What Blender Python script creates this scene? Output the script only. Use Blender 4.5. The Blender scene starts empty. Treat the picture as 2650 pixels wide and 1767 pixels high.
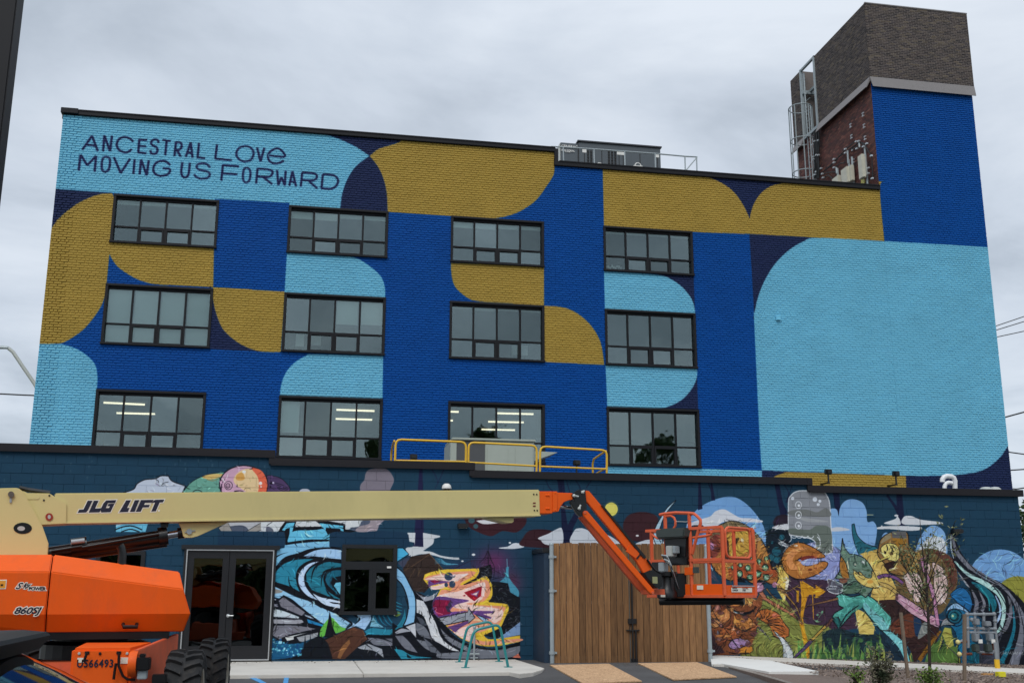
import bpy, bmesh, math, random
import numpy as np
from mathutils import Vector, Matrix
random.seed(7); rng = np.random.default_rng(7)
SC = bpy.context.scene; COL = SC.collection
R_ = math.radians

# ------------------------------------------------------------------ camera
F_PX = 2802.108; PIT, ROL, YAW = [math.radians(v) for v in (13.19674, 0.12079, 10.61083)]
H = 1.45
_cy, _sy, _cp, _sp = math.cos(YAW), math.sin(YAW), math.cos(PIT), math.sin(PIT)
FWD = np.array([_sy*_cp, _cy*_cp, _sp]); _r = np.array([_cy, -_sy, 0.]); _u = np.cross(_r, FWD)
RGT = _r*math.cos(ROL) + _u*math.sin(ROL); UPV = -_r*math.sin(ROL) + _u*math.cos(ROL)
cam = bpy.data.cameras.new('camera'); cam.sensor_width = 36.0; cam.lens = 36.0*F_PX/2650
cam.clip_start = 0.05; cam.clip_end = 2000
camo = bpy.data.objects.new('camera', cam); COL.objects.link(camo)
m = Matrix(((RGT[0], UPV[0], -FWD[0], 0), (RGT[1], UPV[1], -FWD[1], 0), (RGT[2], UPV[2], -FWD[2], H), (0, 0, 0, 1)))
camo.matrix_world = m; SC.camera = camo
# ------------------------------------------------------------------ world, sun, exposure
SUN_EL, SUN_AZ = 52, 205      # overcast: the sun is a wide soft glow high behind the photographer
w = bpy.data.worlds.new('World'); SC.world = w; w.use_nodes = True
nt = w.node_tree; nt.nodes.clear()
def N(nt, t, **k):
    n = nt.nodes.new(t)
    for a, b in k.items():
        if a.startswith('i_'): n.inputs[int(a[2:])].default_value = b
        else: setattr(n, a, b)
    return n
out = N(nt, 'ShaderNodeOutputWorld'); bg = N(nt, 'ShaderNodeBackground')
sky = N(nt, 'ShaderNodeTexSky', sky_type='NISHITA', sun_disc=False, sun_elevation=R_(SUN_EL), sun_rotation=R_(SUN_AZ))
sk = N(nt, 'ShaderNodeVectorMath', operation='SCALE'); sk.inputs['Scale'].default_value = 0.1
nt.links.new(sky.outputs[0], sk.inputs[0])
tc = N(nt, 'ShaderNodeTexCoord'); sep = N(nt, 'ShaderNodeSeparateXYZ'); nt.links.new(tc.outputs['Generated'], sep.inputs[0])
az = N(nt, 'ShaderNodeMath', operation='MAXIMUM'); az.inputs[1].default_value = 0.0; nt.links.new(sep.outputs[2], az.inputs[0])
ad = N(nt, 'ShaderNodeMath', operation='ADD'); ad.inputs[1].default_value = 0.22; nt.links.new(az.outputs[0], ad.inputs[0])
dv = N(nt, 'ShaderNodeVectorMath', operation='DIVIDE'); cb = N(nt, 'ShaderNodeCombineXYZ')
for i in range(3): nt.links.new(ad.outputs[0], cb.inputs[i])
nt.links.new(tc.outputs['Generated'], dv.inputs[0]); nt.links.new(cb.outputs[0], dv.inputs[1])
nz = N(nt, 'ShaderNodeTexNoise'); nz.inputs['Scale'].default_value = 1.5; nz.inputs['Detail'].default_value = 7; nz.inputs['Roughness'].default_value = 0.56; nz.inputs['Distortion'].default_value = 0.35
mp = N(nt, 'ShaderNodeMapping'); mp.inputs['Location'].default_value = (3.1, 0.4, 0.7); mp.inputs['Scale'].default_value = (1, 1.1, 1)
nt.links.new(dv.outputs[0], mp.inputs[0]); nt.links.new(mp.outputs[0], nz.inputs['Vector'])
cr = N(nt, 'ShaderNodeValToRGB'); e = cr.color_ramp.elements
e[0].position = 0.34; e[0].color = (0.37, 0.42, 0.485, 1); e[1].position = 0.66; e[1].color = (0.66, 0.71, 0.775, 1)
x_ = cr.color_ramp.elements.new(0.5); x_.color = (0.53, 0.585, 0.66, 1)
nt.links.new(nz.outputs[0], cr.inputs[0])
# below the horizon a dull grey, above it an even overcast that is a little brighter overhead
zr = N(nt, 'ShaderNodeMapRange'); zr.inputs['From Min'].default_value = 0.45; zr.inputs['From Max'].default_value = 1.0; zr.inputs['To Min'].default_value = 1.0; zr.inputs['To Max'].default_value = 1.35
nt.links.new(sep.outputs[2], zr.inputs[0])
sc2 = N(nt, 'ShaderNodeVectorMath', operation='SCALE'); nt.links.new(cr.outputs[0], sc2.inputs[0]); nt.links.new(zr.outputs[0], sc2.inputs['Scale'])
mx = N(nt, 'ShaderNodeMix', data_type='RGBA'); mx.inputs[0].default_value = 0.9
nt.links.new(sk.outputs[0], mx.inputs[6]); nt.links.new(sc2.outputs[0], mx.inputs[7])
nt.links.new(mx.outputs[2], bg.inputs[0]); bg.inputs[1].default_value = 1.0; nt.links.new(bg.outputs[0], out.inputs[0])
sun = bpy.data.lights.new('sun', 'SUN'); sun.energy = 1.5; sun.angle = R_(35); sun.color = (1.0, 0.97, 0.93)
so = bpy.data.objects.new('sun', sun); COL.objects.link(so)
_sd = Vector((-0.25, -0.62, 0.80)).normalized()
so.rotation_euler = _sd.to_track_quat('Z', 'Y').to_euler(); so.location = (0, -20, 40)
vs = SC.view_settings; vs.view_transform = 'Standard'; vs.look = 'None'; vs.exposure = 0.3; vs.gamma = 1; vs.use_curve_mapping = False
SC.cycles.max_bounces = 6; SC.cycles.transparent_max_bounces = 12; SC.cycles.glossy_bounces = 3; SC.cycles.diffuse_bounces = 3

# ------------------------------------------------------------------ photograph measurements -> metres
def ray(u, v): return FWD + RGT*(u-1325)/F_PX - UPV*(v-883.5)/F_PX
O_ = np.array([0., 0., H])
def at_y(u, v, y): d = ray(u, v); return O_ + d*(y/d[1])
def at_x(u, v, x): d = ray(u, v); return O_ + d*(x/d[0])
def at_z(u, v, z): d = ray(u, v); return O_ + d*((z-H)/d[2])
def at_d(u, v, dd): return O_ + ray(u, v)*dd
def on_plane(u, v, P, n): d = ray(u, v); n = np.array(n, float); return O_ + d*(np.dot(np.array(P, float)-O_, n)/np.dot(d, n))
YF, YA = 33.0, 23.6            # main facade, annex front
def gz(x, y):                   # height of the lot: falls towards the street and to the right
    b = -0.20 + 0.315*min(max((y-12)/8.9, 0), 1)
    return b - 0.036*max(x-9.0, 0)

# ------------------------------------------------------------------ materials
def lin(c):
    c = [v/255 for v in c]
    return tuple(v/12.92 if v <= 0.04045 else ((v+0.055)/1.055)**2.4 for v in c)
_MC = {}
def mat(name, col, rough=0.6, metal=0.0, var=0.12, scale=6.0, bump=0.0, bscale=60, coat=0.0, emis=None, spec=None, dirt=0.0):
    if name in _MC: return _MC[name]
    mm = bpy.data.materials.new(name); mm.use_nodes = True; nt = mm.node_tree; b = nt.nodes['Principled BSDF']
    c = lin(col) if max(col) > 1.0 else col
    t = N(nt, 'ShaderNodeTexCoord')
    n = N(nt, 'ShaderNodeTexNoise'); n.inputs['Scale'].default_value = scale; n.inputs['Detail'].default_value = 6; n.inputs['Roughness'].default_value = 0.65
    nt.links.new(t.outputs['Object'], n.inputs['Vector'])
    r = N(nt, 'ShaderNodeMapRange'); r.inputs['From Min'].default_value = 0.25; r.inputs['From Max'].default_value = 0.75; r.inputs['To Min'].default_value = 1-var; r.inputs['To Max'].default_value = 1+var
    nt.links.new(n.outputs[0], r.inputs[0])
    s = N(nt, 'ShaderNodeVectorMath', operation='SCALE'); s.inputs[0].default_value = c; nt.links.new(r.outputs[0], s.inputs['Scale'])
    last = s.outputs[0]
    if dirt:
        n2 = N(nt, 'ShaderNodeTexNoise'); n2.inputs['Scale'].default_value = scale*0.35; n2.inputs['Detail'].default_value = 8; n2.inputs['Roughness'].default_value = 0.75
        md = N(nt, 'ShaderNodeMapping'); md.inputs['Scale'].default_value = (2.2, 2.2, .7); nt.links.new(t.outputs['Object'], md.inputs[0]); nt.links.new(md.outputs[0], n2.inputs['Vector'])
        r2 = N(nt, 'ShaderNodeMapRange'); r2.inputs['From Min'].default_value = 0.5; r2.inputs['From Max'].default_value = 0.72; r2.inputs['To Max'].default_value = dirt
        nt.links.new(n2.outputs[0], r2.inputs[0])
        mixd = N(nt, 'ShaderNodeMix', data_type='RGBA'); mixd.inputs[7].default_value = (0.09, 0.075, 0.06, 1)
        nt.links.new(r2.outputs[0], mixd.inputs[0]); nt.links.new(last, mixd.inputs[6]); last = mixd.outputs[2]
    nt.links.new(last, b.inputs['Base Color'])
    b.inputs['Roughness'].default_value = rough; b.inputs['Metallic'].default_value = metal
    if spec is not None: b.inputs['Specular IOR Level'].default_value = spec
    if coat: b.inputs['Coat Weight'].default_value = coat; b.inputs['Coat Roughness'].default_value = 0.08
    if emis: b.inputs['Emission Color'].default_value = (*emis[0], 1); b.inputs['Emission Strength'].default_value = emis[1]
    if bump:
        n3 = N(nt, 'ShaderNodeTexNoise'); n3.inputs['Scale'].default_value = bscale; n3.inputs['Detail'].default_value = 4
        nt.links.new(t.outputs['Object'], n3.inputs['Vector'])
        bp = N(nt, 'ShaderNodeBump'); bp.inputs['Strength'].default_value = bump; bp.inputs['Distance'].default_value = 0.02
        nt.links.new(n3.outputs[0], bp.inputs['Height']); nt.links.new(bp.outputs[0], b.inputs['Normal'])
    _MC[name] = mm; return mm
def glass_mat(name, refl=0.2, tint=(0.55, 0.6, 0.6), gtint=(0.85, 0.95, 0.97)):
    if name in _MC: return _MC[name]
    mm = bpy.data.materials.new(name); mm.use_nodes = True; nt = mm.node_tree; nt.nodes.clear()
    o = N(nt, 'ShaderNodeOutputMaterial'); tr = N(nt, 'ShaderNodeBsdfTransparent'); tr.inputs[0].default_value = (*tint, 1)
    g = N(nt, 'ShaderNodeBsdfGlossy'); g.inputs['Color'].default_value = (*gtint, 1); g.inputs['Roughness'].default_value = 0.015
    n = N(nt, 'ShaderNodeTexNoise'); n.inputs['Scale'].default_value = 1.3; t = N(nt, 'ShaderNodeTexCoord'); nt.links.new(t.outputs['Object'], n.inputs['Vector'])
    bp = N(nt, 'ShaderNodeBump'); bp.inputs['Strength'].default_value = 0.08; bp.inputs['Distance'].default_value = 0.05
    nt.links.new(n.outputs[0], bp.inputs['Height']); nt.links.new(bp.outputs[0], g.inputs['Normal'])
    lw = N(nt, 'ShaderNodeFresnel'); lw.inputs['IOR'].default_value = 1.5
    oi = N(nt, 'ShaderNodeObjectInfo'); rr = N(nt, 'ShaderNodeMapRange'); rr.inputs['To Min'].default_value = refl*.55; rr.inputs['To Max'].default_value = refl*1.4; nt.links.new(oi.outputs['Random'], rr.inputs[0])
    a = N(nt, 'ShaderNodeMath', operation='ADD', use_clamp=True); nt.links.new(rr.outputs[0], a.inputs[1]); nt.links.new(lw.outputs[0], a.inputs[0])
    mi = N(nt, 'ShaderNodeMixShader'); nt.links.new(a.outputs[0], mi.inputs[0]); nt.links.new(tr.outputs[0], mi.inputs[1]); nt.links.new(g.outputs[0], mi.inputs[2])
    nt.links.new(mi.outputs[0], o.inputs[0]); _MC[name] = mm; return mm

# ------------------------------------------------------------------ mesh helpers
class MB:
    def __init__(s, M=None): s.v = []; s.f = []; s.M = M
    def add(s, vs, fs):
        o = len(s.v)
        s.v += [tuple(p) for p in vs]; s.f += [tuple(o+i for i in f) for f in fs]; return s
    def box(s, x0, x1, y0, y1, z0, z1):
        return s.add([(x0,y0,z0),(x1,y0,z0),(x1,y1,z0),(x0,y1,z0),(x0,y0,z1),(x1,y0,z1),(x1,y1,z1),(x0,y1,z1)],
                     [(0,3,2,1),(4,5,6,7),(0,1,5,4),(1,2,6,5),(2,3,7,6),(3,0,4,7)])
    def prism(s, A, B):          # two matching rings of points
        n = len(A)
        return s.add(list(A)+list(B), [tuple(range(n)), tuple(range(2*n-1, n-1, -1))] + [(i, i+n, (i+1)%n+n, (i+1)%n) for i in range(n)])
    def bar(s, p, q, w, h=None, up=(0,0,1)):
        h = h or w; p = Vector(p); q = Vector(q); d = (q-p).normalized(); u = Vector(up)
        if abs(d.dot(u)) > 0.98: u = Vector((0, 1, 0))
        a = d.cross(u).normalized()*w/2; b = a.cross(d).normalized()*h/2
        return s.prism([p-a-b, p+a-b, p+a+b, p-a+b], [q-a-b, q+a-b, q+a+b, q-a+b])
    def tube(s, pts, r, n=8, cap=True, r1=None):
        pts = [Vector(p) for p in pts]; k = len(pts); rings = []; prev = None
        for i, p in enumerate(pts):
            d = (pts[min(i+1, k-1)]-pts[max(i-1, 0)]).normalized()
            a = (d.cross(Vector((0,0,1))) if abs(d.z) < 0.95 else d.cross(Vector((0,1,0)))).normalized() if prev is None else (prev-d*prev.dot(d)).normalized()
            prev = a; b = d.cross(a); rr = r if r1 is None else r+(r1-r)*i/(k-1)
            rings.append([p+(a*math.cos(2*math.pi*j/n)+b*math.sin(2*math.pi*j/n))*rr for j in range(n)])
        vs = [p for rg in rings for p in rg]
        fs = [(i*n+j, i*n+(j+1)%n, (i+1)*n+(j+1)%n, (i+1)*n+j) for i in range(k-1) for j in range(n)]
        if cap: fs += [tuple(range(n-1, -1, -1)), tuple((k-1)*n+j for j in range(n))]
        return s.add(vs, fs)
    def lathe(s, prof, c=(0,0,0), ax='z', n=20):
        vs = []
        for r, h in prof:
            for j in range(n):
                t = 2*math.pi*j/n; a, b = r*math.cos(t), r*math.sin(t)
                p = (a, b, h) if ax == 'z' else ((h, a, b) if ax == 'x' else (b, h, a))
                vs.append((p[0]+c[0], p[1]+c[1], p[2]+c[2]))
        k = len(prof)
        return s.add(vs, [(i*n+j, i*n+(j+1)%n, (i+1)*n+(j+1)%n, (i+1)*n+j) for i in range(k-1) for j in range(n)])
    def blob(s, c, r, n=10, sq=(1,1,1)):
        return s.lathe([(max(r*math.sin(math.pi*i/6), 1e-4)*sq[0], -r*math.cos(math.pi*i/6)*sq[2]) for i in range(7)], c, 'z', n)
    def build(s, name, m, parent=None, smooth=False, bevel=0.0, **props):
        me = bpy.data.meshes.new(name)
        vs = s.v if s.M is None else [tuple(s.M @ Vector(p)) for p in s.v]
        me.from_pydata(vs, [], s.f); me.validate(); 
        b = bmesh.new(); b.from_mesh(me); bmesh.ops.recalc_face_normals(b, faces=b.faces)
        if bevel:
            es = [e for e in b.edges if len(e.link_faces) == 2 and e.calc_face_angle(0) > 0.6]
            bmesh.ops.bevel(b, geom=es, offset=bevel, segments=2, affect='EDGES', clamp_overlap=True)
        b.to_mesh(me); b.free()
        if smooth:
            for p in me.polygons: p.use_smooth = True
            me.set_sharp_from_angle(angle=R_(40))
        return link(name, me, m, parent, **props)
def link(name, me, m, parent=None, **props):
    o = bpy.data.objects.new(name, me); COL.objects.link(o)
    if m is not None and not me.materials: me.materials.append(m)
    if parent: o.parent = parent
    for k, v in props.items(): o[k] = v
    return o
def thing(name, label, cat, loc=(0,0,0), rz=0, group=None):
    o = bpy.data.objects.new(name, None); COL.objects.link(o); o.location = loc; o.rotation_euler = (0, 0, rz); o.empty_display_size = 0.2
    tag(o, label, cat, group); return o
def tag(o, label, cat, group=None):
    o['label'] = label; o['category'] = cat
    if group: o['group'] = group
    return o
def dup(o, loc=None, rz=None, label=None, parent=None):
    c = o.copy(); COL.objects.link(c)
    if parent is not None: c.parent = parent
    if loc is not None: c.location = loc
    if rz is not None: c.rotation_euler = (0, 0, rz)
    if label: c['label'] = label
    for ch in list(o.children): dup(ch, parent=c)
    return c
def arc(c, r, a0, a1, n, ax='xz'):
    o = []
    for i in range(n+1):
        t = R_(a0+(a1-a0)*i/n); p = list(c)
        k = {'x': 0, 'y': 1, 'z': 2}
        p[k[ax[0]]] += r*math.cos(t); p[k[ax[1]]] += r*math.sin(t); o.append(tuple(p))
    return o
def text_mesh(name, body, size, m, parent=None, depth=0.002, shear=0.0, sx=1.0, offset=0.0, M=None, spacing=1.0, **props):
    cu = bpy.data.curves.new(name, 'FONT'); cu.body = body; cu.size = size; cu.extrude = depth; cu.shear = shear; cu.offset = offset; cu.space_character = spacing
    cu.align_x = 'LEFT'; cu.resolution_u = 3
    o = bpy.data.objects.new(name+'_c', cu); COL.objects.link(o)
    dg = bpy.context.evaluated_depsgraph_get(); me = bpy.data.meshes.new_from_object(o.evaluated_get(dg))
    bpy.data.objects.remove(o); me.name = name
    me.transform(Matrix.Diagonal((sx, 1, 1, 1)))
    if M is not None: me.transform(M)
    me.materials.clear()
    return link(name, me, m, parent, **props)
# ------------------------------------------------------------------ painted murals (drawn here, point by point, in wall metres)
def crom(P, closed=True, k=5):
    P = np.array(P, float); n = len(P); out = []
    rngi = range(n) if closed else range(n-1)
    for i in rngi:
        if closed: p0, p1, p2, p3 = P[(i-1) % n], P[i], P[(i+1) % n], P[(i+2) % n]
        else: p0, p1, p2, p3 = P[max(i-1, 0)], P[i], P[i+1], P[min(i+2, n-1)]
        for j in range(k):
            t = j/k; out.append(0.5*((2*p1)+(-p0+p2)*t+(2*p0-5*p1+4*p2-p3)*t*t+(-p0+3*p1-3*p2+p3)*t**3))
    if not closed: out.append(P[-1])
    return np.array(out)
def curvy(P):
    # smooth the gentle bends of a polygon, keep its sharp corners
    P = np.array(P, float); n = len(P)
    if n < 4: return P
    a = P-np.roll(P, 1, 0); b = np.roll(P, -1, 0)-P
    ang = np.abs((np.arctan2(b[:, 1], b[:, 0])-np.arctan2(a[:, 1], a[:, 0])+math.pi) % (2*math.pi)-math.pi)
    c = [i for i in range(n) if ang[i] > 0.72]
    if not c: return crom(P)
    out = []
    for q in range(len(c)):
        i, j = c[q], c[(q+1) % len(c)]; j = j if j > i else j+n
        run = P[[k % n for k in range(i, j+1)]]
        out.append(run[:1] if len(run) < 3 else crom(run, False)[:-1])
    return np.vstack(out)
class Canvas:
    def __init__(s, y, x0, x1, z0, z1, ppm, base):
        s.y, s.x0, s.x1, s.z0, s.z1, s.ppm = y, x0, x1, z0, z1, ppm
        s.w, s.h = int((x1-x0)*ppm), int((z1-z0)*ppm)
        s.a = np.empty((s.h, s.w, 3), np.float32); s.a[:] = np.array(base)/255; s.crop = (0, 0, 1.0)
    def use(s, *c): s.crop = c
    def xz(s, x, z): return ((x-s.x0)*s.ppm, (z-s.z0)*s.ppm)
    def map(s, flat):
        ox, oy, k = s.crop; P = np.array(flat, float).reshape(-1, 2); o = []
        for a, b in P:
            p = at_y(ox+a/k, oy+b/k, s.y); o.append(s.xz(p[0], p[2]))
        return np.array(o)
    def scale(s): return s.y*1.04/F_PX*s.ppm/s.crop[2]
    def raw(s, Q, col, al=1.0):
        c = np.array(col, np.float32)/255; Q = np.asarray(Q)
        ya, yb = max(int(Q[:, 1].min()), 0), min(int(Q[:, 1].max())+1, s.h-1)
        if yb < ya: return
        X1, Y1 = Q[:, 0], Q[:, 1]; X2, Y2 = np.roll(X1, -1), np.roll(Y1, -1)
        xa = max(int(Q[:, 0].min())-1, 0); xb = min(int(Q[:, 0].max())+2, s.w)
        if xb <= xa: return
        W = xb-xa; px = np.arange(xa, xb)
        for r in range(ya, yb+1):
            cov = np.zeros(W, np.float32)
            for sub in (0.25, 0.75):
                yy = r+sub; mk = (Y1 <= yy) != (Y2 <= yy)
                if not mk.any(): continue
                xs = np.sort(X1[mk]+(yy-Y1[mk])*(X2[mk]-X1[mk])/(Y2[mk]-Y1[mk]))
                for i in range(0, len(xs)-1, 2):
                    l, h = xs[i], xs[i+1]
                    if h <= xa or l >= xb: continue
                    i0 = max(int(l)-xa, 0); i1 = min(int(h)+1-xa, W)
                    if i1 > i0: cov[i0:i1] += 0.5*np.clip(np.minimum(px[i0:i1]+1, h)-np.maximum(px[i0:i1], l), 0, 1)
            cov = (np.clip(cov, 0, 1)*al)[:, None]
            s.a[r, xa:xb] = s.a[r, xa:xb]*(1-cov)+c*cov
    def P(s, flat, col, sm=0, ol=0, oc=(14, 18, 26), al=1.0):
        Q = s.map(flat)
        Q = crom(Q) if sm else curvy(Q)
        if col is not None: s.raw(Q, col, al)
        if ol: s.line(np.vstack([Q, Q[:1]]), ol, ol, oc)
    def line(s, Q, w0, w1, col, al=1.0):
        k = s.scale(); n = len(Q)
        if n < 2: return
        d = np.gradient(Q, axis=0); L = np.hypot(d[:, 0], d[:, 1])+1e-9; nx = np.stack([-d[:, 1]/L, d[:, 0]/L], 1)
        w = np.interp(np.linspace(0, 1, n), np.linspace(0, 1, len(w0)) if hasattr(w0, '__len__') else [0, 1], w0 if hasattr(w0, '__len__') else [w0, w1])*k/2
        w = np.maximum(w, 0.28)[:, None]
        A, B = Q+nx*w, Q-nx*w
        if n > 14 and np.abs(Q[0]-Q[-1]).max() < 1e-6 or n > 60:
            for i in range(n-1): s.raw(np.array([A[i], A[i+1], B[i+1], B[i]]), col, al)
        else: s.raw(np.vstack([A, B[::-1]]), col, al)
    def S(s, flat, w0, w1=None, col=(14, 18, 26), sm=1, al=1.0):
        Q = s.map(flat)
        if sm and len(Q) > 2: Q = crom(Q, False)
        s.line(Q, w0, w0 if w1 is None else w1, col, al)
    def E(s, cx, cy, rx, ry, col, al=1.0, ol=0, oc=(14, 18, 26), a0=0, a1=360):
        t = np.radians(np.linspace(a0, a1, 29)); f = np.stack([cx+rx*np.cos(t), cy+ry*np.sin(t)], 1)[:-1 if a1-a0 == 360 else None].ravel()
        s.P(f, col, 0, ol, oc, al)
    def ring(s, cx, cy, rx, ry, w, col, a0=0, a1=360):
        t = np.radians(np.linspace(a0, a1, 17)); s.S(np.stack([cx+rx*np.cos(t), cy+ry*np.sin(t)], 1).ravel(), w, w, col, 0)
    def glow(s, cx, cy, rx, ry, col, al):
        q = s.map([cx, cy])[0]; k = s.scale(); c = np.array(col, np.float32)/255
        yy, xx = np.mgrid[0:s.h, 0:s.w]; g = np.exp(-(((xx-q[0])/(rx*k))**2+((yy-q[1])/(ry*k))**2))[..., None]*al
        s.a = (s.a*(1-g)+c*g).astype(np.float32)
    def image(s, name):
        im = bpy.data.images.new(name, s.w, s.h, alpha=False); buf = np.ones((s.h, s.w, 4), np.float32); buf[..., :3] = np.clip(s.a, 0, 1)
        im.pixels.foreach_set(buf.ravel()); im.update(); im.pack(); return im

LB, NV, RB, GD = (112, 184, 212), (31, 43, 80), (0, 74, 150), (168, 141, 66)
F = Canvas(YF, -8.3, 23.8, 3.2, 22.2, 50, RB)
F.use(0, 0, 1)
def PB(flat, col, **k): F.P(flat, col, **k)
# light blue title field, navy lens, gold bands
PB([90,250, 900,250, 940,384, 918,378.5, 880,361, 850,351, 828,347, 860,352, 900,369, 930,384, 956.5,404, 922,430, 899,464.6, 885.7,502.8, 881,540, 568,520, 500,513, 290.9,499.5, 146,489.5, 120,488], LB)
PB([826,346, 1100,340, 1060,366, 1033,368, 994.8,380.4, 975.7,388, 956.5,404, 918,378.5, 880,361, 850,350], NV)
PB([956.5,404, 975.7,428, 991,458.8, 1000.6,499, 1003,548, 881,540, 885.7,502.8, 899,464.6, 922,430], NV)
PB([1033,368, 1050,352, 1200,362, 1436,380, 1435,441.6, 1428,462, 1413.9,483, 1398,506, 1377.5,527, 1340,550, 1301,562, 1262,566.5, 1225,563.5, 1003,548, 1000.6,499, 991,458.8, 975.7,428, 956.5,404, 975.7,388, 994.8,380.4], GD)
PB([1559.3,420, 1834,440, 2290,470, 2277.4,488, 2288.9,624.3, 1939,606, 1790,600.2, 1563,587], GD)
PB([1834,450, 2033,464, 2033,473.4, 1998.8,480.3, 1972,497.5, 1952.8,524, 1943,551, 1940.6,567, 1933.7,551, 1922,528, 1903,501.3, 1876,478.4, 1834,459.2, 1800,456], NV)
PB([1939.4,606, 2117.4,615.5, 2290,624.5, 1990,900, 1951.7,828, 1951,797.3], NV)
PB([2117.4,615.5, 2288.9,624.3, 2620,643, 2650,1140, 2618,1140, 2611.7,1151.5, 2591,1180, 2562,1206, 2532.7,1220, 2500,1226, 2463,1229.5, 2393,1231, 2344,1230, 1971.7,1217, 1966,1134, 1951.7,828, 1952.8,808.8, 1962.4,766.7, 1979.6,724.6, 2006,682.5, 2041,648, 2079,625], LB)
PB([1971.7,1217, 2344,1230, 2393,1231, 2463,1229.5, 2500,1226, 2532.7,1220, 2562,1206, 2591,1180, 2611.7,1151.5, 2640,1140, 2680,1320, 1974,1320], NV)
PB([1990,1250, 2002,1234, 2027,1224, 2060,1221.5, 2344.4,1230.5, 2347,1300, 1990,1300], GD)
PB([1573,1205.6, 1971.7,1217, 1974,1300, 1573,1300], LB)
# left column
PB([146.2,489.5, 290.9,499.5, 285,501, 252.6,504, 214.3,519.4, 183.7,538.5, 153,565.3, 137.8,584.4, 100,600, 100,486], NV)
PB([290,499.8, 252.6,504, 214.3,519.4, 183.7,538.5, 153,565.3, 137.8,584.4, 60,700, 50,889.5, 103,889.8, 140,889.3, 164.6,886, 202.8,863, 229.6,838, 260.2,795, 273.6,756.6, 276.3,729.9, 283.2,657, 290.9,672.5, 306,691.6, 333,710.7, 363.6,726, 401.8,735.7, 460,739, 552.2,744, 556,641.8, 556,530, 298,515], GD)
PB([552,742.5, 737,754.7, 727,910.8, 695,911, 665.9,908, 627.6,893.6, 597,872.5, 574,847.7, 558.7,810, 551,775.8, 550,750], GD)
PB([545,740, 551,775.8, 558.7,810, 574,847.7, 597,872.5, 627.6,893.6, 665.9,908, 700,911, 541,903, 540,760], NV)
PB([556,515, 749,525, 737,754.7, 552,742.5], RB)
PB([60,889.8, 103,889.8, 150,890.5, 168.4,892.4, 199,903, 225.8,920.4, 245,941.4, 251.4,966.3, 250.7,1004.6, 234,1180, 50,1180], LB)
PB([742.4,655.2, 880,662.8, 903,663.6, 929.8,671.2, 964.2,694.2, 987,717, 996,744, 996.7,770, 736.3,757], LB)
PB([724.4,1026, 726,1004.6, 732.9,977.8, 746,954.8, 765.4,935.7, 792.2,920.4, 815,916.3, 991.5,921, 990,1031], LB)
PB([1167,680, 1167.8,705.7, 1174.7,736.3, 1190,755.4, 1213,772.6, 1236,779.5, 1280,783.5, 1408,790.3, 1408,690], GD)
PB([1408,790.6, 1450,793.7, 1480.8,803.2, 1507.6,820.5, 1530.6,843.4, 1547.8,870.2, 1557.4,897, 1563.9,944, 1408.4,936], GD)
PB([1700,709, 1795,713, 1799,812, 1700,808], NV)
PB([1563,702, 1702.8,711.4, 1737.3,722.9, 1760.2,738.2, 1775.5,753.5, 1788.3,770.5, 1796,789.6, 1799.5,811, 1565.5,802], LB)
PB([1700,950, 1803,953, 1807.4,1064, 1690,1058], NV)
PB([1567,942, 1803,952.5, 1804.7,965.6, 1799.7,988.6, 1786.4,1011.6, 1769,1030.7, 1750,1043, 1730.5,1051.4, 1703.7,1055.5, 1571.7,1053.5], LB)
# lettering: ANCESTRAL LOVE / MOVING US FORWARD, as painted strokes
F.use(0, 240, 2.6133)
LC = (30, 36, 84)
def L(*ss):
    for q in ss: F.S(q, 15, 15, LC, sm=0)
def Lc(q): F.S(q, 15, 15, LC, sm=1)
L([556,388, 622,292], [622,292, 662,397], [585,352, 648,360])
L([697,397, 706,290], [706,290, 744,397], [744,397, 757,292])
Lc([902,334, 880,312, 848,302, 815,308, 795,330, 790,356, 802,384, 830,401, 862,403, 892,382])
L([935,405, 942,316], [938,318, 996,321], [938,360, 988,364], [932,405, 990,411])
Lc([1072,342, 1066,322, 1046,318, 1028,326, 1022,344, 1034,358, 1054,366, 1064,382, 1060,406, 1040,416, 1022,408, 1016,390])
L([1098,322, 1155,328], [1127,325, 1117,423])
L([1180,430, 1190,332], [1198,390, 1222,434]); Lc([1188,336, 1215,336, 1228,352, 1224,376, 1205,388, 1184,386])
L([1256,436, 1290,336], [1290,336, 1302,442], [1266,404, 1300,410])
L([1336,440, 1346,340], [1332,438, 1386,444])
L([1456,448, 1468,350], [1454,446, 1568,458])
Lc([1655,362, 1690,370, 1712,395, 1713,425, 1695,455, 1660,465, 1625,457, 1602,430, 1600,402, 1620,372, 1655,362])
L([1738,370, 1762,466], [1762,466, 1788,372])
Lc([1815,424, 1922,434, 1912,400, 1885,380, 1855,382, 1825,402, 1812,430, 1822,462, 1850,478, 1885,476, 1920,460])
L([532,528, 545,420], [545,420, 590,492], [590,492, 650,428], [650,428, 640,536])
Lc([716,432, 738,442, 744,470, 738,512, 722,532, 702,534, 690,516, 688,480, 696,446, 716,432])
L([770,436, 816,544], [816,544, 880,446])
L([910,450, 902,552])
L([944,556, 954,452], [954,452, 992,560], [992,560, 1006,456])
Lc([1152,492, 1125,468, 1092,462, 1058,474, 1038,505, 1042,540, 1068,560, 1105,562, 1140,548, 1148,518, 1100,512])
Lc([1234,470, 1226,530, 1232,562, 1250,574, 1268,566, 1278,535, 1284,474])
Lc([1420,508, 1402,486, 1372,478, 1340,484, 1330,504, 1345,520, 1380,528, 1412,540, 1418,560, 1398,578, 1360,582, 1330,572, 1312,552])
L([1496,596, 1508,488], [1504,490, 1616,500], [1500,545, 1606,552])
Lc([1668,506, 1688,520, 1694,550, 1688,590, 1672,606, 1654,604, 1644,584, 1644,546, 1652,516, 1668,506])
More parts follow.
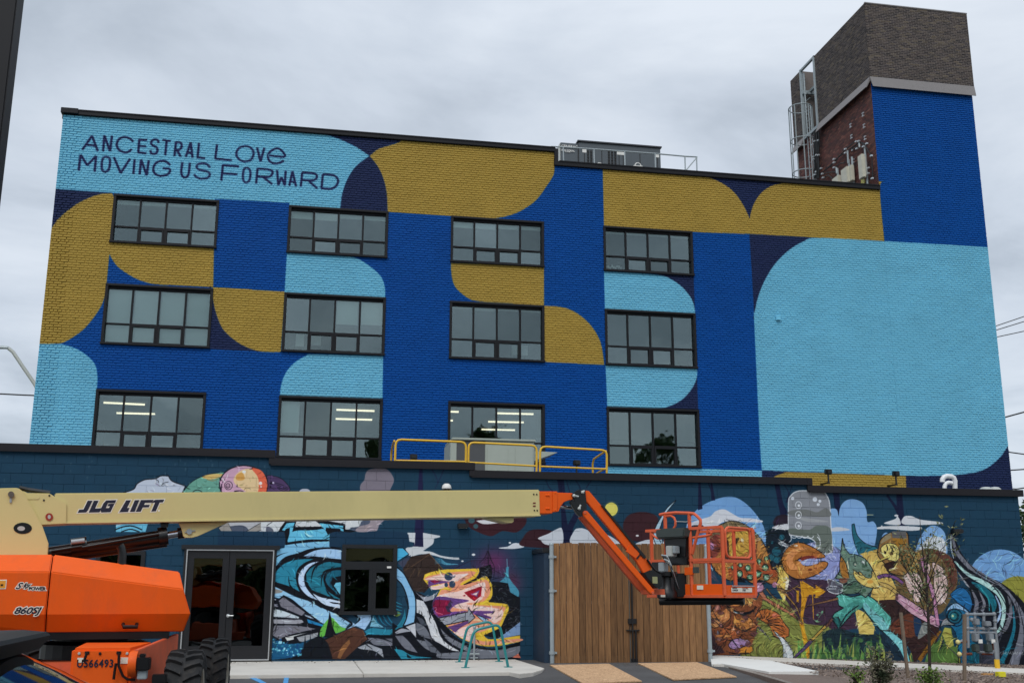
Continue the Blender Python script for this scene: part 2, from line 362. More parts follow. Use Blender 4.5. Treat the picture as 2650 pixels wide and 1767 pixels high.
L([1732,616, 1742,512], [1780,572, 1842,620]); Lc([1740,514, 1815,520, 1842,532, 1838,556, 1812,570, 1738,566])
L([1874,524, 1882,626], [1882,626, 1904,572], [1904,572, 1926,628], [1926,628, 1932,528])
L([1956,630, 1978,532], [1978,532, 2002,634], [1964,602, 1996,606])
L([2034,636, 2044,540], [2090,600, 2146,648]); Lc([2042,540, 2120,546, 2142,560, 2138,582, 2110,594, 2040,592])
L([2174,648, 2184,552]); Lc([2182,552, 2250,558, 2282,580, 2284,612, 2262,640, 2225,652, 2172,646])

DT = (27, 60, 82)
A = Canvas(YA, -9.2, 17.0, -0.9, 4.5, 110, DT)
BK = (13, 17, 26)
M1 = (690, 1330, 4.0194); M2 = (1020, 1380, 4.3556); M3 = (300, 1180, 2.94); M4 = (900, 950, 2.6133); M5 = (1350, 1220, 2.8667)
M6 = (1870, 1220, 2.8667); M7 = (1800, 1250, 3.2667); M8 = (2050, 1250, 3.2656); M9 = (2330, 1250, 3.034); M12 = (640, 1250, 3.0154); M11 = (0, 1250, 3.0154)
r0 = random.Random(3)
A.use(*M11)
for _ in range(26):   # pale scuffs and stains on the plain blue
    x, y = r0.uniform(0, 2300), r0.uniform(-230, 0); A.P([x, y, x+r0.uniform(4, 14), y, x+r0.uniform(4, 10), y+r0.uniform(6, 40), x-2, y+r0.uniform(6, 30)], (80, 105, 120), al=0.35)
# far left: head and hand rising behind the boom
A.use(*M3)
A.P([55,278,135,250,160,210,220,178,300,170,345,148,400,150,430,190,530,225,500,290,300,330,120,330], (186,196,212), 0, 7)
A.S([300,175,320,185,325,200], 4); A.S([345,225,360,205,400,195], 4)
A.P([500,290,560,210,640,160,760,128,850,140,830,330,480,330], (104,160,144), 1, 4)
A.P([655,160,700,140,800,133,805,150,740,175,690,172], (208,178,110), 1); A.S([690,175,740,186,790,165], 5, 2, (150,115,60))
A.ring(620,290,40,34,5,BK)
A.P([1140,160,1210,153,1270,178,1322,240,1315,270,1250,330,1120,330], (78,60,98), 1, 4)
for i in range(4): A.S([1200+i*8,200+i*12,1250,212+i*14,1308,240+i*12], 3)
A.E(1185,205,16,9,(20,18,30)); A.E(1175,232,8,6,(20,18,30)); A.E(1197,202,8,8,(190,180,210))
A.E(972,215,184,144,(198,158,182),1,8)
A.P([905,150,960,105,1040,95,1100,130,1110,200,1060,300,960,250,900,200],(224,196,150),1)
A.P([1030,90,1100,105,1140,160,1150,240,1120,330,1060,340,1085,250,1080,160],(222,104,76),1)
A.P([920,140,960,125,980,170,950,185,915,175],(206,148,66),1,al=.8); A.E(1100,206,13,13,(232,220,214)); A.E(1104,232,6,6,(232,220,214)); A.E(975,118,14,11,(222,226,226))
A.ring(856,222,30,32,4,BK); A.ring(852,224,15,17,5,(30,22,34)); A.E(852,226,7,9,(150,120,140))
A.S([915,225,925,232,922,212],3); A.S([900,268,940,262,970,268],10,4,(40,28,44)); A.S([800,260,806,210,830,170],10,3,(60,40,66))
A.E(1437,270,42,24,(176,178,190))
A.P([1858,262,1862,215,1890,180,1900,130,1930,100,1990,90,2060,98,2100,140,2115,190,2085,262,2080,330,1880,330],(122,116,128),1)
A.P([2312,60,2332,60,2345,700,2262,700],(30,31,66))
A.use(*M4)
A.S([570,690,600,745,610,790],6,3,(30,31,66)); A.S([650,690,620,760,590,820],6,3,(30,31,66))
# below the boom, left
A.use(*M3)
A.P([0,480,245,505,225,575,0,575],(104,182,212)); A.S([-10,560,60,535,130,532,200,560],8); A.S([40,575,110,555,180,575],8)
A.S([0,530,60,512,120,510],5,4,(220,225,230))
A.P([780,500,1280,490,1260,540,1130,575,870,575],(178,180,186)); A.P([840,540,960,525,1010,560,980,575,840,575],(78,86,104),1)
A.P([780,545,850,500,885,572,800,572],(150,146,142),0,3); A.P([990,572,1130,495,1225,495,1075,572],(150,146,142),0,3)
A.use(*M1)
A.P([-60,60,1000,50,1040,100,990,125,880,150,700,175,300,150,0,200,-60,160],(202,208,212))
A.P([870,140,960,125,1010,60,1240,40,1180,100,1130,180,935,180],(78,88,108),1); A.P([1085,20,1230,40,1170,110,1130,180,935,180,960,128,1070,95],(150,140,148),1)
A.P([0,130,60,150,70,200,0,200],(90,96,112),1); A.S([0,120,60,80,120,66],5)
# the big wave
A.P([120,170,200,66,310,72,292,132,480,128,582,126,505,66,610,66,818,100,818,155,940,178,680,215,660,330,775,352,775,500,380,480,58,500,50,380,190,350,195,300],BK)
A.P([160,165,210,92,292,86,262,200,238,205,242,140,205,150,188,172],(98,186,218)); A.P([545,92,795,120,800,178,772,172,765,150,618,140,612,168],(98,186,218))
A.P([590,150,612,168,635,210,660,200,655,262,440,262,212,292,242,190,330,168,480,165],(98,184,218))
A.P([190,322,330,302,560,283,660,283,662,345,570,345,440,362,330,402,200,440,120,510,66,600,64,480,150,420,240,392,150,412,62,455,62,372,185,350],(122,184,220))
A.P([50,640,62,590,110,530,230,450,400,380,560,350,775,355,775,1060,560,980,300,850,55,745],BK)
A.P([380,436,500,378,640,360,775,372,775,468,600,450,480,436],(158,196,232)); 
A.P([80,640,120,570,200,505,330,470,490,465,400,502,330,560,303,640,318,740,345,805,240,750,80,700],(42,130,158)); A.S([228,645,240,730,300,810,350,850],[2,18,22])
A.P([545,490,450,510,370,570,330,660,350,760,430,850,535,893,455,820,402,740,390,650,420,580,470,530],(186,212,242))
A.P([650,495,775,512,775,550,680,560,620,590,590,660,600,720,640,800,775,885,680,865,560,820,470,780,420,700,412,620,460,560,540,520],(34,112,134))
A.S([590,500,510,545,475,620,462,715],[14,16,3]); A.S([700,562,610,590,575,660,568,750],[10,16,3]); A.S([612,770,640,820,690,870],[3,12,14])
A.P([775,580,690,585,630,620,610,680,640,740,760,850,700,770,665,715,680,660,775,640],(24,92,116)); A.P([775,705,720,712,698,745,765,835],(104,184,212))
A.P([478,820,560,860,680,885,775,908,775,925,650,908,690,928,760,935,775,980,620,945,540,893],(194,214,238))
A.P([48,735,140,778,300,858,450,905,560,965,650,1005,750,1052,862,1130,812,1192,640,1152,500,1090,380,985,270,885,175,842,130,872,42,850],(146,194,226))
A.P([140,775,420,898,520,905,575,980,460,915],BK); A.P([50,800,90,775,170,795,150,815,80,822],(138,136,132))
A.P([30,862,130,880,175,838,270,890,420,1010,600,1150,590,1240,330,1335,200,1345,10,1240,10,900],BK)
A.P([125,900,175,860,400,1020,365,1055,260,1010,150,962],(116,116,128)); A.P([38,930,110,932,128,962,36,955],(140,142,158)); A.P([40,868,98,882,96,893,38,882],(190,196,214))
A.P([32,988,145,996,340,1068,330,1082,30,1062],(192,206,216)); A.P([28,1090,365,1096,388,1120,300,1140,26,1132],(148,150,160))
A.P([20,1160,300,1156,512,1190,250,1248,155,1288,150,1310,18,1232],(112,113,124)); A.P([190,1278,430,1228,280,1270,282,1300,215,1315],(200,206,206)); A.P([312,1278,535,1228,530,1270,390,1320,340,1318],(150,155,162))
A.P([420,1088,600,1150,585,1168,432,1128],(32,124,178)); A.P([395,1040,470,1070,490,1090,410,1060],(180,200,220))
A.P([560,1200,640,1090,690,1080,770,1165,830,1190,740,1232,600,1262,560,1310],(96,176,70),1)
A.P([380,1400,420,1330,540,1262,600,1290,720,1240,800,1330,780,1510,60,1510,200,1490],(14,20,28)); A.P([655,1005,668,1060,700,1200,730,1250,600,1280,635,1130],BK)
for x in (400, 455, 540, 570): A.P([x,1240,x+14,1400,x-14,1400],BK)
A.P([5,1260,60,1290,200,1345,385,1335,350,1430,250,1490,5,1510],(24,84,124))
for _ in range(90):
    x, y = r0.uniform(8, 370), r0.uniform(1290, 1480)
    if y < 1260+x*0.3: continue
    A.E(x, y, r0.uniform(4, 17), r0.uniform(4, 14), r0.choice([(92,176,200),(150,208,228),(40,120,150),(20,70,120)]))
A.use(*M1)
A.P([560,1510,1460,1510,1460,1200,1020,1240,960,1370],(16,21,30))
A.P([600,1310,900,1168,1002,1200,1048,1302,960,1372,815,1505,685,1505,640,1352],(76,48,38),0,4); A.P([735,1490,780,1380,860,1300,870,1340,800,1440,770,1500],(128,86,54))
A.S([1000,1205,1040,1300],5,5,(120,86,62),0); A.S([640,1350,760,1290,900,1170],5,5,(50,30,25),0)
for i in range(8): A.S([700+i*30,1330-i*14,730+i*32,1290-i*14,760+i*30,1230-i*6],3,2,(104,72,54))
A.P([770,1050,860,1130,895,1150,830,1195,930,1160,1020,1200,1082,1100,1082,1045,940,1045,968,1095,920,1140],(158,194,230)); A.S([900,1040,965,1080,955,1110,915,1145],[10,16,3]); A.S([750,1050,870,1120,880,1150,820,1195],[12,20,8])
A.P([1020,1215,1100,1182,1290,1195,1390,1120,1440,1000,1455,1130,1330,1242,1150,1252,1040,1246],(38,124,150))
A.P([1075,1170,1110,1050,1130,1100,1220,1175],(120,180,205)); 
for i in range(4): A.S([1120+i*45,1050,1150+i*50,1120,1200+i*50,1160],[14,10,3],col=(30,110,140)); 
A.P([1320,1030,1370,1010,1395,1040,1350,1065],(96,120,60),1); A.E(1330,1047,7,9,(230,240,240))
A.P([1050,1280,1200,1298,1390,1365,1150,1362,1080,1322],(104,108,120)); A.P([945,1385,1050,1342,1200,1400,1218,1490,1120,1420,990,1402],(150,156,166)); A.S([1000,1330,1060,1370,1100,1400],10,4)
A.P([1320,1400,1460,1430,1460,1505,1400,1505],(36,128,152)); A.P([1230,1290,1450,1290,1450,1400],(90,94,106))
# right of the window: sky, barn, creature
A.use(*M2)
A.glow(1120,330,190,150,(118,44,92),.75); A.glow(1320,560,120,120,(120,50,80),.6); A.glow(740,420,150,80,(60,44,92),.5)
A.P([245,-60,320,-60,322,135,290,152,225,140],(29,31,64))
A.P([150,-10,240,-10,232,140,228,100,165,88],(200,205,210)); A.P([325,-10,440,10,520,25,512,42,452,55,440,110,400,145,325,195,420,205,520,245,640,265,730,268,738,290,690,292,560,277,430,242,300,232,200,256,160,236,128,170,160,150,225,145,330,150],(200,205,210))
A.P([1185,158,1280,145,1340,110,1400,108,1455,135,1455,155,1340,172,1205,169],(200,206,214),1); A.E(895,237,20,13,(215,220,225)); A.E(770,310,14,9,(215,220,225)); A.E(1305,103,14,10,(215,220,225))
A.P([20,160,98,160,168,230,30,318],(72,170,212),0,9); A.P([40,330,190,240,110,400],(60,66,86))
A.P([95,400,190,258,395,222,548,400,400,600,340,660,200,640],(52,41,38)); A.S([395,225,548,400],7,7,(112,84,62),0); A.S([400,232,230,350,110,420],5,3,(104,78,58),0)
for i in range(26):
    x = r0.uniform(150, 480); y = r0.uniform(300, 560); A.S([x, y, x-r0.uniform(10,40), y+r0.uniform(40,90)], 4, 2, r0.choice([(92,72,56),(30,26,28),(74,60,48)]), 0)
for i in range(5): A.S([460,285+i*14,520,280+i*12,590,330+i*5,720,345],[2,5,2],col=(84,160,190))
A.P([330,515,345,460,410,435,560,405,700,400,955,392,962,430,920,500,880,540,1020,475,1060,500,1110,600,1107,700,1062,770,1200,780,1282,800,1292,860,1240,970,1200,1060,1080,1120,1010,1140,1090,1190,1420,1145,1420,1215,1150,1268,980,1262,780,1192,680,1122,600,1052,500,950,438,820,480,710,520,630,600,612,480,628,380,572],(226,188,62),0)
A.P([338,508,560,445,900,425,870,490,780,540,760,580,1030,520,1082,620,1072,690,1010,760,900,800,1235,822,1228,900,1180,1020,1000,1100,910,1130,1000,1212,1400,1182,1420,1212,1100,1255,900,1235,700,1135,620,1052,500,935,445,820,500,700,540,632,640,640,600,602],(228,152,120),1)
A.P([340,516,500,470,845,448,800,482,700,530,660,560,560,530],(236,204,196)); A.P([480,705,640,660,720,650,860,600,990,550,1030,570,1015,690,960,762,820,795,1220,860,1150,1005,1050,950,900,872,665,832,700,790,500,742],(236,204,196),1)
A.P([690,1100,850,1030,950,1060,900,1120,900,1210,800,1190,690,1130],(236,204,196),1); A.P([390,600,500,582,560,560,600,602,450,632],(236,204,196))
A.P([375,520,500,528,650,540,480,572,388,596],(98,66,128)); A.P([390,530,460,525,530,535,450,560],(116,30,60))
A.P([480,712,700,730,845,755,700,800,640,850,650,880,830,870,500,945,438,820],(98,66,128),1); A.P([860,868,1130,872,1120,895,1000,905,1100,942,1090,960,940,930],(98,66,128)); A.P([600,1052,840,980,860,1000,760,1052,690,1112],(96,64,120))
A.P([440,770,480,745,640,752,600,850,640,900,500,932,436,820],(122,24,60)); A.P([640,752,660,800,620,850,650,890,600,880,580,830,610,790],(56,46,70)); A.S([440,830,480,840,470,880,550,910],6,5,(226,120,150))
A.P([788,662,992,588,980,700,905,762,850,722],(152,26,44)); A.P([868,682,965,635,935,712],(118,78,132)); A.P([880,682,950,658,930,695],(236,204,196)); A.P([770,700,805,685,800,706],(152,26,44))
A.E(615,482,48,46,(48,66,90)); A.E(655,570,35,40,(48,66,90)); A.E(587,577,20,25,(48,66,90))
A.P([1098,540,1285,550,1300,650,1420,722,1420,1010,1240,1135,1150,1182,1010,1142,1200,1062,1292,860,1282,792,1062,770,1108,690],(20,24,32))
A.P([780,572,860,530,920,500,955,470,968,380,1090,345,1105,440,1090,540,1050,485,1022,472,900,540,800,576],(20,22,30))
for _ in range(70):
    if r0.random() < .3: x, y = r0.uniform(970, 1080), r0.uniform(370, 500)
    else: x, y = r0.uniform(1110, 1400), r0.uniform(570, 1060)
    if x < 1290 and y > 800: x += 110
    q = [x, y]; a = r0.uniform(0, 6.3)
    for _j in range(4): a += r0.uniform(-.9, .9); q += [q[-2]+math.cos(a)*14, q[-1]+math.sin(a)*10]
    A.S(q, 3, 3, (112,118,128), al=.8)
A.P([1262,380,1292,370,1300,500,1402,640,1402,715,1310,660,1285,560,1190,542,1250,482],(74,148,176)); A.S([1272,280,1276,380],5,6,(120,180,205),0)
A.P([1175,1180,1420,995,1420,1138,1200,1182],(122,152,194))
A.S([1060,120,1060,340],[4,9],col=BK,sm=0); A.S([1058,190,1020,270,960,330],6,5); A.S([1064,200,1090,290,1130,380,1120,520],7,5); A.S([680,395,860,310,1000,300,1060,270],5,5,(40,22,44))
for i in range(9): A.S([1000+i*5,330-i*16,1120-i*6,330-i*16],4,4,(34,20,36),0); A.S([870+i*18,300+i*2,880+i*18,390],4,3,(60,26,46),0)
A.S([1100,400,1200,450,1420,560],5,4,(40,22,44)); 
A.P([-20,1420,-20,1000,60,1060,210,1020,240,860,225,640,440,745,425,830,470,920,600,1060,700,1170,900,1262,1150,1292,1420,1215,1420,1420],BK)
A.P([820,1325,900,1292,1150,1312,1420,1262,1420,1320,1290,1395,560,1405,480,1350],(112,117,128)); A.P([1330,1395,1400,1350,1430,1400],(206,116,96))
A.P([520,1062,620,1160,800,1258,850,1300,850,1335,700,1270,580,1180],(112,117,128)); A.P([250,738,330,760,400,880,470,1010,520,1150,600,1240,740,1325,640,1310,520,1240,430,1180,385,1050,330,930,255,890],(202,206,212))
A.P([250,1000,350,1055,430,1192,300,1152,245,1080],(104,109,120)); A.P([250,1190,400,1222,470,1345,350,1292],(112,117,128)); A.P([10,1150,100,1150,180,1230,265,1342,120,1292],(108,112,124)); A.P([330,1170,430,1250,540,1362,410,1332],(90,95,106)); A.P([250,930,320,960,370,1040,300,1020],(70,76,88))
A.P([238,655,330,710,440,690,505,638,440,742,345,765],(148,153,164)); A.P([130,1050,240,1010,248,1172,180,1092],(190,194,202)); A.P([10,1110,80,1070,150,1080,200,1100,120,1110,20,1130],(150,155,166))
A.S([470,840,420,900,400,980,420,1010],[2,8,2]); A.S([370,800,400,900,420,960],[3,12,3]); A.S([540,1150,570,1240],[14,3])
A.P([500,952,830,882,835,828,912,945,835,1012,835,975,570,1032],(150,155,166),0,9); A.S([640,1010,720,960,800,935],4,4); A.S([805,885,800,975],5,5,sm=0)
A.P([915,908,1065,968,1010,995],(150,188,222),0,6)
A.P([20,370,110,450,180,580,235,700,245,850,230,1000,145,1032,100,1040,140,950,160,820,140,700,90,580,15,500],(132,184,222),0,12); A.S([120,700,150,790,170,850],[3,12,3])
for i in range(4): A.S([0,760+i*40,40,780+i*38,90,800+i*34],[8,8,3],col=(50,140,165))
A.S([120,850,110,960,60,1040,10,1080],[4,26,14],col=(34,112,134))
A.P([0,1300,90,1312,200,1370,440,1398,80,1412],(40,132,158)); A.P([140,1350,200,1400,150,1398],BK)
# dark ground patches painted over
A.use(*M12)
for q in ([-230,372,290,378,298,440,288,502,-230,505], [642,392,700,376,860,385,1000,372,1200,380,1258,400,1268,480,1240,500,640,495]): A.P(q,(23,52,76))
# brown clouds
A.P([1680,200,1700,290,1720,330,1780,370,1900,412,1990,372,2100,382,2170,322,2178,260,2150,200],(58,29,37),1); A.P([1785,292,1860,285,1980,308,1850,318],(206,208,212)); A.E(1750,290,26,22,(58,88,96)); A.E(1783,335,19,18,(58,88,96))
A.P([2145,490,2155,420,2200,370,2280,358,2380,372,2440,430,2480,500],(54,29,37),1); A.P([2270,432,2330,415,2400,400,2400,450,2320,448],(205,208,212),1)
A.P([1490,255,1620,262,1610,275,1500,272],(205,208,212))
# middle and right: trunks, moon, clouds
A.use(*M5)
TK = (20,27,56)
A.P([262,40,310,40,322,150,318,240,342,395,395,300,425,295,415,350,380,430,378,540,300,540,292,300],TK); A.S([180,60,200,110,235,150],5,7,TK); A.S([262,62,285,100,296,150],5,8,TK); A.S([400,60,430,110,440,140],5,6,TK); A.S([520,60,480,120],6,6,TK); A.S([330,50,345,110,360,160],4,6,TK)
A.E(665,278,48,50,(224,214,104)); A.E(665,278,60,62,(190,190,100),.12)
A.P([755,430,758,370,800,318,880,298,960,308,1012,345,1000,430,985,500,860,518,790,490],(60,34,40),1); A.E(858,474,12,7,(220,220,222))
A.P([123,490,200,458,250,430,300,422,300,540,180,540,140,505],(200,206,214),1); A.P([380,540,388,440,430,418,480,428,560,470,640,470,720,520,720,540],(200,206,214),1); A.P([850,540,900,512,960,502,1040,505,1040,545],(200,206,214),1)
A.P([1205,560,1215,430,1262,325,1330,258,1420,212,1520,185,1600,195,1680,250,1750,330,1800,420,1818,560,1818,720,1380,720,1380,560],(112,158,208),1); A.E(1350,480,150,100,(128,156,206),.6)
A.P([1225,392,1330,352,1400,330,1440,292,1500,278,1560,308,1620,340,1700,345,1785,362,1770,376,1650,372,1500,372,1420,412,1280,402],(204,208,216),1)
A.P([1147,210,1080,268,1030,345,990,420,978,480,1000,540,1045,540,1030,420,1060,330,1100,270],(168,198,214),1,5); A.S([1030,400,1015,470,1035,530],[2,9,3])
A.P([1312,60,1326,60,1342,275,1308,285],TK); A.S([1378,70,1400,120,1412,170],6,8,TK); A.P([1402,70,1412,70,1436,212,1408,215],TK)
A.use(*M6)
A.P([384,80,420,80,450,230,490,310,430,325,415,250],TK); A.S([455,90,490,160,470,230],5,7,TK); A.S([520,90,500,150,480,230],4,7,TK)
A.P([818,150,866,150,872,300,858,318,840,300],TK); A.P([1290,150,1332,150,1355,400,1293,398,1290,300,1215,180,1225,165,1292,255],TK)
A.P([320,480,345,430,480,420,500,560,430,705,345,705],(20,32,43),1); A.P([383,400,390,340,440,318,490,330,492,410],(38,31,44),1)
for q in ((440,485,20),(400,590,33),(365,640,23),(405,650,28),(370,525,11),(440,540,12)): A.E(q[0],q[1],q[2],q[2],(34,88,104))
for q in ([368,412,410,395,440,388,495,390,495,428,400,425],[1203,377,1280,350,1300,330,1320,392,1215,388],[1345,335,1400,328,1470,355,1612,372,1612,388,1350,392],[1150,412,1220,402,1290,400,1460,408,1470,430,1380,437,1240,425,1150,425]): A.P(q,(202,206,212),1)
A.E(1290,325,15,8,(202,206,212)); A.E(1182,404,7,6,(202,206,212)); A.S([1070,320,1120,320],5,3,(180,190,160),0)
A.E(2060,790,230,214,(112,158,208)); A.E(2190,900,150,126,(142,142,62))
A.P([430,700,560,560,800,495,880,560,900,700,1000,700,850,810,560,820,480,800],(136,146,196)); 
A.P([798,300,822,272,850,285,862,330,868,280,890,235,930,207,985,205,1040,232,1068,290,1075,370,1118,368,1145,415,1138,500,1110,580,1000,640,880,590,800,510],(124,166,212),1)
A.P([805,420,870,410,945,432,810,442],(190,196,205),1); A.P([1180,500,1190,465,1215,450,1235,470,1200,520],(124,166,212),1)
A.P([1430,600,1470,480,1530,408,1590,402,1640,440,1658,500,1650,640,1440,640],(124,166,212),1); A.P([1440,600,1530,490,1640,500,1640,640,1440,640],(196,204,210),1)
A.P([960,390,978,385,1000,470,1060,530,1140,560,1160,590,1010,612,980,535,962,450],(36,96,112),0,5)
A.P([455,745,600,790,780,805,900,830,1010,1160,780,1180,590,1130,455,960],(60,43,60))
A.P([250,1000,330,930,470,950,590,1125,780,1150,840,1210,780,1400,100,1400,250,1200],(118,124,64)); A.P([540,1300,660,1320,780,1325,780,1405,500,1405],(172,172,92))
A.P([400,690,465,720,492,800,460,965,405,860],(212,182,92)); A.P([470,770,495,810,462,960],(228,222,200))
A.P([1010,612,1160,570,1210,700,1300,880,1285,960,1090,960,1130,800,1050,640],(198,168,92)); A.P([980,1010,1060,1050,1130,1150,1115,1260,1030,1290],(206,182,100))
for q in ((1100,680,22),(1150,740,26),(1200,780,22),(1140,870,20),(1210,880,18)): A.E(q[0],q[1],q[2],q[2]*.9,(218,190,110))
A.P([575,812,592,808,690,868,690,838,768,890,690,938,690,908,640,912,612,1000,602,1135,680,1395,622,1395,585,1180,572,1130,585,960],(196,140,38)); A.P([550,880,566,880,566,968,550,965],(196,140,38)); A.S([668,910,675,1095],7,5,(196,140,38),0)
# grass
for q, c in (([740,1190,860,1160,1010,1200,1300,1210,1420,1410,740,1400],(26,44,52)),):
    A.P(q,c)
for _ in range(120):
    x = r0.uniform(500, 1420); hh = r0.uniform(60, 240)*(1 if 860 < x < 1330 else .8); wd = r0.uniform(16, 44); y1 = 1415; lean = r0.uniform(-50, 50)
    A.P([x-wd/2,y1, x+lean*.5-wd*.3,y1-hh*.6, x+lean,y1-hh, x+lean*.5+wd*.3,y1-hh*.6, x+wd/2,y1], r0.choice([(84,128,66),(112,150,74),(60,96,58),(130,150,80),(44,74,62),(150,160,84)]))
for _ in range(24):
    x, y = r0.uniform(760, 1380), r0.uniform(1230, 1400); A.E(x,y,r0.uniform(10,26),r0.uniform(10,22),r0.choice([(98,140,76),(70,110,66),(46,78,66)]))
A.S([700,1120,715,1080,735,1050,710,1040],4,3,(110,150,120)); A.E(705,1060,9,9,(96,140,110)); A.E(742,1040,8,8,(96,140,110)); A.E(700,1105,9,7,(96,140,110))
# ghost panel
A.P([497,465,488,400,490,220,505,180,540,150,600,140,740,150,775,180,795,240,805,400,818,590,770,612,700,600,690,520,640,492,500,470],(132,136,143),0,7,(206,212,218))
A.P([500,290,620,280,700,300,760,270,795,290,795,330,640,330,500,320],(108,112,112),1); A.P([500,420,640,430,700,400,800,420,808,580,760,600,700,590,690,520,640,488,505,462],(98,108,102),1); A.P([560,340,680,350,790,370,640,372],(150,154,158),1)
for y in (247,320,398): A.ring(563,y,22,26,5,(214,220,226)); A.E(566,y+4,9,10,(214,220,226))
for x in (530,570,610,655): A.ring(x,475,20,17,5,(214,220,226),0,180)
A.ring(680,530,45,55,6,(214,220,226),-60,90); A.ring(675,545,18,18,5,(214,220,226)); A.ring(690,525,35,70,4,(214,220,226),-70,60); A.S([505,475,510,505,490,525],5,5,(214,220,226)); A.P([415,525,440,518,490,545,480,555,430,540],(120,126,136),0,5,(214,220,226))
for q in ((520,198,12),(685,205,17),(722,218,11),(710,243,11)): A.E(q[0],q[1],q[2],q[2],(206,214,224))
# claw
A.P([438,655,460,590,510,540,570,525,640,545,720,590,762,630,700,642,640,625,560,650,590,692,650,697,700,668,778,670,765,715,680,770,570,797,490,765,450,712],(166,106,52),1,6)
A.P([470,650,500,590,560,560,640,570,560,600,520,660,560,720,500,720],(206,138,84),1); A.P([560,660,610,700,700,690,740,690,660,740,560,750],(190,128,70),1)
A.P([570,655,600,640,640,640,740,652,700,682,640,694,590,680],(150,160,206)); A.P([560,640,640,622,720,640,640,645,590,660],(110,44,38)); A.E(545,548,14,7,(225,205,180)); A.S([450,600,480,560,530,532],9,6,(120,124,130)); A.E(650,725,16,9,(120,62,38)); A.E(690,715,10,7,(120,62,38))
# crayfish
A.use(*M7)
A.P([95,1230,110,980,230,965,380,1010,520,975,570,890,560,1040,505,1100,525,1180,490,1330,430,1445,120,1455],(118,68,44)); A.P([115,1230,250,1430,120,1455],(62,42,48))
A.P([105,560,100,470,150,390,230,340,320,318,420,350,520,430,590,530,620,620,640,700,702,760,690,832,640,852,560,820,480,845,400,800,300,822,220,785,140,700],(160,104,56),1,8)
A.P([108,470,150,390,230,342,320,322,420,352,520,432,570,510,470,430,400,400,260,410,160,470],(122,108,80),1); A.P([230,470,330,402,420,380,470,450,455,560,400,600,330,650,262,560],(192,150,66),1); A.P([480,430,560,500,600,580,590,650,530,560],(176,124,66),1)
A.P([108,480,200,432,215,520,185,610,110,640],(118,58,50),1); A.P([290,700,430,690,600,670,690,770,640,800,560,790,480,815,390,790,300,800],(152,74,44),1); A.P([310,520,350,460,370,470,330,530],(24,20,22),1)
A.P([250,500,280,490,280,640,245,640],(70,44,36),1); A.P([95,700,150,740,200,840,120,800],(60,66,84)); A.S([470,380,520,470,510,600,540,700],[4,9,4],col=(70,40,44)); A.S([600,560,560,640,600,700],[3,8,4],col=(80,44,40)); A.E(396,480,12,14,(232,222,190)); A.E(140,535,16,34,(150,112,150)); A.E(238,540,9,9,(40,24,26)); A.E(270,506,9,9,(40,24,26)); A.S([210,700,250,690,270,760,240,800],12,5,(210,160,70))
for x,y,q in ((372,765,31),(524,765,34),(590,712,30),(600,795,29),(440,715,26),(318,710,18),(538,656,20),(598,635,20),(460,795,27),(480,640,20),(380,690,20)):
    A.E(x,y,q,q*1.08,(16,20,20)); A.E(x,y,q*.76,q*.82,(74,124,98)); A.E(x+q*.12,y+q*.2,q*.42,q*.45,(150,196,160)); A.E(x-q*.25,y-q*.3,q*.16,q*.16,(235,245,235))
A.P([340,830,380,790,430,840],BK); A.P([500,850,540,810,600,850],BK)
for cx,cy,rx,ry,c in ((210,1110,90,70,(188,122,72)),(400,1180,84,62,(178,118,62)),(300,1265,95,60,(140,78,46)),(360,990,130,40,(172,124,66)),(160,1180,50,40,(190,130,84)),(420,1400,70,40,(190,126,50))): A.E(cx,cy,rx,ry,c,1,6)
A.P([280,1365,340,1312,452,1330,440,1365,330,1402],(156,126,168),1,5); A.P([190,1240,215,1310,190,1340,180,1280],(110,110,124),1); A.E(320,1235,12,8,(235,215,200)); A.E(235,1130,30,24,(208,140,90)); 
for q in ([110,990,170,1120,300,1300,380,1420],[200,1010,330,1080,400,1100,500,1080],[130,1120,220,1210,400,1260],[300,1200,420,1250,480,1200],[230,975,330,1070,430,1090,500,1060],[260,1420,350,1440,450,1430]): A.S(q,[4,8,4])
for i in range(5): A.S([120+i*20,1440,160+i*25,1330,130+i*30,1240],5,3,(34,24,28))
A.P([505,1120,540,1075,600,1060,660,1078,705,1105,740,1165,792,1230,790,1290,720,1312,660,1290,620,1200,560,1160],(164,94,48),0,6)
for i in range(8):
    t = R_(-100+i*17); A.S([575+40*math.cos(t),1175+30*math.sin(t),560+i*8+150*math.cos(t),1175+i*6+110*math.sin(t)],8,4,BK,0)
A.E(670,1115,24,18,(206,118,92)); A.E(600,1110,20,16,(190,116,60))
for i in range(6): A.S([500+i*22,1170+i*22,545+i*20,1240+i*20],7,4,(84,78,100) if i%2 else BK,0)
for q,w,c in (([540,900,600,980,700,1040,820,1110,905,1190],34,(166,104,80)),([600,890,660,960,780,1040],12,(120,90,60)),([700,860,800,980,860,1060,905,1190],16,(150,110,58)),([780,1040,880,1170],12,(120,84,56)),([690,890,780,910,880,855],20,(120,90,60)),([640,720,700,700,740,690],14,(170,130,70))):
    A.S(q,[w+7,w*.7+7,w*.3+6]); A.S(q,[w,w*.7,w*.3],col=c)
A.E(540,880,38,44,(164,124,150),1,5); A.E(668,858,20,22,(160,110,140)); A.S([740,840,790,800],10,6,(150,110,60)); A.S([520,1080,570,1030,640,1060],5,4)
A.P([653,1238,720,1290,780,1350,825,1440,820,1482,745,1482,740,1380,700,1300],(196,206,208),1,5); A.P([740,1380,775,1440,770,1482,745,1482],(150,160,165))
A.S([240,1000,300,1060,400,1105,470,1085,520,1040],[6,14,6]); A.S([320,1085,360,1095,400,1098],10,8,(170,200,210))
A.use(*M6)
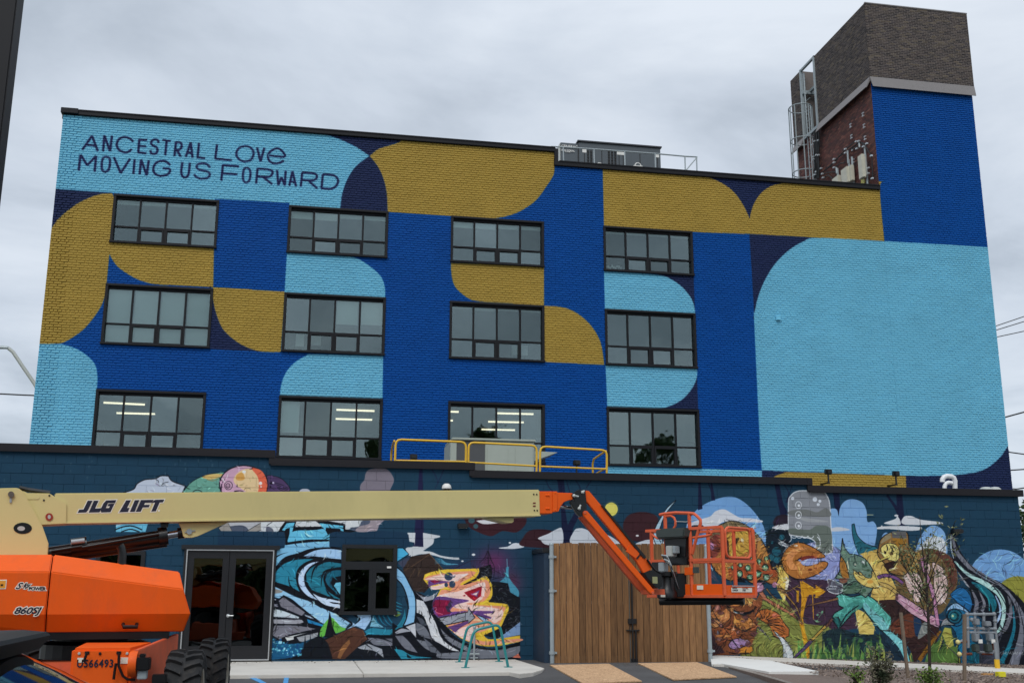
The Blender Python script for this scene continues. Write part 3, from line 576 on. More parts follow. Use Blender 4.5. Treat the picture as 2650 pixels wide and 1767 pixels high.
# fish-headed figure
A.P([840,925,880,905,960,925,1060,912,1150,962,1215,1010,1250,1080,1250,1175,1185,1185,1110,1100,1030,1000,960,1055,865,1165,812,1095,830,1050,900,1010,862,990],(84,164,152),0,7); A.P([1100,1010,1180,1080,1240,1160,1190,1175,1110,1090,1040,1000,1060,970],(112,180,184),1); A.P([900,1010,1010,950,1040,1000,960,1050,870,1130],(62,130,122),1)
A.S([870,1150,920,1060,1010,990],[8,10,6]); A.P([812,1090,860,1075,880,1150,860,1165],(30,84,84),0,6); A.P([1180,1175,1290,1195,1350,1255,1395,1415,1355,1415,1300,1300],(120,196,202),0,7); A.P([1190,1190,1300,1300,1350,1410,1250,1410,1190,1290],(26,46,62),1)
A.P([890,492,905,560,940,608,1000,618,1060,648,1110,718,1132,790,1112,872,1062,932,1000,902,895,912,880,870,890,800,830,790,868,735,875,620],(100,126,112),0,7)
A.P([878,625,915,680,942,790,890,792,868,700],(154,106,48),0,5); A.P([900,900,920,850,980,810,1030,850,1000,900],(84,110,92),1,4); A.P([950,625,1000,625,930,640,940,700,925,680],(60,78,84))
for q in ((1050,700,14),(1080,730,12),(1070,690,9),(1090,770,10),(960,850,14),(985,835,11),(1050,880,16),(1075,850,12),(1030,900,12),(940,860,9)): A.E(q[0],q[1],q[2],q[2]*.85,(62,90,72))
A.E(1040,670,12,10,(214,224,220)); A.ring(983,685,14,16,4,BK); A.E(985,687,6,6,(180,170,160)); A.S([925,660,935,720,930,740],9,4,(236,226,190))
for i in range(3): A.S([870,795+i*18,900,800+i*18,925,792+i*16],16,12,(118,72,58) if i<2 else BK)
A.S([858,940,740,968,622,995],[24,16,10]); A.S([858,940,740,968,626,993],[17,10,5],col=(122,86,62)); A.S([815,1090,785,1130,750,1160],24,20); A.S([815,1090,785,1130,750,1160],17,14,(98,64,58)); A.S([765,1140,710,1200,650,1262],24,22); A.S([765,1145,710,1200,650,1262],17,15,(170,140,66)); A.S([662,1248,600,1315,525,1388],[32,26,14]); A.S([660,1252,600,1315,530,1382],[25,19,8],col=(76,60,98))
A.P([778,800,800,798,890,835,885,892,845,905,790,888,770,860,790,850],(84,86,98),0,6,(206,212,218)); A.S([790,845,850,852],5,5,(206,212,218)); A.S([785,868,850,866],5,5,(206,212,218))
# long-nosed figure
A.P([1130,955,1300,950,1420,1010,1560,1090,1610,1160,1570,1300,1420,1415,1380,1300,1250,1185,1250,1080],(50,34,34)); A.P([1290,1100,1400,1050,1450,1130,1400,1230,1240,1170],(96,54,40),1); A.P([1420,1060,1470,1100,1480,1200,1430,1210],(30,54,84),1); A.P([1450,1240,1480,1130,1520,1120,1530,1180],(120,126,124),1); A.S([1460,1400,1540,1280,1620,1180],[34,26,16],col=(132,92,36))
A.P([1290,740,1400,640,1440,590,1560,570,1700,640,1745,800,1700,930,1600,1060,1420,1010,1300,900],(104,86,56),1); A.P([1560,580,1700,640,1740,800,1690,880,1660,700],(92,58,48),1); A.P([1360,620,1460,600,1440,760,1350,740],(170,138,78),1)
for q in ([1345,770,1420,745,1470,780,1480,870,1400,910],[1560,670,1640,720,1640,760,1570,740],[1570,760,1660,780,1665,930,1590,980],[1490,680,1540,690,1530,760],[1420,900,1470,900,1470,960,1420,960]): A.P(q,(206,180,174),1,5)
A.P([1152,620,1158,560,1175,500,1230,458,1300,448,1370,452,1385,550,1425,600,1400,700,1340,770,1230,742,1210,690],(134,102,60),1,7)
A.P([1178,560,1225,530,1290,545,1315,610,1295,660,1240,655,1200,635,1180,600],(216,202,120),1,5); A.P([1255,442,1362,440,1366,496,1260,490],(92,92,94)); A.P([1255,492,1366,496,1352,545,1300,560],(152,110,42)); A.P([1165,540,1200,480,1250,450,1250,490,1200,520],(140,128,100))
for q in ([1215,540,1225,570,1218,590],[1240,540,1262,580,1265,600],[1265,545,1290,590]): A.S(q,[6,10,3])
A.E(1207,600,9,11,(50,36,30)); A.E(1256,608,12,10,(70,50,34)); A.S([1196,585,1215,598],5,5,sm=0); A.S([1245,598,1275,590],5,5,sm=0)
A.S([1240,628,1180,655,1117,680],[22,16,6]); A.S([1240,626,1180,652,1125,677],[15,9,2],col=(198,178,92)); A.P([1195,690,1240,668,1300,665,1290,700,1240,740,1215,720],(44,28,26),1); A.S([1235,730,1270,720,1298,675],[12,12,5],col=(216,202,120))
A.S([1148,785,1215,768,1290,790,1340,830],30,30); A.S([1148,785,1215,768,1290,790,1340,830],22,22,(112,76,124)); A.S([1160,832,1230,850,1310,912],34,30); A.S([1160,832,1230,850,1310,912],26,22,(186,158,92))
A.P([972,728,985,735,1020,770,1010,748,1022,742,1062,782,1104,785,1108,742,1122,745,1145,800,1165,850,1120,862,1050,846,1000,808,975,770],(208,184,104),1,5); A.E(1095,815,24,14,(200,150,70)); A.S([985,748,1020,785,1060,800],4,3); A.S([1000,745,1040,780],4,3)
A.P([1288,905,1330,915,1540,1055,1600,1095,1612,1155,1565,1142,1400,1052,1285,950],(190,150,168),0,6); A.P([1285,905,1305,900,1300,955,1282,945],(70,46,60)); A.S([1320,950,1450,1040,1570,1110],6,5,(120,70,100))
A.S([1478,660,1510,760,1560,900,1600,1140],36,34); A.S([1478,660,1510,760,1560,900,1600,1140],27,26,(176,124,156)); A.ring(1485,680,24,40,10,(120,84,110),150,380)
# wave at the far right
A.use(*M9)
A.P([430,300,408,345,390,400,392,500,425,640,520,790,560,900,530,1005,640,1060,760,1200,760,1460,1010,1460,1010,990,930,890,800,785,700,740,650,715,560,645,480,545,432,440,412,400],(18,22,32))
for q,ws,c in (([408,400,440,530,530,640,660,730,800,810,900,920],[10,34,40,34,26,20],(110,113,124)),([428,610,520,705,690,800,785,880,815,1000,790,1130,745,1175],[12,26,44,44,36,28,16],(172,212,208)),([748,880,785,980,775,1060,742,1108],[8,18,20,8],(160,190,226)),
    ([560,775,650,830,715,900,735,960,728,1010],[10,60,60,50,14],(26,100,116)),([560,830,600,930,592,1010],[8,34,38],(110,113,124)),([615,840,660,940,640,1005],[6,26,26],(122,126,136)),([610,800,690,900,700,1000],[8,14,8],(44,140,150)),
    ([845,880,870,1000,830,1130,760,1205],[10,30,34,16],(104,107,118)),([885,960,895,1130,850,1290,785,1420],[6,26,34,40],(28,110,132)),([870,880,960,1060,950,1250,880,1450],[16,58,76,84],(108,112,124)),([455,700,520,790,545,820],[6,16,6],(150,154,164)),([780,1100,800,1160,770,1260],[6,14,6],(60,66,78)),([400,400,398,500,420,590],[6,12,6],(170,190,205))):
    A.S(q,ws,col=c)
for q in ([480,560,600,690,760,790,880,920],[560,720,700,780,800,900,850,1020],[930,960,975,1200,930,1440],[905,930,935,1100,890,1300,830,1440]): A.S(q,[3,10,5])
A.P([395,870,470,815,530,850,562,920,560,980,520,1010,430,915],(34,100,152),1,5)
A.P([360,1020,370,975,400,950,450,938,520,985,560,1030,640,1085,640,1180,520,1300,600,1440,480,1440,440,1200,420,1150,370,1090],(30,104,142),0,6); A.P([365,1000,400,955,450,943,540,1015,470,990,410,985],(150,190,226),1,4)
A.P([312,1128,335,1075,362,1055,430,1112,350,1112],(142,147,153),0,5); A.E(425,1042,62,62,(16,34,48)); A.E(428,1042,52,50,(28,96,118)); A.E(425,1044,38,38,(16,44,56)); A.E(420,1042,26,26,(40,120,130)); A.E(412,1040,9,10,(196,214,170)); A.ring(440,1060,62,60,8,(14,26,40),10,120)
A.P([560,1250,620,1300,620,1440,540,1440],(30,104,122),1); A.P([570,1240,590,1350,600,1440],(110,160,210)); A.P([620,1250,760,1280,770,1460,620,1440],(66,70,84))
for q,c in (([180,1440,230,1300,300,1230,345,1130,400,1135,450,1440],(80,112,58)),([290,1330,330,1180,350,1130,395,1140,420,1270,370,1300,340,1200,310,1300],(172,170,84)),([400,1340,450,1260,455,1340,430,1360],(172,170,84)),([425,1440,440,1370,470,1360,470,1440],(172,170,84)),([300,1440,380,1300,450,1280,460,1440],(92,124,62))): A.P(q,c)
A.S([330,1190,335,1250,300,1320],[4,18,4],col=(30,50,60)); A.S([455,1230,460,1440],6,8)
for i in range(34): x = 780+i*5.6; A.S([x,1338+8*math.sin(i*2.7),x+5,1325+10*math.cos(i*1.9)],3,3,(176,182,186),0)
# loose brushwork over the figures: short strokes lighter or darker than the paint under them
def brushwork(n, u0, u1, v0, v1, L0, L1, seed):
    r = random.Random(seed); A.use(0, 0, 1); base = np.array(DT)/255
    for _ in range(n):
        u, v = r.uniform(u0, u1), r.uniform(v0, v1); q = A.map([u, v])[0]; i, j = int(q[1]), int(q[0])
        if not (0 <= i < A.h and 0 <= j < A.w): continue
        c = A.a[i, j]
        if np.abs(c-base).max() < .07: continue
        a = 2.2*math.sin(u*.021+seed)+1.7*math.cos(v*.027)+r.uniform(-.5, .5); l = r.uniform(L0, L1); k = r.choice((.55, .7, .8, 1.2, 1.35, 1.5)) if r.random() < .94 else .25
        cc = np.clip(c*255*k+np.array([r.uniform(-8, 10), r.uniform(-6, 6), r.uniform(-8, 6)]), 8, 235)
        A.S([u-l*math.cos(a), v-l*math.sin(a), u+r.uniform(-2,2), v+r.uniform(-2,2), u+l*math.cos(a+.5), v+l*math.sin(a+.5)], [.6, r.uniform(1.2, 3.0), .5], col=tuple(cc), al=.75)
A.use(*M7)
for _ in range(34):
    x, y = r0.uniform(120, 500), r0.uniform(1000, 1430); A.E(x, y, r0.uniform(10, 34), r0.uniform(8, 24), r0.choice([(176,112,60),(130,76,44),(196,136,80),(104,58,40),(160,110,104),(90,56,60)]), .85, 3)
for _ in range(26):
    x, y = r0.uniform(150, 640), r0.uniform(360, 790); A.E(x, y, r0.uniform(4, 12), r0.uniform(4, 12), r0.choice([(110,60,44),(204,160,84),(84,50,44),(186,120,70)]), .7)
brushwork(1500, 1835, 2030, 1345, 1700, 4, 13, 1); brushwork(1500, 2020, 2420, 1400, 1700, 4, 13, 2); brushwork(500, 2420, 2650, 1380, 1720, 8, 22, 3)
brushwork(500, 690, 1030, 1340, 1700, 5, 14, 4); brushwork(420, 1080, 1340, 1460, 1690, 4, 12, 5); brushwork(120, 380, 760, 1200, 1290, 3, 9, 6)
# broad paint patchiness
for C_ in (F, A):
    hh, ww = C_.h//24+2, C_.w//24+2; nz_ = rng.normal(0, 1, (hh, ww))*.35; nz_ = np.kron(nz_, np.ones((24, 24)))[:C_.h, :C_.w]
    k_ = np.ones(25)/25
    nz_ = np.apply_along_axis(lambda r: np.convolve(r, k_, 'same'), 1, nz_); nz_ = np.apply_along_axis(lambda r: np.convolve(r, k_, 'same'), 0, nz_)
    C_.a *= (1+0.035*nz_[..., None]).astype(np.float32)
IMF = F.image('facade_paint'); IMA = A.image('annex_paint')

def paint_mat(name, im, C_, ref, rough=0.55, fine=0.05, tscale=9, bump=0.25):
    mm = bpy.data.materials.new(name); mm.use_nodes = True; nt = mm.node_tree; b = nt.nodes['Principled BSDF']
    t = N(nt, 'ShaderNodeTexCoord', object=ref); s = N(nt, 'ShaderNodeSeparateXYZ'); nt.links.new(t.outputs['Object'], s.inputs[0])
    def lin_(o, a, k):
        q = N(nt, 'ShaderNodeMath', operation='MULTIPLY_ADD'); nt.links.new(o, q.inputs[0]); q.inputs[1].default_value = k; q.inputs[2].default_value = -a*k; return q.outputs[0]
    c = N(nt, 'ShaderNodeCombineXYZ'); nt.links.new(lin_(s.outputs[0], C_.x0-ref.location[0], 1/(C_.w/C_.ppm)), c.inputs[0]); nt.links.new(lin_(s.outputs[2], C_.z0-ref.location[2], 1/(C_.h/C_.ppm)), c.inputs[1])
    i = N(nt, 'ShaderNodeTexImage', image=im, interpolation='Linear', extension='EXTEND'); nt.links.new(c.outputs[0], i.inputs[0])
    n = N(nt, 'ShaderNodeTexNoise'); n.inputs['Scale'].default_value = tscale; n.inputs['Detail'].default_value = 6; n.inputs['Roughness'].default_value = .7; nt.links.new(t.outputs['Object'], n.inputs['Vector'])
    r = N(nt, 'ShaderNodeMapRange'); r.inputs['From Min'].default_value = .25; r.inputs['From Max'].default_value = .75; r.inputs['To Min'].default_value = 1-fine; r.inputs['To Max'].default_value = 1+fine; nt.links.new(n.outputs[0], r.inputs[0])
    v = N(nt, 'ShaderNodeVectorMath', operation='SCALE'); nt.links.new(i.outputs[0], v.inputs[0]); nt.links.new(r.outputs[0], v.inputs['Scale'])
    nt.links.new(v.outputs[0], b.inputs['Base Color']); b.inputs['Roughness'].default_value = rough; b.inputs['Specular IOR Level'].default_value = 0.14
    n3 = N(nt, 'ShaderNodeTexNoise'); n3.inputs['Scale'].default_value = 14; n3.inputs['Detail'].default_value = 5; nt.links.new(t.outputs['Object'], n3.inputs['Vector'])
    bp = N(nt, 'ShaderNodeBump'); bp.inputs['Strength'].default_value = bump; bp.inputs['Distance'].default_value = .02; nt.links.new(n3.outputs[0], bp.inputs['Height']); nt.links.new(bp.outputs[0], b.inputs['Normal'])
    return mm
# ------------------------------------------------------------------ common materials
M_trim = mat('charcoal_metal', (26, 27, 31), .55, .0, .08, spec=.2)
M_black = mat('black_paint', (18, 19, 22), .4, 0, .1)
M_conc = mat('pale_concrete', (196, 192, 184), .85, 0, .07, 1.5, .25, 80, dirt=.18)
M_conc2 = mat('lot_concrete', (150, 146, 140), .9, 0, .1, 2)
M_glass = glass_mat('window_glass', .10, (.80, .86, .86), (.80, .95, .95))
M_glassd = glass_mat('door_glass', .06, (.16, .17, .17))
M_blind = mat('roller_blind', (226, 234, 228), .8, 0, .03)
M_room = mat('room_paint', (62, 66, 66), .8, 0, .05)
M_lamp = mat('lamp_tube', (255, 240, 210), .5, emis=((1.0, .84, .60), 1.5))
M_galv = mat('galvanised_steel', (150, 160, 164), .5, .2, .1, 8)
M_white = mat('white_plastic', (214, 214, 210), .5, 0, .04)
M_lgrey = mat('pale_grey_metal', (176, 180, 176), .5, .1, .05)

# ------------------------------------------------------------------ brick fields
def brick_field(x0, x1, z0, z1, rowh, bw, joint, holes, proud, seed, header=7, jit=.004):
    """list of (xa, xb, za, zb, proud) in wall metres; whole bricks, halves in header rows, cut at openings"""
    r = random.Random(seed); out = []; nrow = int(math.ceil((z1-z0)/rowh))
    for k in range(nrow):
        za, zb = z0+k*rowh+joint/2, min(z0+(k+1)*rowh-joint/2, z1)
        if zb-za < .02: continue
        zc = (za+zb)/2; w_ = bw/2 if (header and k % header == 3) else bw
        off = (0 if k % 2 else w_/2)+r.uniform(-.012, .012)
        segs = [(x0, x1)]
        for hx0, hx1, hz0, hz1 in holes:
            if hz0-.01 < zc < hz1+.01:
                ns = []
                for a, b in segs:
                    if hx1 <= a or hx0 >= b: ns.append((a, b)); continue
                    if hx0 > a: ns.append((a, hx0))
                    if hx1 < b: ns.append((hx1, b))
                segs = ns
        x = x0-off
        while x < x1:
            wj = w_+r.uniform(-jit, jit)
            for a, b in segs:
                xa, xb = max(x+joint/2, a), min(x+wj-joint/2, b)
                if xb-xa > .03: out.append((xa, xb, za+r.uniform(-.0025, .0025), zb+r.uniform(-.0025, .0025), proud+r.uniform(-.004, .003)))
            x += wj
    return out
def brick_mesh(name, bricks, y, m, parent, bev=.006, ax='y', sgn=-1, col=None, **props):
    """one bevelled face per brick standing proud of the plane y (or x when ax='x')"""
    B = np.array(bricks); n = len(B); xa, xb, za, zb, p = B.T
    V = np.empty((n, 8, 3)); 
    ox = np.stack([xa, xb, xb, xa], 1); oz = np.stack([za, za, zb, zb], 1)
    ix = np.stack([xa+bev, xb-bev, xb-bev, xa+bev], 1); iz = np.stack([za+bev, za+bev, zb-bev, zb-bev], 1)
    tilt = rng.uniform(-.0015, .0015, (n, 4))
    V[:, :4, 0] = ox; V[:, :4, 2] = oz; V[:, :4, 1] = y; V[:, 4:, 0] = ix; V[:, 4:, 2] = iz; V[:, 4:, 1] = y+sgn*(p[:, None]+tilt)
    if ax == 'x': V = V[..., [1, 0, 2]]
    q = [(4, 5, 6, 7), (0, 1, 5, 4), (1, 2, 6, 5), (2, 3, 7, 6), (3, 0, 4, 7)]
    fi = (np.arange(n)[:, None, None]*8+np.array(q)[None]).reshape(-1, 4)
    if (ax == 'y') != (sgn < 0): fi = fi[:, ::-1]
    me = bpy.data.meshes.new(name); me.vertices.add(n*8); me.vertices.foreach_set('co', V.reshape(-1))
    me.loops.add(len(fi)*4); me.loops.foreach_set('vertex_index', fi.reshape(-1).astype(np.int32))
    me.polygons.add(len(fi)); me.polygons.foreach_set('loop_start', np.arange(0, len(fi)*4, 4, dtype=np.int32)); me.polygons.foreach_set('loop_total', np.full(len(fi), 4, np.int32))
    if col is not None:
        at = me.color_attributes.new('tone', 'FLOAT_COLOR', 'POINT'); cc = np.ones((n, 8, 4), np.float32); cc[..., :3] = np.array(col)[:, None, :]
        at.data.foreach_set('color', cc.reshape(-1))
    me.polygons.foreach_set('use_smooth', np.zeros(len(fi), bool)); me.update(); me.validate()
    return link(name, me, m, parent, **props)

# ------------------------------------------------------------------ main building
XL, XR = -7.937, 23.41
XT = 19.385                                  # left face of the tower
ZR1, ZR2, XS = 15.88, 15.396, 7.61           # brick tops either side of the roof step
ZT = 19.35                                   # painted brick of the tower ends here
main = thing('main_building', 'tall brick building painted with big blue, navy and gold shapes under a dark tower', 'building', (XL, YF, 0))
MW = paint_mat('painted_brick', IMF, F, main, .6, .035, 3, .06)
MWJ = MW
def rel(m_): return Matrix.Translation((-m_.location[0], -m_.location[1], -m_.location[2]))
TM = rel(main)
WX = [(-6.217, -3.128), (-.957, 2.129), (4.188, 7.22), (9.273, 12.339)]
WZ = [(11.858, 13.39), (8.70, 10.54), (5.46, 7.31)]
holes = [(a, b, c, d) for a, b in WX for c, d in WZ]
# backing wall with real openings
def wall_grid(mb, x0, x1, z0, z1, y0, y1, hs):
    xs = sorted({x0, x1, *[v for h in hs for v in h[:2] if x0 < v < x1]}); zs = sorted({z0, z1, *[v for h in hs for v in h[2:] if z0 < v < z1]})
    for a, b in zip(xs, xs[1:]):
        for c, d in zip(zs, zs[1:]):
            xc, zc = (a+b)/2, (c+d)/2
            if any(h[0] < xc < h[1] and h[2] < zc < h[3] for h in hs): continue
            for yy in (y0, y1): mb.add([(a, yy, c), (b, yy, c), (b, yy, d), (a, yy, d)], [(0, 1, 2, 3) if yy == y0 else (3, 2, 1, 0)])
    for h in hs:
        a, b, c, d = h
        mb.add([(a,y0,c),(a,y1,c),(a,y1,d),(a,y0,d)], [(0,1,2,3)]); mb.add([(b,y0,c),(b,y1,c),(b,y1,d),(b,y0,d)], [(3,2,1,0)])
        mb.add([(a,y0,c),(b,y0,c),(b,y1,c),(a,y1,c)], [(0,1,2,3)]); mb.add([(a,y0,d),(b,y0,d),(b,y1,d),(a,y1,d)], [(3,2,1,0)])
YM = YF+.02; TBZ = float(at_y(2250, 198, YF-.07)[2])-.02; ZT = TBZ
mb = MB(TM); wall_grid(mb, XL, XS, 0, ZR1, YM, YM+.35, holes); wall_grid(mb, XS, XT, 0, ZR2, YM, YM+.35, holes); wall_grid(mb, XT, XR, 0, TBZ, YM, YM+.35, [])
mb.add([(XL,YM,0),(XL,YF+14,0),(XL,YF+14,ZR1),(XL,YM,ZR1)], [(0,1,2,3)]); mb.add([(XR,YM,0),(XR,YF+14,0),(XR,YF+14,ZR2),(XR,YM,ZR2)], [(3,2,1,0)])
mb.add([(XR,YM,ZR2),(XR,YF+6.5,ZR2),(XR,YF+6.5,ZT),(XR,YM,ZT)], [(3,2,1,0)]); mb.add([(XL,YF+14,0),(XR,YF+14,0),(XR,YF+14,ZR2),(XL,YF+14,ZR2)], [(0,1,2,3)])
mb.build('wall', MW, main)
ROWH, BW = .0775, .232; JT = .0165
br = brick_field(XL, XS, 3.4, ZR1, ROWH, BW, JT, holes, .021, 1)
br += brick_field(XS, XT, 3.4, ZR2, ROWH, BW, JT, holes, .021, 2)
br += brick_field(XT, XR, 3.4, ZT, ROWH, BW, JT, [], .021, 3)
# pilaster strip at the left corner stands a little proud
br = [(a, b, c, d, p+(.014 if b < XL+.62 else 0)) for a, b, c, d, p in br]
cand = [i for i, q in enumerate(br) if q[1]-q[0] > BW-.035 and q[2] > 5.15 and q[3] < 9 and q[0] > XL+.7 and q[1] < -1.2]
cand.sort(key=lambda i: (abs(br[i][0])*.25+br[i][2]))
pick = set(cand[:300])
ybr = YM
def bshift(l): return [(a-XL, b-XL, c, d, p) for a, b, c, d, p in l]
brick_mesh('brickwork', bshift([q for i, q in enumerate(br) if i not in pick]), ybr-YF, MW, main, kind='stuff')
one = brick_mesh('brick', [(-.108, .108, -.0305, .0305, .021)], 0, MW, main); first = True
for i in sorted(pick):
    a, b, c, d, p = br[i]; o = one if first else one.copy()
    if not first: COL.objects.link(o)
    first = False; o.location = ((a+b)/2-XL, ybr-YF-(p-.021), (c+d)/2); o.scale = ((b-a)/.216, 1, (d-c)/.061)
# coping
mb = MB(TM); mb.box(XL+.45, XS+.03, YF-.08, YF+.4, ZR1+.0, ZR1+.15); mb.box(XL-.06, XL+.45, YF-.12, YF+.45, ZR1+.02, ZR1+.19); mb.box(XS-.02, XT-.01, YF-.08, YF+.4, ZR2, ZR2+.16); mb.box(XS-.01, XS+.12, YF-.075, YF+.39, ZR2+.06, ZR1+.12)
mb.box(XL+.46, XS, YF-.1, YF+.42, ZR1+.12, ZR1+.17); mb.box(XS+.15, XT-.02, YF-.1, YF+.42, ZR2+.13, ZR2+.18)
mb.box(XL-.1, XL+.02, YF+.3, YF+14, ZR1, ZR1+.2)
mb.build('coping', M_trim, main, bevel=.01)
M_roof = mat('roof_membrane', (92, 92, 94), .9)
mb = MB(TM); mb.box(XL+.05, XS, YF+.38, YF+13.9, ZR1-.35, ZR1-.25); mb.box(XS, XR-.05, YF+.38, YF+13.9, ZR2-.35, ZR2-.25); mb.build('roof', M_roof, main)
# rooms behind the glass
mb = MB(TM)
for (a, b) in WZ:
    mb.box(XL+.4, XR-.4, YF+.37, YF+9, b+.24, b+.32)
    mb.box(XL+.4, XR-.4, YF+.37, YF+9, a-.9, a-.8)
mb.box(XL+.4, XR-.4, YF+9, YF+9.1, 3.4, 15)
for a, b in zip(WX[:-1], WX[1:]): mb.box((a[1]+b[0])/2-.06, (a[1]+b[0])/2+.06, YF+.38, YF+3.2, 3.4, 15) if a[0] < -6 else None
mb.build('interior', M_room, main)
mb = MB(TM)
def lamp(u0, v0, u1, v1):
    zc = WZ[2][1]+.20; p, q = at_z(u0, v0, zc), at_z(u1, v1, zc); mb.M = TM; mb.bar(p, q, .07, .05)
LS = [(268,1041.5,375,1046.8), (302,1068.5,401,1071), (870.7,1060,969,1063.3), (868.7,1083.5,963,1086)]
mb.M = TM
for l in LS: lamp(*l)
for q in ([(690,300),(750,302)], [(1010,311),(1255,317)], [(950,368),(1190,373)], [(905,420),(1130,425)]): lamp(900+q[0][0]/2.6133, 950+q[0][1]/2.6133, 900+q[1][0]/2.6133, 950+q[1][1]/2.6133)
for (u0, v0, u1, v1) in ((1165,1088,1172,1088),): lamp(u0, v0, u1, v1)
ceil_l = mb.build('ceiling_lamp', M_lamp, main, kind='stuff')
# windows
blinds = {(0,0): [(0,.14),(1,.12),(2,.09),(3,.1)], (1,0): [(0,.25),(1,.25),(2,.14),(3,.14)], (2,0): [(0,.2),(1,.2),(2,.15),(3,.13)], (3,0): [(0,.06),(1,.06),(2,.06),(3,.07)],
          (0,1): [(0,1.6),(1,1.6),(2,1.6),(3,1.6)], (1,1): [(2,.68),(3,.66)], (2,1): [(0,.05),(1,.08),(2,.05),(3,.05)], (0,2): [], (1,2): [(0,.86)], (2,2): []}
for ci, (xa, xb) in enumerate(WX):
    for ri, (za, zb) in enumerate(WZ):
        W = xb-xa; cw = W/4; ft = .06; zt = za+(zb-za)*.345
        mb = MB(TM); y0, y1 = YF-.03, YF+.10
        # outer casing, proud of the brick
        mb.box(xa-.02, xa+ft, y0, y1, za, zb); mb.box(xb-ft, xb+.02, y0, y1, za, zb); mb.box(xa-.02, xb+.02, y0-.01, y1, zb-.055, zb+.02); mb.box(xa-.03, xb+.03, y0-.045, y1, za-.02, za+.045)
        yi0, yi1 = YF+.04, YF+.13
        for k in range(1, 4): mb.box(xa+k*cw-.026, xa+k*cw+.026, yi0, yi1, za+.045, zb-.05)
        for k in range(4): mb.box(xa+k*cw+.034, xa+(k+1)*cw-.034, yi0+.004, yi1-.002, zt-.024, zt+.026)
        mb.box(xa+ft, xb-ft, YF+.05, YF+.14, zb-.13, zb-.052)
        wn = mb.build('window', M_trim, main, bevel=.006)
        for k in range(4):
            x0, x1 = xa+k*cw, xa+(k+1)*cw
            p_ = MB(TM); p_.box(x0+.03, x1-.03, YF+.095, YF+.101, zt+.02, zb-.10); p_.build('pane', M_glass, wn)
            p_ = MB(TM); p_.box(x0+.03, x1-.03, YF+.095, YF+.101, za+.06, zt-.02); p_.build('pane', M_glass, wn)
            if k in (1, 2):
                s_ = MB(TM); a_, b_, c_, d_ = x0+.03, x1-.03, za+.05, zt-.026
                s_.box(a_, a_+.045, yi0-.015, YF+.09, c_, d_); s_.box(b_-.045, b_, yi0-.015, YF+.09, c_, d_); s_.box(a_+.045, b_-.045, yi0-.015, YF+.09, c_, c_+.04); s_.box(a_+.045, b_-.045, yi0-.015, YF+.09, d_-.045, d_)
                s_.build('sash', M_trim, wn)
        for k, fr in blinds.get((ci, ri), []):
            x0, x1 = xa+k*cw+.05, xa+(k+1)*cw-.05
            if (ci, ri) == (1, 2): x1 -= .12
            bt = zb-.1-(zb-zt-.1)*fr if fr < 1 else za+.05
            p_ = MB(TM); p_.box(x0, x1, YF+.2, YF+.21, bt, zb-.05); p_.box(x0, x1, YF+.195, YF+.215, bt-.02, bt+.02); p_.build('blind', M_blind, wn)
# things on the sill
mb = MB(TM)
for k in range(9):
    p = at_y(1570+k*4.6, 690+(k % 3)*2, YF+.3); mb.box(p[0]-.03, p[0]+.02, YF+.28, YF+.34, p[2]-.03, p[2]+.03+.02*(k % 2))
for (u, v, w_, h_) in ((776, 882, .25, .38), (818, 882, .3, .3), (1345, 907, .5, .32)):
    p = at_y(u, v, YF+.4); mb.box(p[0]-w_/2, p[0]+w_/2, YF+.35, YF+.5, p[2]-h_/2, p[2]+h_/2)
mb.build('sill_papers', M_white, main, kind='stuff')
# small painted conduit cover on the big light blue field
p = at_y(2014, 826, YF); mb = MB(TM); mb.box(p[0]-.09, p[0]+.07, YF-.05, YF, p[2]-.05, p[2]+.1); mb.box(p[0]-.07, p[0]+.05, YF-.08, YF-.05, p[2]-.04, p[2]-.01); mb.build('wall_box', MW, main)

# ------------------------------------------------------------------ tower top: clad box, skirt flashing, red brick flank
def tonal(name, base, mort, vari, warm=0):
    mm = bpy.data.materials.new(name); mm.use_nodes = True; nt = mm.node_tree; b = nt.nodes['Principled BSDF']
    a = N(nt, 'ShaderNodeVertexColor', layer_name='tone'); t = N(nt, 'ShaderNodeTexCoord'); n = N(nt, 'ShaderNodeTexNoise'); n.inputs['Scale'].default_value = 9; n.inputs['Detail'].default_value = 5
    nt.links.new(t.outputs['Object'], n.inputs['Vector']); r = N(nt, 'ShaderNodeMapRange'); r.inputs['To Min'].default_value = .8; r.inputs['To Max'].default_value = 1.2; nt.links.new(n.outputs[0], r.inputs[0])
    v = N(nt, 'ShaderNodeVectorMath', operation='SCALE'); nt.links.new(a.outputs[0], v.inputs[0]); nt.links.new(r.outputs[0], v.inputs['Scale']); nt.links.new(v.outputs[0], b.inputs['Base Color']); b.inputs['Roughness'].default_value = .85
    return mm
M_tone = tonal('toned_brick', 0, 0, 0)
def tones(n, cols, seed):
    r = random.Random(seed); o = []
    for _ in range(n): c = lin(r.choice(cols)); k = r.uniform(.75, 1.25); o.append([v*k for v in c])
    return o
TX0, TX1 = XT-.07, XR+.07
TB, TT = at_y(2250, 198, YF-.07)[2], at_y(2236, 8.4, YF-.07)[2]
yb1 = at_x(2106.5, 147, TX0)[1]; yb2 = at_x(2069.6, 191, TX0)[1]; yb3 = at_x(2044.7, 214, TX0)[1]
M_mort = mat('tower_mortar', (108, 100, 96), .95, 0, .1); M_mortr = mat('red_mortar', (70, 52, 50), .95, 0, .1)
mb = MB(TM); mb.box(TX0+.012, TX1, YF-.07+.012, yb1, TB, TT); mb.box(TX0+.012, TX1, yb2, yb3, TB-.0, TT); mb.box(TX0+2.4, TX1, yb1, yb2, TB, TT-.2); mb.build('tower_core', M_mort, main)
DK = [(56,47,46),(62,54,50),(46,40,41),(68,59,55),(54,48,50),(82,72,60),(40,35,37)]
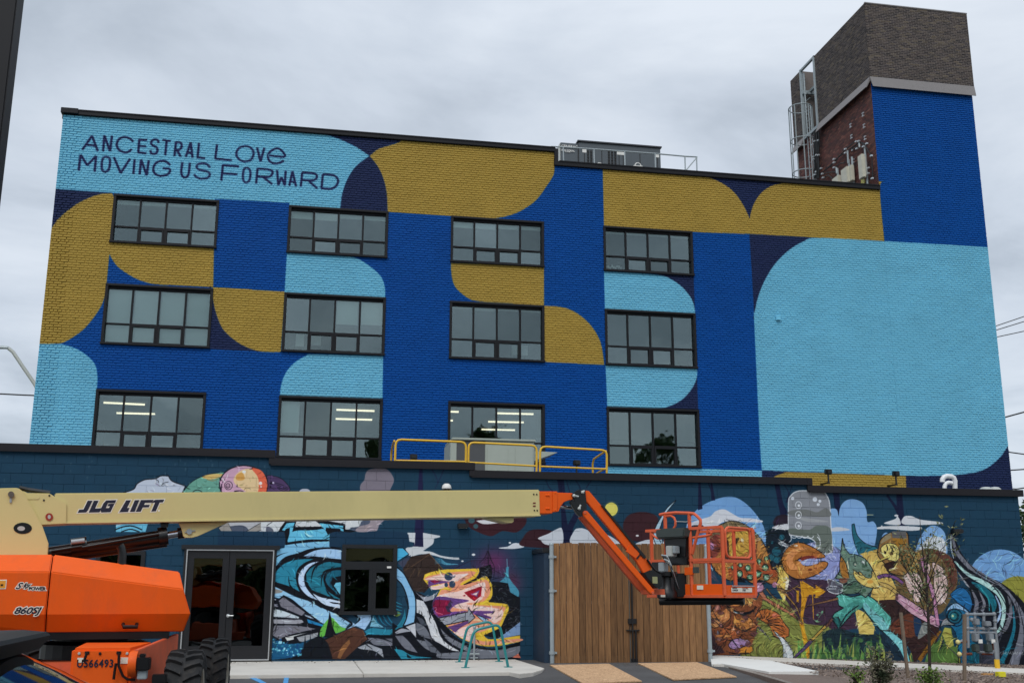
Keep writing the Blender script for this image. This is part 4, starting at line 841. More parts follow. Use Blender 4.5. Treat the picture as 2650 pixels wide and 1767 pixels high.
q = brick_field(TX0, TX1, TB, TT, .068, .203, .015, [], .006, 8, header=0); q2 = bshift(q)
brick_mesh('tower_front_brickwork', q2, -.07+.012, M_tone, main, col=tones(len(q2), DK, 4), kind='stuff')
q = brick_field(YF-.07, yb1, TB, TT, .068, .203, .015, [], .006, 9, header=0); q += brick_field(yb2, yb3, TB, TT, .068, .203, .015, [], .006, 19, header=0)
brick_mesh('tower_side_brickwork', [(a-YF, b-YF, c, d, p) for a, b, c, d, p in q], TX0-XL+.012, M_tone, main, ax='x', col=tones(len(q), DK, 5), kind='stuff')
RD = [(92,56,50),(104,62,54),(80,48,46),(116,74,62),(72,46,46),(98,52,48)]
rx = XT-.002; q = brick_field(YF+.02, yb3-.1, ZR2-.3, TB-.02, .068, .203, .015, [], .006, 10, header=0)
brick_mesh('tower_red_brickwork', [(a-YF, b-YF, c, d, p) for a, b, c, d, p in q], rx-XL, M_tone, main, ax='x', col=tones(len(q), RD, 6), kind='stuff')
mb = MB(TM); mb.box(rx, rx+.3, YM+.02, yb3-.1, ZR2-.3, TB); mb.build('tower_flank', M_mortr, main)
M_flash = mat('flashing', (122, 118, 118), .6, 0, .06)
fh = .40
mb = MB(TM)
mb.prism([(TX0,YF-.07,TB), (TX1,YF-.07,TB), (TX1,YF+.03,TB), (TX0,YF+.03,TB)], [(TX0+.06,YF-.13,TB-fh), (TX1,YF-.13,TB-fh), (TX1,YF-.10,TB-fh), (TX0+.08,YF-.10,TB-fh)])
mb.build('flashing', M_flash, main); mb = MB(TM)
mb.prism([(TX0,YF-.02,TB), (TX0,yb1,TB), (TX0+.1,yb1,TB), (TX0+.1,YF-.02,TB)], [(TX0-.16,YF-.0,TB-fh), (TX0-.16,yb1,TB-fh), (TX0-.12,yb1,TB-fh), (TX0-.12,YF-.0,TB-fh)])
mb.build('flashing', M_flash, main); mb = MB(TM)
mb.prism([(TX0,yb2,TB), (TX0,yb3,TB), (TX0+.1,yb3,TB), (TX0+.1,yb2,TB)], [(TX0-.16,yb2,TB-fh), (TX0-.16,yb3,TB-fh), (TX0-.12,yb3,TB-fh), (TX0-.12,yb2,TB-fh)])
mb.build('flashing', M_flash, main); mb = MB(TM); mb.box(TX0+.02, TX1, YF-.08, YF+.0, TT, TT+.04); mb.build('cap_flashing', M_flash, main)
# opening in the flank with steel frame and louvred panel
mb = MB(TM); mb.box(TX0+.9, TX0+1.0, yb1, yb2, TB, TT-.9); mb.build('louvre_panel', mat('louvre', (84,84,78), .7), main)
mb = MB(TM)
for y in (yb1+.05, yb2-.05): mb.box(TX0-.03, TX0+.08, y-.05, y+.05, TB-.1, TT+.02)
mb.box(TX0-.02, TX0+.08, yb1, yb2, TT-.06, TT+.02); mb.box(TX0+.3, TX0+.4, yb1, yb2, TT-1.0, TT-.9); mb.box(TX0, TX0+1, yb1+.1, yb1+.18, TB, TT-.6); mb.box(TX0+.0, TX0+1, yb2-.2, yb2-.1, TT-1.1, TT-.95); mb.box(TX0-.02, TX0+.5, yb1, yb2, TB-.14, TB-.02)
for i in range(5): mb.box(TX0+.25+i*.12, TX0+.29+i*.12, yb1+.2, yb1+.24, TB, TT-1)
mb.build('opening_frame', M_galv, main)

# ------------------------------------------------------------------ annex
XA0, XA1 = -9.2, 16.86
P1, P2, P3, P4 = 4.31, float(at_y(1100, 1212, YA)[2]), 3.982, 3.81
SX = [XA0, at_y(703, 1180, YA)[0], at_y(1220, 1220, YA)[0], at_y(2093, 1262, YA)[0], XA1]
SZ = [P1, P2, P3, P4]
ann = thing('annex', 'low dark blue block building with street art murals and a stepped black parapet', 'building', (XA0, YA, 0))
MA = paint_mat('painted_block', IMA, A, ann, .7, .05, 3, .2)
TA = rel(ann)
d0 = at_y(478, 1418, YA); d1 = at_y(702, 1709, YA); DH = (d0[0], d1[0], -.5, d0[2])            # double door
w0 = at_y(886, 1408, YA); w1 = at_y(1024, 1590, YA); WH = (w0[0], w1[0], w1[2], w0[2])         # window
v0 = at_y(250, 1424, YA); v1 = at_y(372, 1500, YA); VH = (v0[0], v1[0], .9, v0[2])
ah = [DH, WH, VH]
mb = MB(TA); yA = YA+.01
for i in range(4): wall_grid(mb, SX[i], SX[i+1], -1.0, SZ[i]+.02, yA, yA+.25, [h for h in ah if SX[i] <= h[0] < SX[i+1] or SX[i] < h[1] <= SX[i+1]])
mb.add([(XA1,yA,-1),(XA1,YF,-1),(XA1,YF,P4),(XA1,yA,P4)], [(3,2,1,0)]); mb.add([(XA0,yA,-1),(XA0,YF,-1),(XA0,YF,P1),(XA0,yA,P1)], [(0,1,2,3)])
mb.build('wall', MA, ann)
bl = []
for i in range(4): bl += brick_field(SX[i], SX[i+1]+.0, -1.016, SZ[i]-.0, .2032, .4064, .007, ah, .006, 30+i, header=0, jit=.001)
bl = [(a-XA0, b-XA0, c, d, p+random.uniform(0, .002)) for a, b, c, d, p in bl]
cb_ = [i for i, q in enumerate(bl) if q[1]-q[0] > .39 and q[3]-q[2] > .19 and (q[3] > 2.6 and q[0]+XA0 < 1.2 and q[0]+XA0 > -6.6 or (0.2 < q[2] and -.9 < q[0]+XA0 < 4.2) or (q[3] > 2.5 and q[0]+XA0 > 8.8))]
cb_.sort(key=lambda i: bl[i][0]); pk = set(cb_[:300])
brick_mesh('blockwork', [q for i, q in enumerate(bl) if i not in pk], .01, MA, ann, bev=.002, kind='stuff')
one = brick_mesh('block', [(-.1995, .1995, -.098, .098, .006)], 0, MA, ann, bev=.002); first = True
for i in sorted(pk):
    a, b, c, d, p = bl[i]; o = one if first else one.copy()
    if not first: COL.objects.link(o)
    first = False; o.location = ((a+b)/2, .01-(p-.006), (c+d)/2); o.scale = ((b-a)/.399, 1, (d-c)/.196)
mb = MB(TA)
for i in range(4):
    z = SZ[i]; mb.box(SX[i]-(.0 if i == 0 else .012), SX[i+1]+(.07 if i < 3 else .12), YA-.05-.003*(i % 2), YA+.3, z, z+.15); mb.box(SX[i], SX[i+1]+(.05 if i < 3 else .1), YA-.07, YA-.04, z-.012, z+.012)
for i in range(1, 4): mb.box(SX[i]-.05, SX[i]+.075, YA-.056, YA+.28, SZ[i]+.02, SZ[i-1]+.13)
mb.build('parapet_cap', mat('parapet_metal', (32, 31, 35), .6, 0, .1, spec=.2), ann)
mb = MB(TA); mb.box(XA0, XA1, YA+.25, YF-.02, P4-.3, P4-.2); mb.build('roof', M_roof, ann)
# inside: floor and dark back so that door and window have depth
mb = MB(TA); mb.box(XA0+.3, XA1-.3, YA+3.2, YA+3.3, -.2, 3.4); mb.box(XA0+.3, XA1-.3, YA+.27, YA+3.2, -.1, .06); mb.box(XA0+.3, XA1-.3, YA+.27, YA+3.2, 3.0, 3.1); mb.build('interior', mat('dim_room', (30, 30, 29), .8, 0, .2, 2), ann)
# double glass door
M_dframe = mat('door_frame_black', (22, 24, 28), .35, 0, .06); M_silver = mat('silver_trim', (190, 194, 196), .3, .6, .04)
a, b, c, d = DH; zf = .16; hf = MB(TA)
hf.box(a, a+.05, YA-.03, YA+.12, zf, d-.0); hf.box(b-.05, b, YA-.03, YA+.12, zf, d); hf.box(a-.06, b+.06, YA-.06, YA+.12, d-.02, d+.07); dr = hf.build('door', M_dframe, ann, label='double black framed glass door with silver edging')
hf = MB(TA); hf.box(a+.05, a+.072, YA-.05, YA+.0, zf, d-.02); hf.box(b-.072, b-.05, YA-.05, YA, zf, d-.02); hf.box(a+.05, b-.05, YA-.052, YA-.0, d-.042, d-.02); hf.box(a+.05, b-.05, YA-.052, YA+.02, zf-.005, zf+.02); hf.build('edging', M_silver, dr)
mx_ = (a+b)/2-.02
for x0, x1 in ((a+.075, mx_-.004), (mx_+.004, b-.075)):
    lf = MB(TA); y0, y1 = YA+.0, YA+.045
    lf.box(x0, x0+.13, y0, y1, zf+.02, d-.045); lf.box(x1-.13, x1, y0, y1, zf+.02, d-.045); lf.box(x0+.13, x1-.13, y0, y1, d-.2, d-.045); lf.box(x0+.13, x1-.13, y0, y1, zf+.02, zf+.28)
    lf.build('leaf', M_dframe, dr, bevel=.004)
    g = MB(TA); g.box(x0+.12, x1-.12, y0+.02, y0+.028, zf+.26, d-.19); g.build('glass', M_glassd, dr)
hd = MB(TA); px = at_y(590, 1592, YA-.03); hd.lathe([(.001,-.02),(.035,-.015),(.035,.01)], (px[0], YA-.01, px[2]), 'y', 14); hd.tube([(px[0], YA-.02, px[2]), (px[0], YA-.07, px[2]), (px[0]+.11, YA-.07, px[2])], .011); hd.build('handle', M_silver, dr)
# annex window
def annex_window(h, mull, name, lab):
    a, b, c, d = h; f = MB(TA); y0, y1 = YA-.035, YA+.1
    f.box(a, a+.085, y0, y1, c, d); f.box(b-.085, b, y0, y1, c, d); f.box(a+.085, b-.085, y0, y1, d-.08, d); f.box(a-.03, b+.03, y0-.03, y1, c-.0, c+.07)
    if mull: zt = c+(d-c)*.64; f.box(a+.085, b-.085, y0+.01, y1, zt-.0, zt+.17); f.box((a+b)/2+.0, (a+b)/2+.09, y0+.01, y1, c+.07, zt)
    wn = f.build('window', M_dframe, ann, label=lab, bevel=.005)
    g = MB(TA); g.box(a+.08, b-.08, YA+.05, YA+.056, c+.06, d-.07); g.build('pane', M_glassd, wn)
    if mull:
        s = MB(TA); a2, b2, c2, d2 = (a+b)/2+.09, b-.085, c+.07, c+(d-c)*.64
        s.box(a2, a2+.06, y0, YA+.04, c2, d2); s.box(b2-.06, b2, y0, YA+.04, c2, d2); s.box(a2+.06, b2-.06, y0, YA+.04, c2, c2+.06); s.box(a2+.06, b2-.06, y0, YA+.04, d2-.06, d2); s.build('sash', M_dframe, wn)
        s = MB(TA); p = at_y(1007, 1467, YA-.03); s.box(p[0]-.045, p[0]+.045, YA-.035, YA-.028, p[2]-.02, p[2]+.02); s.build('sticker', M_white, wn)
    return wn
annex_window(WH, True, 'window', 'black framed window with a small opening sash'); annex_window(VH, False, 'window', 'plain dark window behind the boom')
# ------------------------------------------------------------------ ground
def sheet(name, xs, ys, zf, m, dz=0.0, **pr):
    me = bpy.data.meshes.new(name); vs = [(x, y, zf(x, y)+dz) for y in ys for x in xs]; n = len(xs)
    me.from_pydata(vs, [], [(j*n+i, j*n+i+1, (j+1)*n+i+1, (j+1)*n+i) for j in range(len(ys)-1) for i in range(n-1)]); me.update()
    return link(name, me, m, None, **pr)
def poly_sheet(name, pts, m, z=None, thick=.1, dz=0.0, **pr):
    """a slab with the plan outline pts; its top follows the ground (z None) or lies at z"""
    mb = MB(); top = [(x, y, (gz(x, y) if z is None else (z(x, y) if callable(z) else z))+dz) for x, y in pts]; mb.prism([(x, y, t-thick) for x, y, t in top], top)
    return mb.build(name, m, None, **pr)
def asphalt_mat():
    mm = bpy.data.materials.new('asphalt'); mm.use_nodes = True; nt = mm.node_tree; b = nt.nodes['Principled BSDF']; t = N(nt, 'ShaderNodeTexCoord')
    a = N(nt, 'ShaderNodeTexNoise'); a.inputs['Scale'].default_value = 130; a.inputs['Detail'].default_value = 3; c = N(nt, 'ShaderNodeTexNoise'); c.inputs['Scale'].default_value = .8; c.inputs['Detail'].default_value = 8; c.inputs['Roughness'].default_value = .7
    for n in (a, c): nt.links.new(t.outputs['Object'], n.inputs['Vector'])
    r = N(nt, 'ShaderNodeValToRGB'); r.color_ramp.elements[0].position = .3; r.color_ramp.elements[0].color = (.035, .035, .038, 1); r.color_ramp.elements[1].position = .75; r.color_ramp.elements[1].color = (.10, .10, .10, 1); nt.links.new(a.outputs[0], r.inputs[0])
    q = N(nt, 'ShaderNodeMapRange'); q.inputs['From Min'].default_value = .3; q.inputs['From Max'].default_value = .7; q.inputs['To Min'].default_value = .75; q.inputs['To Max'].default_value = 1.35; nt.links.new(c.outputs[0], q.inputs[0])
    v = N(nt, 'ShaderNodeVectorMath', operation='SCALE'); nt.links.new(r.outputs[0], v.inputs[0]); nt.links.new(q.outputs[0], v.inputs['Scale']); nt.links.new(v.outputs[0], b.inputs['Base Color']); b.inputs['Roughness'].default_value = .9
    bp = N(nt, 'ShaderNodeBump'); bp.inputs['Strength'].default_value = .4; bp.inputs['Distance'].default_value = .01; nt.links.new(a.outputs[0], bp.inputs['Height']); nt.links.new(bp.outputs[0], b.inputs['Normal']); return mm
M_asph = asphalt_mat()
M_earth = mat('earth', (96, 100, 76), .95, 0, .2, .5)
sheet('ground', [-600,-120,-60,-30,9,20,30,60,120,600], [-600,-200,-60,-6,12,21,24,60,200,700], lambda x, y: (gz(min(x, 30), y) if abs(x) < 400 else gz(min(x,30), y))-.05 if y < 24 else gz(min(x, 30), 24)-.05, M_earth, kind='structure')
sheet('asphalt_lot', [-40,-10,0,4,9,12,16,20,30], [-7,0,6,12,15,18,21,YA], gz, M_asph, kind='structure')
M_lawn = mat('lawn_green', (66, 92, 40), .95, 0, .3, 3)
sheet('lawn', [-60,-20,9,30], [-45,-24,-7.02], lambda x, y: gz(x, 0), M_lawn, .02, kind='structure')
# sidewalk along the left part of the annex
def g2(u, v, z): p = at_z(u, v, z); return (p[0], p[1])
SZW = .13
f0 = at_z(600, 1747, SZW-.02); f1 = at_z(1330, 1743, SZW-.02)
YS = (f0[1]+f1[1])/2
edge = [g2(1345, 1742.5, SZW), g2(1380, 1739, SZW), g2(1402, 1733, SZW), g2(1409, 1728, SZW)]
joints = [-8.9, -6.4, -3.9, -1.4, 1.35, 4.1]
xs_ = [-9.2]+[at_z(u, v, SZW)[0] for u, v in ((90,1750), (340, 1748), (560,1748), (944, 1746))]
xr = g2(1330, 1743, SZW)[0]
parts = list(zip(xs_[:-1], xs_[1:]))
for i, (a, b) in enumerate(parts):
    pass
sw = thing('sidewalk', 'x', 'x', (0, 0, 0)); 
for k in ('label', 'category'): del sw[k]
sw['kind'] = 'structure'
for a, b in parts:
    mb = MB(); mb.box(a+.006, b-.006, YS, YA+.0, -.15, SZW); mb.build('slab', M_conc, sw, bevel=.008)
mb = MB(); P = [(xs_[-1]+.006, YS)]+[(xr, YS)]+edge+[(edge[-1][0], YA), (xs_[-1]+.006, YA)]
mb.prism([(x, y, -.15) for x, y in P], [(x, y, SZW) for x, y in P]); mb.build('slab', M_conc, sw, bevel=.008)
mb = MB(); mb.box(xs_[0], xr, YS+.03, YA, -.2, SZW-.02); mb.build('slab_bed', M_conc2, sw)
# right: concrete strip along the wall, apron, kerb, mulch bed
def gr(x, y): return at_y(1870+(x-9.1)*0, 1, 1)[2]
def wz(x): return float(np.interp(x, [4.6, 9.17, 16.6, 20], [.16, .15, -.114, -.24]))
def gz2(x, y): return wz(x)-.012*(YA-y)
def drop(u, v):
    z = .1
    for _ in range(12): p = at_z(u, v, z); z = gz2(p[0], p[1])
    p = at_z(u, v, z); return (p[0], p[1])
def M6p(*f): return [drop(1870+f[i]/2.8667, 1220+f[i+1]/2.8667) for i in range(0, len(f), 2)]
st_top = M6p(0,1372, 520,1392, 1050,1416, 1600,1440, 2236,1470, 2500,1482); st_bot = M6p(2500,1520, 2236,1503, 1600,1476, 1050,1445, 700,1430, 355,1412)
def slab(name, P, m, z, th=.15, dz=0, parent=None, **pr):
    mb = MB(); mb.prism([(x, y, z(x, y)+dz-th) for x, y in P], [(x, y, z(x, y)+dz) for x, y in P]); return mb.build(name, m, parent, **pr)
gate_r = drop(1838, 1716)
slab('concrete_path', [(8.95, YA-.01)]+[(x, min(y, YA-.005)) for x, y in st_top]+st_bot+[drop(2040, 1741), drop(1870, 1718), (8.95, YA-.6)], M_conc, gz2, dz=.03, kind='structure')
ap = [drop(1838,1700), drop(1994,1713), drop(2118,1741), drop(1990,1742.5), drop(1868,1721), drop(1842,1722)]
slab('concrete_apron', ap, mat('fresh_concrete', (214,214,210), .8, 0, .04, 2), gz2, dz=.036, kind='structure')
kb = [drop(1843,1721), drop(1870,1722), drop(1950,1741), drop(2042,1768), drop(2200,1815)]
kb2 = [(x-.02, y-.14) for x, y in kb]
slab('kerb', kb+kb2[::-1], M_conc, gz2, dz=.03, th=.2, kind='structure')
bed = [(x, y) for x, y in kb[1:]]+[(kb[-1][0]+6, kb[-1][1]-3), (21, 17.5), (21, YA)]+[(x, y) for x, y in st_top[::-1][:5]]
M_mulch = mat('mulch', (112, 98, 90), .95, 0, .3, 22, .8, 50, dirt=.5)
mp_ = [drop(1885,1726), drop(1952,1743), drop(2044,1769.5), drop(2200,1820), (20.5, 16), (20.5, YA-.02), (9.3, YA-.02)]
slab('mulch_bed', mp_, M_mulch, gz2, dz=.008, th=.25, kind='structure')
# loose chips on the bed
def in_poly(x, y, P):
    c = False; n = len(P)
    for i in range(n):
        (a, b), (d, e) = P[i], P[(i+1) % n]
        if (b > y) != (e > y) and x < (d-a)*(y-b)/(e-b)+a: c = not c
    return c
def leaf_mesh(name, C, size, m, parent=None, asp=.5, flat=0.0, seed=1, **pr):
    r = np.random.default_rng(seed); n = len(C); C = np.array(C); a = r.normal(size=(n, 3)); a[:, 2] *= 1-flat; a /= np.linalg.norm(a, axis=1)[:, None]+1e-9
    b = r.normal(size=(n, 3)); b[:, 2] *= 1-flat; b -= a*(a*b).sum(1)[:, None]; b /= np.linalg.norm(b, axis=1)[:, None]+1e-9
    s = size*r.uniform(.6, 1.3, (n, 1)); V = np.stack([C-a*s, C+b*s*asp, C+a*s, C-b*s*asp], 1).reshape(-1, 3)
    me = bpy.data.meshes.new(name); me.from_pydata(V.tolist(), [], [(4*i, 4*i+1, 4*i+2, 4*i+3) for i in range(n)]); me.update(); return link(name, me, m, parent, **pr)
r1 = random.Random(5); CH = []; SP = [(a, b) for a, b in st_top]+st_bot
while len(CH) < 15000:
    x, y = r1.uniform(9, 20), r1.uniform(15.5, YA)
    if in_poly(x, y, mp_) and not in_poly(x, y, SP) and not in_poly(x, y, ap) and (r1.random() < .9): CH.append((x, y, gz2(x, y)+.012+r1.uniform(0, .022)))
def chip_mat(name, c0, c1, sc=30, rough=.95):
    mm = bpy.data.materials.new(name); mm.use_nodes = True; nt = mm.node_tree; b = nt.nodes['Principled BSDF']; t = N(nt, 'ShaderNodeTexCoord'); n = N(nt, 'ShaderNodeTexNoise'); n.inputs['Scale'].default_value = sc; n.inputs['Detail'].default_value = 2
    nt.links.new(t.outputs['Object'], n.inputs['Vector']); r = N(nt, 'ShaderNodeValToRGB'); r.color_ramp.elements[0].position = .35; r.color_ramp.elements[1].position = .65; r.color_ramp.elements[0].color = (*lin(c0), 1); r.color_ramp.elements[1].color = (*lin(c1), 1)
    nt.links.new(n.outputs[0], r.inputs[0]); nt.links.new(r.outputs[0], b.inputs['Base Color']); b.inputs['Roughness'].default_value = rough; b.inputs['Specular IOR Level'].default_value = .2; return mm
leaf_mesh('mulch_chips', CH, .03, chip_mat('chips', (74,62,56), (158,142,130)), asp=.4, flat=.8, kind='stuff')
# blue parking lines
M_blue = mat('blue_line_paint', (72, 142, 196), .8, 0, .15, 12)
def glot(u, v):
    z = -.1
    for _ in range(10): p = at_z(u, v, z); z = gz(p[0], p[1])
    return (p[0], p[1])
for Q in ([(636,1749),(666,1763),(690,1775),(704,1775),(672,1757),(646,1749)], [(736,1750),(731,1775),(744,1775),(748,1750)]):
    P = [glot(u, v) for u, v in Q]; slab('parking_line', P, M_blue, gz, dz=.006, th=.004, kind='structure')

# ------------------------------------------------------------------ dumpster enclosure, gates
GY = float(at_z(1430, 1713.6, .16)[1]); 
gx0 = at_z(1433.7, 1713.6, .14)[0]
GY = 22.42
gl, gr_ = at_y(1434, 1713.6, GY), at_y(1837, 1715, GY); gt = (at_y(1434, 1404, GY)[2]+at_y(1835, 1408, GY)[2])/2
ex0 = at_y(1409, 1728, GY+.05)[0]; ex1 = at_y(1427, 1728, GY+.05)[0]; ez = at_y(1412, 1429, GY+.1)[2]
enc = thing('enclosure_wall', 'dark blue block side wall projecting left of the wooden gates', 'wall', (ex0, GY, 0))
TE = rel(enc); M_enc = mat('dark_blue_paint', (24, 48, 70), .6, 0, .12, 4, .25, 20)
mb = MB(TE); mb.box(ex0, ex1, GY+.05, YA, -.3, ez); mb.build('wall', M_enc, enc, bevel=.01)
mb = MB(TE); mb.box(ex0-.03, ex1+.03, GY+.03, YA-.02, ez, ez+.09); mb.build('cap', M_black, enc)
er = thing('enclosure_wall', 'dark blue side wall hidden behind the right gate leaf', 'wall', (gr_[0]-.1, GY, 0)); mb = MB(rel(er)); mb.box(gr_[0]-.35, gr_[0]-.15, GY+.12, YA-.02, -.3, ez-.1); mb.build('wall', M_enc, er)
def wood_mat(name, c0, c1, rough=.75):
    mm = bpy.data.materials.new(name); mm.use_nodes = True; nt = mm.node_tree; b = nt.nodes['Principled BSDF']; t = N(nt, 'ShaderNodeTexCoord'); oi = N(nt, 'ShaderNodeObjectInfo')
    mp = N(nt, 'ShaderNodeMapping'); mp.inputs['Scale'].default_value = (38, 38, 2.2); ad = N(nt, 'ShaderNodeVectorMath', operation='ADD'); cb = N(nt, 'ShaderNodeCombineXYZ')
    ml = N(nt, 'ShaderNodeMath', operation='MULTIPLY'); ml.inputs[1].default_value = 57; nt.links.new(oi.outputs['Random'], ml.inputs[0]); nt.links.new(ml.outputs[0], cb.inputs[2]); nt.links.new(t.outputs['Object'], ad.inputs[0]); nt.links.new(cb.outputs[0], ad.inputs[1]); nt.links.new(ad.outputs[0], mp.inputs[0])
    n = N(nt, 'ShaderNodeTexNoise'); n.inputs['Scale'].default_value = 1; n.inputs['Detail'].default_value = 7; n.inputs['Roughness'].default_value = .65; n.inputs['Distortion'].default_value = .6; nt.links.new(mp.outputs[0], n.inputs['Vector'])
    r = N(nt, 'ShaderNodeValToRGB'); r.color_ramp.elements[0].position = .3; r.color_ramp.elements[1].position = .68; r.color_ramp.elements[0].color = (*lin(c0), 1); r.color_ramp.elements[1].color = (*lin(c1), 1); nt.links.new(n.outputs[0], r.inputs[0])
    m2 = N(nt, 'ShaderNodeMapRange'); m2.inputs['To Min'].default_value = .62; m2.inputs['To Max'].default_value = 1.25; nt.links.new(oi.outputs['Random'], m2.inputs[0]); v = N(nt, 'ShaderNodeVectorMath', operation='SCALE'); nt.links.new(r.outputs[0], v.inputs[0]); nt.links.new(m2.outputs[0], v.inputs['Scale'])
    nt.links.new(v.outputs[0], b.inputs['Base Color']); b.inputs['Roughness'].default_value = rough; b.inputs['Specular IOR Level'].default_value = .25
    bp = N(nt, 'ShaderNodeBump'); bp.inputs['Strength'].default_value = .3; bp.inputs['Distance'].default_value = .004; nt.links.new(n.outputs[0], bp.inputs['Height']); nt.links.new(bp.outputs[0], b.inputs['Normal']); return mm
M_wood = wood_mat('cedar', (92, 64, 42), (150, 112, 74))
gm = at_y(1632, 1700, GY)[0]
def gate(x0, x1, n, lab, seed):
    g = thing('wooden_gate', lab, 'gate', (x0, GY, 0), group='wooden gate leaves of the enclosure'); T = rel(g); r = random.Random(seed); pw = (x1-x0)/n
    zb = (gl[2]+gr_[2])/2-.01; base = None
    for i in range(n):
        a = x0+i*pw+.004; b = x0+(i+1)*pw-.004; zt = gt+r.uniform(-.012, .012); zl = zb+r.uniform(-.012, .012)
        mb = MB(T); y = GY+r.uniform(-.004, .004); mb.box(a, b, y, y+.024, zl, zt); mb.build('plank', M_wood, g, bevel=.003)
    mb = MB(T)
    for z in (zb+.12, (zb+gt)/2, gt-.15): mb.box(x0+.02, x1-.02, GY+.03, GY+.08, z-.03, z+.03)
    for x in (x0+.03, x1-.03): mb.box(x-.03, x+.03, GY+.031, GY+.081, zb+.0, gt-.1)
    mb.build('frame', M_galv, g); return g, zb
g1, zb = gate(gl[0], gm-.008, 12, 'left leaf of the brown wooden gate, next to the dark blue side wall', 1)
g2_, _ = gate(gm+.008, gr_[0], 12, 'right leaf of the brown wooden gate, behind the lift basket', 2)
T = rel(g1); mb = MB(T)
cx = at_y(1636, 1640, GY)[0]
mb.box(cx-.015, cx+.015, GY-.05, GY-.01, zb-.1, at_y(1636, 1500, GY)[2]); mb.box(cx-.09, cx+.09, GY-.04, GY-.002, at_y(1636,1613,GY)[2], at_y(1636,1600,GY)[2])
z1 = at_y(1636, 1630, GY)[2]; mb.box(cx-.13, cx+.15, GY-.045, GY-.0, z1-.012, z1+.012); mb.box(cx+.05, cx+.08, GY-.05, GY-.01, zb-.2, z1); mb.box(cx-.04, cx+.1, GY-.03, GY-.002, zb, zb+.1)
mb.build('drop_rod', M_black, g1)
# gate posts
for u, vb, lab in ((1429, 1728, 'galvanised round gate post at the blue side wall'), (1839, 1722, 'galvanised round gate post at the right gate leaf')):
    p = at_y(u, vb, GY-.02); th_ = thing('gate_post', lab, 'post', (p[0], GY-.02, p[2]), group='steel gate posts')
    h_ = gt-p[2]-.04; mb = MB(); mb.tube([(0,0,-.1),(0,0,h_)], .045, 14); mb.blob((0,0,h_), .05, 12); mb.build('pole', M_galv, th_, smooth=True)
    mb = MB(); 
    for z in (.3, h_*.62, h_-.25): mb.lathe([(.045,z-.03),(.062,z-.03),(.062,z+.03),(.045,z+.03)], n=12); mb.box(.03, .1, -.02, .02, z-.02, z+.02)
    mb.build('hinge', M_galv, th_, kind='stuff')
# OSB sheets on the ground
def osb():
    mm = bpy.data.materials.new('strand_board'); mm.use_nodes = True; nt = mm.node_tree; b = nt.nodes['Principled BSDF']; t = N(nt, 'ShaderNodeTexCoord'); vn = N(nt, 'ShaderNodeTexVoronoi'); vn.inputs['Scale'].default_value = 16; vn.inputs['Randomness'].default_value = 1
    mp = N(nt, 'ShaderNodeMapping'); mp.inputs['Scale'].default_value = (1, 2.4, 1); nz = N(nt, 'ShaderNodeTexNoise'); nz.inputs['Scale'].default_value = 5; mixv = N(nt, 'ShaderNodeVectorMath', operation='ADD'); nt.links.new(t.outputs['Object'], nz.inputs['Vector']); nt.links.new(nz.outputs[1], mixv.inputs[0]); nt.links.new(t.outputs['Object'], mixv.inputs[1]); nt.links.new(mixv.outputs[0], mp.inputs[0]); nt.links.new(mp.outputs[0], vn.inputs['Vector'])
    s = N(nt, 'ShaderNodeSeparateColor'); nt.links.new(vn.outputs['Color'], s.inputs[0]); r = N(nt, 'ShaderNodeValToRGB'); r.color_ramp.elements[0].color = (*lin((150,114,82)), 1); r.color_ramp.elements[1].color = (*lin((214,178,138)), 1); nt.links.new(s.outputs[0], r.inputs[0])
    nt.links.new(r.outputs[0], b.inputs['Base Color']); b.inputs['Roughness'].default_value = .8; return mm
M_osb = osb()
for Q, lab in (([(1423,1731),(1576,1727.5),(1661,1760),(1510,1765)], 'strand board sheet lying in front of the left gate leaf'), ([(1651,1726),(1805,1723.5),(1906,1751),(1742,1757)], 'strand board sheet lying in front of the right gate leaf')):
    P = [g2(u, v, .06) for u, v in Q]; c = np.mean(P, 0); d = np.array(P[1])-np.array(P[0]); d2 = np.array(P[2])-np.array(P[1]); d /= np.linalg.norm(d); d2 = d2/np.linalg.norm(d2)
    mb = MB(Matrix.Translation((-c[0], -c[1], -.0))); mb.prism([(x, y, gz(x,y)+.008) for x, y in P], [(x, y, gz(x,y)+.03) for x, y in P]); o = mb.build('plywood_sheet', M_osb, None, bevel=.002); o.location = (c[0], c[1], 0); tag(o, lab, 'board', 'strand board sheets in front of the gates')

# ------------------------------------------------------------------ bike racks
M_teal = mat('teal_enamel', (22, 122, 124), .35, 0, .08, 9, coat=.3)
def rack(pts, lab):
    (a, b, c, d) = pts; y = at_z(a[0], a[1], SZW); ypl = y[1]; y2 = at_z(d[0], d[1], SZW); p = [y, None, None, y2]
    n = (y2[1]-y[1], -(y2[0]-y[0]), 0); q1 = on_plane(b[0], b[1], y, n); q2 = on_plane(c[0], c[1], y, n)
    th_ = thing('bike_rack', lab, 'bike rack', tuple(y), group='teal bike racks on the pale sidewalk'); O = Vector(y); K = [Vector(y), Vector(q1), Vector(q2), Vector(y2)]
    def rnd(A, B, C, r=.13):
        u = (A-B).normalized(); v = (C-B).normalized(); return [(B+u*r*(1-t)**2+v*r*t**2) for t in (0, .25, .5, .75, 1)]
    path = [K[0]]+rnd(K[0], K[1], K[2])+rnd(K[1], K[2], K[3])+[K[3]]
    mb = MB(Matrix.Translation(-O)); mb.tube(path, .026, 12); mb.build('hoop', M_teal, th_, smooth=True)
    for k in (0, 3):
        mb = MB(Matrix.Translation(-O)); mb.box(K[k].x-.075, K[k].x+.075, K[k].y-.05, K[k].y+.05, SZW, SZW+.012); mb.build('foot', M_teal, th_)
def m2(x, y): return (1020+x/4.3556, 1380+y/4.3556)
